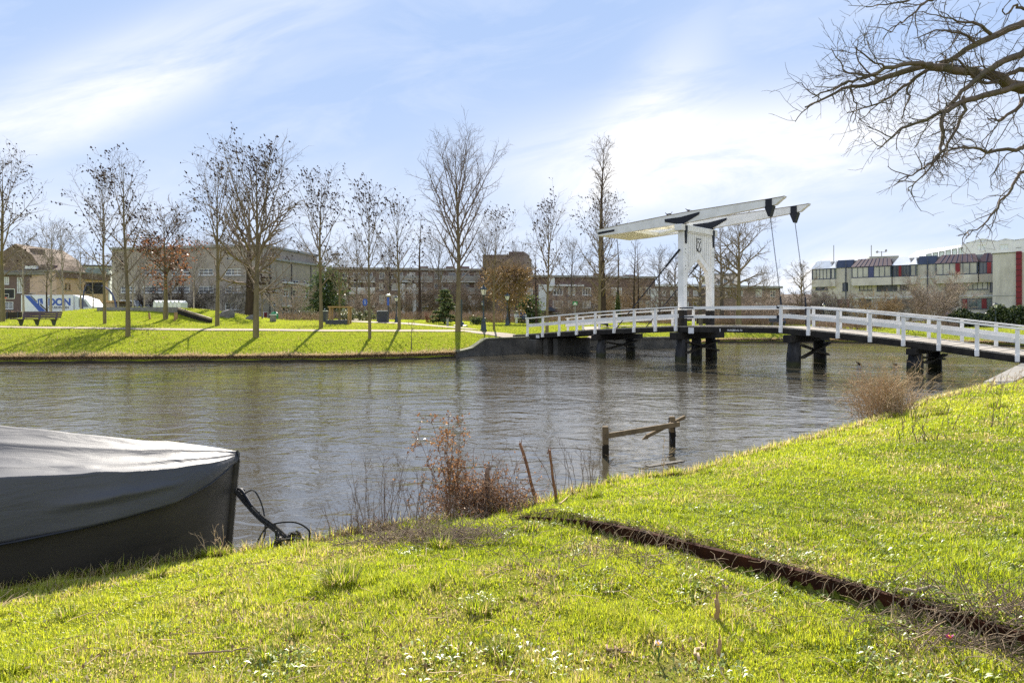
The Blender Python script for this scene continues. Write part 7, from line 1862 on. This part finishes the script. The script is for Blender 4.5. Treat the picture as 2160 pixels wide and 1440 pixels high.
def stalks(lab,name,px0,px1,by,n,L0,L1,mat,seed,branch=3,rad=.0035,lean=(0,0),bend=.0,jit=.06,group=None,cat="stalks"):
    R=random.Random(seed); c=hitn((px0+px1)/2,by); root=empty(name,c,0,lab,cat,group); tb=TB()
    for i in range(n):
        px=R.uniform(px0,px1); d=c.y+R.uniform(-.12,.10); X=(px-1080)/FPX*d; p=Vector((X-c.x,d-c.y,float(znear(X,min(d,float(ysh(NEAR,X))-.02)))-c.z-.03)); L=R.uniform(L0,L1)
        q=limb(R,p,Vector((lean[0]+R.gauss(0,.16),lean[1]+R.gauss(0,.12),1)).normalized(),L,9,bend,jit); tb.add(q,[rad*(1-.72*j/8) for j in range(9)],4)
        for k in range(int(R.uniform(.5,1.5)*branch)):
            u=R.uniform(.35,.97); pp,dd=lerp_path(q,u); q2=limb(R,pp,rot_about(dd,R.uniform(0,6.28),R.uniform(.35,.9)),L*R.uniform(.08,.26),4,.1,.15); tb.add(q2,[rad*.6,rad*.52,rad*.45,rad*.3],3)
            for k2 in range(2):
                p3,d3=lerp_path(q2,R.uniform(.4,1)); tb.add(limb(R,p3,rot_about(d3,R.uniform(0,6.28),.8),L*R.uniform(.03,.08),3,0,.2),[rad*.4,rad*.34,rad*.25],3)
    tb.build("stems",mat,root); return root
stalks("thin leafless grey stalks standing before the water, between rope and rusty spray","dry_stalks",760,905,1108,26,.45,.95,grey_stalk,21,7,.0036,(-.05,.0))
stalks("lower tangle of thin stalks at the water's edge beside the mooring rope","dry_stalks",690,800,1128,22,.2,.5,grey_stalk,22,5,.0028)
stalks("stalks crowding around the bramble heap","dry_stalks",930,1085,1082,20,.35,.75,dry_twig,23,5,.0036)
stalks("arching bare stems between the two reddish stakes and the fence post","dry_stalks",1165,1260,1040,11,.5,.95,grey_stalk,24,4,.0042,(-.1,0),-.28,.10)
stalks("few thin dry stalks behind the first fence post","dry_stalks",1245,1290,1022,5,.35,.62,grey_stalk,25,4,.0036,(.1,0),-.2)
stalks("pale flowering dry stalk in front of the broken rail","dry_stalks",1385,1404,1000,2,.5,.62,dry_straw,26,10,.004,(-.1,0))
stalks("short brown seed spikes at the boat's bow","dry_stalks",432,486,1160,6,.20,.34,dry_straw,27,3,.0045)
stalks("thin scattered stems on the upper right lawn","dry_stalks",1900,2130,905,16,.25,.8,grey_stalk,28,4,.006,(.2,0),-.25,.12)
stalks("short dark stubs among the grass on the upper right lawn","dry_stalks",1900,2010,930,9,.15,.36,grey_stalk,29,1,.009,(.0,0),0,.15)
stalks("dry stems leaning over the concrete wall end","dry_stalks",2000,2150,832,26,.3,.9,dry_straw,30,5,.007,(.2,0),-.2,.1)
def dry_bush():
    R=random.Random(31); c=hitn(1885,880); c.y+=.25; c.z=.22; root=empty("dry_bush",c,0,"tan dry tussock bush leaning over the water below the bridge","bush"); tb=TB()
    for i in range(420):
        a=R.gauss(-.25,.55); L=R.uniform(.6,1.55); d=Vector((math.sin(a)*R.uniform(.3,.8),R.gauss(.1,.25),math.cos(a)*1.1)).normalized(); p=Vector((R.gauss(0.05,.28),R.gauss(0,.2),-.05))
        q=limb(R,p,d,L,9,-R.uniform(.0,.85),.12); tb.add(q,[.0055*(1-.6*j/8) for j in range(9)],3)
        for k in range(3):
            pp,dd=lerp_path(q,R.uniform(.35,.98)); tb.add(limb(R,pp,rot_about(dd,R.uniform(0,6.28),R.uniform(.3,1.0)),R.uniform(.08,.30),4,-1.2,.3),[.004,.0036,.003,.002],3)
    for k in range(5):
        q=limb(R,Vector((.5,.1,.1)),Vector((.55+R.gauss(0,.1),.1,1)).normalized(),R.uniform(.9,1.5),12,-.9,.12); tb.add(q,[.007*(1-.6*j/11) for j in range(12)],4)
    tb.build("stems",dry_straw,root)
dry_bush()
def thatch(lab,px,py,n,rx,ry,seed,mat):
    R=random.Random(seed); c=hitn(px,py); root=empty("dead_thatch",c,0,lab,"dead grass"); tb=TB()
    for i in range(n):
        X=c.x+R.gauss(0,rx); Y=min(c.y+R.gauss(0,ry),float(ysh(NEAR,X))-.03); z=float(znear(X,Y)); a=R.uniform(0,6.28); p=Vector((X-c.x,Y-c.y,z-c.z+.01))
        q=limb(R,p,Vector((math.cos(a),math.sin(a)*.7,R.uniform(.1,.9))).normalized(),R.uniform(.10,.34),6,-R.uniform(.8,3),.25); q=[Vector((v.x,v.y,max(v.z,float(znear(v.x+c.x,v.y+c.y))-c.z+.004))) for v in q]; tb.add(q,[.0026,.0026,.0024,.0022,.0018,.001],3)
    tb.build("straw",mat,root)["kind"]="stuff"
thatch("flattened grey-brown dead thatch patch left of the steel edging's end",905,1140,900,.36,.16,41,M("thatch_straw",(0.26,0.20,0.145),(0.15,0.115,0.085),8,.95,spec=.1))
thatch("brown dead thatch under the thin stalks by the water",800,1120,520,.30,.10,42,M("thatch_straw_brown",(0.22,0.15,0.10),(0.12,0.085,0.06),8,.95,spec=.1))
thatch("straw hanging over the steel edging",1330,1185,260,.55,.30,43,M("thatch_straw_pale",(0.27,0.21,0.13),(0.16,0.12,0.08),8,.95,spec=.1))
thatch("tangle of loose sticks and straw at the lower right end of the steel edging",2040,1345,600,.30,.22,44,M("thatch_sticks",(0.24,0.18,0.12),(0.13,0.10,0.07),8,.95,spec=.1))
def edge_straw():
    R=random.Random(55); root=empty("edge_straw",(EDGE[0][0],EDGE[0][1],0),0,"dead straw hanging down over the rusty steel edging","dead grass"); tb=TB(); en=Vector((_en.x,_en.y,0)); ev=Vector((_ev.x,_ev.y,0)); o=Vector((EDGE[0][0],EDGE[0][1],0))
    for i in range(420):
        s=R.uniform(.1,4.6)
        if float(vnoise(s*2.3,4.4))<.42 and R.random()<.8: continue
        p=ev*s+en*R.uniform(.0,.10); P=p+o; p.z=float(znear(P.x+en.x*.1,P.y+en.y*.1))+.01
        d=(-en*R.uniform(.4,1)+ev*R.gauss(0,.5)+Vector((0,0,R.uniform(.1,.6)))).normalized(); q=limb(R,p,d,R.uniform(.08,.22),6,-R.uniform(3,9),.2); tb.add(q,[.0022,.0022,.002,.0018,.0014,.0008],3)
    tb.build("straw",M("edge_straw_stem",(0.28,0.21,0.13),(0.16,0.12,0.075),8,.95,spec=.1),root)["kind"]="stuff"
edge_straw()
def rough_stake(lab,px,by,tpx,ty,r,mat,seed,splinter=False):
    p=hitn(px,by); d=p.y; a=Vector((0,0,-.1)); b=ray(tpx,ty,d)-p; R=random.Random(seed)
    t=empty("cut_stem",p,0,lab,"stake"); pts=[a.lerp(b,k/7)+Vector((R.gauss(0,.006),R.gauss(0,.006),0))*(k>0) for k in range(8)]
    MB().tube(pts,[r*(1.1-.35*k/7)*R.uniform(.9,1.1) for k in range(8)],8).build("shaft",mat,t,True)
    s=MB()
    for k in range(3 if splinter else 2): s.tube([b+Vector((R.gauss(0,r*.4),0,-.05)),b+Vector((R.gauss(0,r*.7),R.gauss(0,r*.4),R.uniform(.02,.06)))],[r*.4,r*.12],5)
    s.build("splinter",mat,t)
red_stake=M("red_brown_stem",(0.24,0.115,0.055),(0.14,0.07,0.04),8,.85,.5,30)
rough_stake("splintered reddish stake leaning left behind the bramble",1139,1052,1098,934,.021,red_stake,1,True)
rough_stake("thinner reddish stake with a side fork, right of the splintered one",1175,1056,1160,948,.019,red_stake,2,True)
rough_stake("short cut stub in the lower lawn near the steel edging",1513,1313,1511,1262,.016,post_wood,3)
rough_stake("low thin stub in the grass right of the white crocus",1517,1388,1518,1350,.012,post_wood,4)
rough_stake("old dark stump sticking out of the bramble heap",1022,1040,1030,985,.030,dry_twig,5,True)
def loose_stick(lab,p0,p1,r,seed,mat):
    a=hitn(*p0); b=hitn(*p1); R=random.Random(seed); n=9; pts=[]
    for k in range(n):
        q=a.lerp(b,k/(n-1))+Vector((R.gauss(0,.012),R.gauss(0,.012),0)); q.z=float(znear(q.x,q.y))+r*.8+.012+.02*R.random(); pts.append(q-a)
    o=MB().tube(pts,[r*(1-.5*k/(n-1)) for k in range(n)],7).build("fallen_stick",mat,None,True); o.location=a; tag(o,lab,"stick")
loose_stick("thick broken stick lying beside the broad-leaved clump at right",(1905,1275),(1995,1248),.016,1,oldwood)
loose_stick("pale crooked twig near the white crocus",(1462,1400),(1482,1368),.009,2,dry_straw)
loose_stick("thin stick lying across the lawn right of the bottom centre",(1280,1375),(1330,1392),.008,3,dry_twig)
loose_stick("long thin twig below the leafy tussock at left",(395,1390),(520,1378),.006,4,dry_twig)
loose_stick("forked pale driftwood branch by the reddish stakes",(1060,1075),(1150,1056),.010,5,dry_straw)
loose_stick("bent grey branch at the shore right of the reddish stakes",(1180,1068),(1205,1030),.010,6,dry_straw)

# flowers
def flower(name,lab,px,by,H,petal,heart,n,seed,cat,lv=4):
    p=hitn(px,by); t=empty(name,p,0,lab,cat); R=random.Random(seed)
    MB().tube([(0,0,-.02),(.005,0,H*.5),(.0,0,H)],.0035,5).build("stem",M(name+"_stem",(.10,.16,.05),(.08,.13,.04),9,.7),t)
    for k in range(n):
        a=2*math.pi*k/n; c,s=math.cos(a),math.sin(a); MB().add([(0,0,H),(c*.012-s*.008,s*.012+c*.008,H+.016),(c*.020,s*.020,H+.030),(c*.012+s*.008,s*.012-c*.008,H+.016)],[(0,1,2,3)]).build("petal",petal,t)
    MB().ell((0,0,H+.012),(.008,.008,.014)).build("heart",heart,t)
    for k in range(lv):
        a=R.uniform(0,6.28); l=H*R.uniform(.8,1.3); MB().add([(0,0,0),(.4*l*math.cos(a)-.004,.4*l*math.sin(a),l*.7),(.7*l*math.cos(a),.7*l*math.sin(a),l*.8),(.4*l*math.cos(a)+.004,.4*l*math.sin(a),l*.7)],[(0,1,2,3)]).build("leaf",M(name+"_leaf",(.06,.12,.03),(.05,.10,.025),9,.6),t)
wp=M("white_petal",(0.80,0.78,0.86),(0.72,0.70,0.80),20,.6); yp=M("yellow_heart",(0.75,0.35,0.02),(0.65,0.3,0.02),20,.6); pp_=M("purple_petal",(0.45,0.05,0.28),(0.38,0.04,0.24),20,.6)
flower("crocus_flower","single white crocus in the front lawn",1388,1398,.075,wp,yp,6,1,"flower")
flower("crocus_flower","single purple-pink flower beside the steel edging",2003,1372,.05,pp_,yp,5,2,"flower",2)
flower("daffodil_plant","budding pale narcissus on the upper right lawn",2125,915,.22,wp,yp,5,3,"flower",7)

# ------------------------------------------------------------------ grass
GR=[(0.0,(0.07,0.10,0.010)),(0.25,(0.21,0.27,0.012)),(0.55,(0.38,0.44,0.016)),(0.78,(0.51,0.53,0.03)),(0.86,(0.44,0.34,0.12)),(1.0,(0.60,0.47,0.26))]
grass_m=leafmat("grass_blade",GR,0.60,0.032,0.42)
fargrass_m=leafmat("park_grass_blade",[(0.0,(0.12,0.155,0.016)),(0.5,(0.26,0.295,0.026)),(0.8,(0.36,0.35,0.05)),(1.0,(0.40,0.30,0.13))],0.5,0.03,0.5)
broad_m=leafmat("broad_leaf",[(0.0,(0.09,0.14,0.015)),(0.5,(0.20,0.26,0.022)),(1.0,(0.33,0.38,0.05))],0.45,0.045,0.40)
litter_m=leafmat("leaf_litter",[(0.0,(0.09,0.05,0.03)),(0.4,(0.20,0.125,0.075)),(0.75,(0.36,0.28,0.19)),(1.0,(0.52,0.45,0.35))],0.15,0.025,0.5)
fringe_m=leafmat("dead_edge_grass",[(0.0,(0.14,0.16,0.03)),(0.7,(0.24,0.19,0.09)),(0.82,(0.38,0.28,0.16)),(1.0,(0.52,0.40,0.25))],0.45,0.02,0.5)
def blades(name,P,L,W,lean,az,v,mat,label,curl=0.5):
    """P base points, L length, W width, lean (0 upright..1 flat), az facing"""
    m=len(P); side=np.stack([-np.sin(az),np.cos(az),np.zeros(m)],1); fw=np.stack([np.cos(az),np.sin(az),np.zeros(m)],1); up=np.array([[0,0,1.0]])
    d1=fw*(lean*0.6)[:,None]+up*np.sqrt(np.clip(1-(lean*.6)**2,0,1))[:,None]; l2=np.clip(lean*1.0+curl*0.35,0,.98); d2=fw*l2[:,None]+up*np.sqrt(1-l2**2)[:,None]
    p1=P+d1*(L*.5)[:,None]; p2=p1+d2*(L*.5)[:,None]; w=side*(W*.5)[:,None]
    V=np.stack([P-w,P+w,p1-w*.8,p1+w*.8,p2],1).reshape(-1,3); b=np.arange(m)*5
    q=np.stack([b,b+1,b+3,b+2],1); t=np.stack([b+2,b+3,b+4],1)
    return tag(np_mesh(name,V,q,t,mat,None,False,{"v":np.repeat(np.clip(v,0,1),5)}),label,"grass",None,"stuff")
def near_grass():
    R=np.random.RandomState(11); N=1500000
    # polar sampling about the view point, thinning with distance (blades widen to match)
    r=np.exp(R.uniform(math.log(2.3),math.log(30),N)); 
    keep=R.rand(N)<np.clip(r/3.0,0,1)**0.35; r=r[keep]; th=R.uniform(-.72,.74,len(r)); X=r*np.sin(th); Y=r*np.cos(th)
    e=ysh(NEAR,X)-Y; ok=(e>0.0); 
    s=edge_dist(X,Y); along=(X-EDGE[0][0])*_ev.x+(Y-EDGE[0][1])*_ev.y
    gap=0.05+0.05*vnoise(along*3,along*0+4); ok&=~((s<0.03)&(s>-gap*1.6)&(along>-.1))
    n1=fbm(X*.7+3,Y*.7+8,4); n2=fbm(X*3.1,Y*3.1,3); n3=fbm(X*0.35+20,Y*0.35+3,3)
    bare=fbm(X*1.5+40,Y*1.5+7,4); dens=np.clip(1.15-np.clip(bare-.50,0,1)*4.2,.12,1); cl=vnoise(X*8.5+2,Y*8.5); cl2=vnoise(X*3.7+9,Y*3.7); dens=dens*np.clip(.25+.75*cl+.5*cl2,0,1); ok&=R.rand(len(X))<dens
    # thin by the water's edge thatch
    X,Y,r,e,n1,n2,n3,s,bare,cl=[a[ok] for a in (X,Y,r,e,n1,n2,n3,s,bare,cl)]
    Z=znear(X,Y)-.006; m=len(X)
    tall=np.clip((n2-.52)*5,0,1)
    L=(.018+.024*R.rand(m)+.055*tall*R.rand(m)+.02*np.clip(n1-.5,0,1)*2)*(1+.45*np.exp(-e/.35))*np.clip(.75+r*.035,0,1.25)*(.65+.75*cl)
    W=np.clip(.0024+.00072*r,.0024,.020)*R.uniform(.7,1.3,m)
    lean=np.clip(R.beta(1.7,1.5,m)*1.05,0.05,.97); az=R.uniform(0,6.283,m)
    v=0.52+0.34*(n3-.5)*2+0.5*(n2-.5)+R.normal(0,.17,m)-.28*tall*R.rand(m)
    dry=np.clip((bare-.48)*4,0,1)*.5+.03+.30*np.exp(-e/.22); isd=R.rand(m)<dry; v=np.where(isd,R.uniform(.82,1,m),np.minimum(v,.80))
    blades("grass",np.stack([X,Y,Z],1),L,W,lean,az,v,grass_m,"short bright green lawn grass on the near bank")
    # dry fringe hanging at the waterline
    n=15000; X=R.uniform(-4.6,20,n)**1.0; e=np.abs(R.normal(0,.10,n))*np.clip(.6+X*.06,.6,2); Y=ysh(NEAR,X)-e+.03; Z=znear(X,Y); d=np.hypot(X,Y)
    blades("grass",np.stack([X,Y,Z],1),R.uniform(.05,.17,n)*(1+d*.02),np.clip(.003+.0007*d,0,.016),np.clip(R.beta(2,1.6,n),.1,.95),R.uniform(0,6.28,n),np.where(R.rand(n)<.62,R.uniform(.82,1,n),R.uniform(.3,.75,n)),grass_m,"straw-coloured fringe of grass along the near waterline",.8)
def far_grass():
    R=np.random.RandomState(12); N=230000
    X=R.uniform(-42,62,N); e=R.exponential(6.5,N); e=np.where(R.rand(N)<.35,R.uniform(0,30,N),e); Y=ysh(FAR,X)+e; d=Y
    ok=(np.abs(X)<.82*Y)
    # keep the paths clear
    for o in bpy.data.objects:
        if o.name.startswith(("path","paved_path")) and o.type=='MESH':
            c=np.array([tuple(v.co[:2]) for v in o.data.vertices])[3::7]; w=np.array([tuple(v.co[:2]) for v in o.data.vertices]); hw=np.linalg.norm(w[0::7]-w[6::7],axis=1)/2
            for i in range(0,len(c)): ok&=((X-c[i,0])**2+(Y-c[i,1])**2)>(hw[i]+.05)**2
    X,Y,e=[a[ok] for a in (X,Y,e)]; m=len(X); Z=zfar(X,Y)-.02
    n1=fbm(X*.16,Y*.16+5,4); n2=fbm(X*1.1,Y*1.1,3)
    L=R.uniform(.06,.13,m)*(1+.9*np.clip(n2-.55,0,1)*3); W=R.uniform(.02,.045,m); v=.5+.5*(n1-.5)+R.normal(0,.12,m); dry=.06+.5*np.exp(-e/.5)+.3*np.clip(n2-.6,0,1); v=np.where(R.rand(m)<dry,R.uniform(.85,1,m),np.minimum(v,.8))
    blades("grass",np.stack([X,Y,Z],1),L,W,np.clip(R.beta(1.6,2,m),.05,.9),R.uniform(0,6.28,m),v,fargrass_m,"sunlit mown grass of the far bank and park")
    # overhanging dead grass along the edging
    n=34000; X=np.concatenate([R.uniform(-34,-3.0,int(n*.7)),R.uniform(13,46,int(n*.3))]); m=len(X); Y=ysh(FAR,X)+R.uniform(-.06,.22,m); Z=np.full(m,.17)+R.uniform(-.02,.05,m)
    az=np.where(R.rand(m)<.75,-math.pi/2+R.normal(0,.6,m),R.uniform(0,6.28,m))
    blades("grass",np.stack([X,Y,Z],1),R.uniform(.14,.36,m),R.uniform(.02,.04,m),np.clip(R.beta(3,1.2,m),.2,.97),az,R.uniform(.72,1,m),fringe_m,"dead grass hanging over the far timber edging",1.2)
def far_fringe():
    R=np.random.RandomState(14); m=26000; X=np.concatenate([R.uniform(-36,-2.8,int(m*.7)),R.uniform(13,48,m-int(m*.7))]); e=np.abs(R.normal(0,.28,m))-.05; Y=ysh(FAR,X)+e; Z=zfar(X,Y)-.03
    cl=vnoise(X*.8,X*0+3)
    blades("grass",np.stack([X,Y,Z],1),R.uniform(.12,.30,m)*(.6+.8*cl),R.uniform(.018,.034,m),np.clip(R.beta(1.4,1.8,m),.05,.9),R.uniform(0,6.28,m),np.where(R.rand(m)<.8,R.uniform(.8,1,m),R.uniform(.2,.7,m)),fringe_m,"tan tufts standing along the far waterside edge",.7)
near_grass(); far_grass(); far_fringe()
def leafy(name,lab,centers,mat,seed,cat,size=(.02,.04),n=40,rad=.12,up=.5):
    """rosettes of broad leaves"""
    R=np.random.RandomState(seed); VV=[];vv=[]
    for (x,y,sc) in centers:
        z=float(znear(x,y)); k=int(n*sc)
        a=R.uniform(0,6.283,k); q=np.sqrt(R.rand(k))*rad*sc; el=R.uniform(.1,1.1,k)*up*2; l=R.uniform(*size,k)*sc**.3; 
        bx=x+q*np.cos(a); by=y+q*np.sin(a); bz=znear(bx,by)+R.uniform(.0,.03,k)
        a2=a+R.normal(0,.7,k); d=np.stack([np.cos(a2)*np.cos(el),np.sin(a2)*np.cos(el),np.sin(el)],1); sd=np.stack([-np.sin(a2),np.cos(a2),np.zeros(k)],1)
        B=np.stack([bx,by,bz],1); w=(l*R.uniform(.22,.42,k))[:,None]
        V=np.stack([B,B+d*l[:,None]*.55+sd*w*.5+np.array([0,0,.004]),B+d*l[:,None]-np.array([0,0,.3])*(l[:,None]*.5),B+d*l[:,None]*.55-sd*w*.5+np.array([0,0,.004])],1)
        VV.append(V.reshape(-1,3)); vv.append(np.repeat(R.rand(k),4))
    V=np.concatenate(VV); return tag(np_mesh(name,V,np.arange(len(V)).reshape(-1,4),None,mat,None,False,{"v":np.concatenate(vv)}),lab,cat,None,"stuff")
def ground_plants():
    R=np.random.RandomState(21); C=[]
    for _ in range(420):
        px=R.uniform(1180,2160); py=R.uniform(1040,1300); 
        if vnoise(px*.012,py*.03)<.50: continue
        p=hitn(px,py); C.append((p.x,p.y,R.uniform(.35,.8)))
    for px,py,s in ((1950,1255,1.6),(1900,1240,1.3),(1990,1280,1.2),(1830,1335,1.4),(1800,1390,1.3),(1940,1425,1.5),(1860,1430,1.3),(2120,1200,1.2),(2080,1130,1.0),(1460,1075,1.0),(1530,1090,.9),(1360,1015,1.0),(1700,1180,.9),(1760,1160,.9),(1440,1190,.8),(1130,1110,1.0),(1180,1105,.9),(940,1395,1.3),(1160,1415,1.4),(620,1420,1.3),(560,1400,1.1),(1050,1370,1.1),(710,1220,.9),(330,1330,.8),(1010,1265,.9),(690,1240,.8),(850,1170,1.0),(1085,1130,1.0),(1495,1425,1.2),(2100,1310,1.1),(2050,1270,1.0),(1990,1330,1.0)):
        p=hitn(px,py); 
        for k in range(4): C.append((p.x+R.normal(0,.06*s),p.y+R.normal(0,.05*s),s*R.uniform(.6,1)))
    leafy("ground_cover","glossy broad-leaved spring plants scattered through the lawn",C,broad_m,22,"ground cover",(.018,.045),34,.11,.45)
    # litter
    m=11000; r=np.exp(R.uniform(math.log(2.4),math.log(22),m)); th=R.uniform(-.70,.72,m); X=r*np.sin(th); Y=r*np.cos(th); e=ysh(NEAR,X)-Y; nn=fbm(X*1.5+40,Y*1.5+7,4); ok=(e>.05)&(R.rand(m)<np.clip((nn-.36)*3.2,.12,1)); X,Y,r=X[ok],Y[ok],r[ok]
    P=np.stack([X,Y,znear(X,Y)+.014+.012*R.rand(len(X))],1); o=scatter_leaves("leaf_litter",P,.0115,litter_m,None,R,.65,2.0); tag(o,"dead leaves and bits of straw lying in the lawn","litter",None,"stuff")
    # bark bits and twigs
    Rr=random.Random(5); tb=TB()
    for i in range(900):
        rr=math.exp(Rr.uniform(math.log(2.5),math.log(16))); th=Rr.uniform(-.7,.72); x,y=rr*math.sin(th),rr*math.cos(th)
        if float(ysh(NEAR,x))-y<.1: continue
        a=Rr.uniform(0,6.28); L=Rr.uniform(.05,.26); p=Vector((x,y,float(znear(x,y))+.016)); q=limb(Rr,p,Vector((math.cos(a),math.sin(a),.15)),L,5,-.4,.2); q=[Vector((v.x,v.y,max(v.z,float(znear(v.x,v.y))+.010))) for v in q]; w=.0016+.00022*rr; tb.add(q,[w,w,w*.9,w*.8,w*.5],3)
    o=tb.build("twig_litter",dry_straw); tag(o,"small dry twigs strewn over the near lawn","litter",None,"stuff")
    # tussocks of longer, darker grass
    n=0; PP=[];LL=[];AA=[];VV=[];EE=[];WW=[]
    for px,py,s,k in ((720,1235,1.0,520),(690,1225,.6,220),(440,1180,.8,340),(470,1170,.7,260),(1060,1385,.6,220),(1420,1000,.9,300),(1375,1010,.8,240),(1490,1000,.7,160),(1250,1050,.8,240),(640,1165,.8,220),(1010,1290,.6,180),(930,1155,.8,220),(860,1120,.8,260),(560,1390,.5,150),(620,1340,.5,150),(780,1330,.5,150),(1990,875,1.2,200),(1930,885,1.4,240),(2100,860,1.2,160),(1290,1020,.9,240),(140,1300,.6,140),(330,1215,.6,160),(1640,1245,.5,120),(1120,1120,.7,170),(1700,1290,.5,120),(1820,1330,.5,130),*[(R.uniform(60,2100),R.uniform(1140,1430),R.uniform(.3,.6),70) for _ in range(60)]):
        c=hitn(px,py); a=R.uniform(0,6.283,k); q=np.sqrt(R.rand(k))*.11*s; x=c.x+q*np.cos(a); y=np.minimum(c.y+q*np.sin(a),ysh(NEAR,c.x)-.01); PP.append(np.stack([x,y,znear(x,y)-.005],1)); LL.append(R.uniform(.07,.20,k)*s); AA.append(a+R.normal(0,.6,k)); EE.append(np.clip(R.beta(1.5,1.8,k),.05,.95)); d=np.full(k,c.y); WW.append(np.clip(.0032+.0007*d,0,.014)*R.uniform(.7,1.2,k)); VV.append(np.where(R.rand(k)<.24,R.uniform(.82,1,k),R.uniform(.05,.55,k)))
    cat=np.concatenate
    blades("grass",cat(PP),cat(LL),cat(WW),cat(EE),cat(AA),cat(VV),grass_m,"longer darker grass tussocks in the near lawn",.9)
ground_plants()
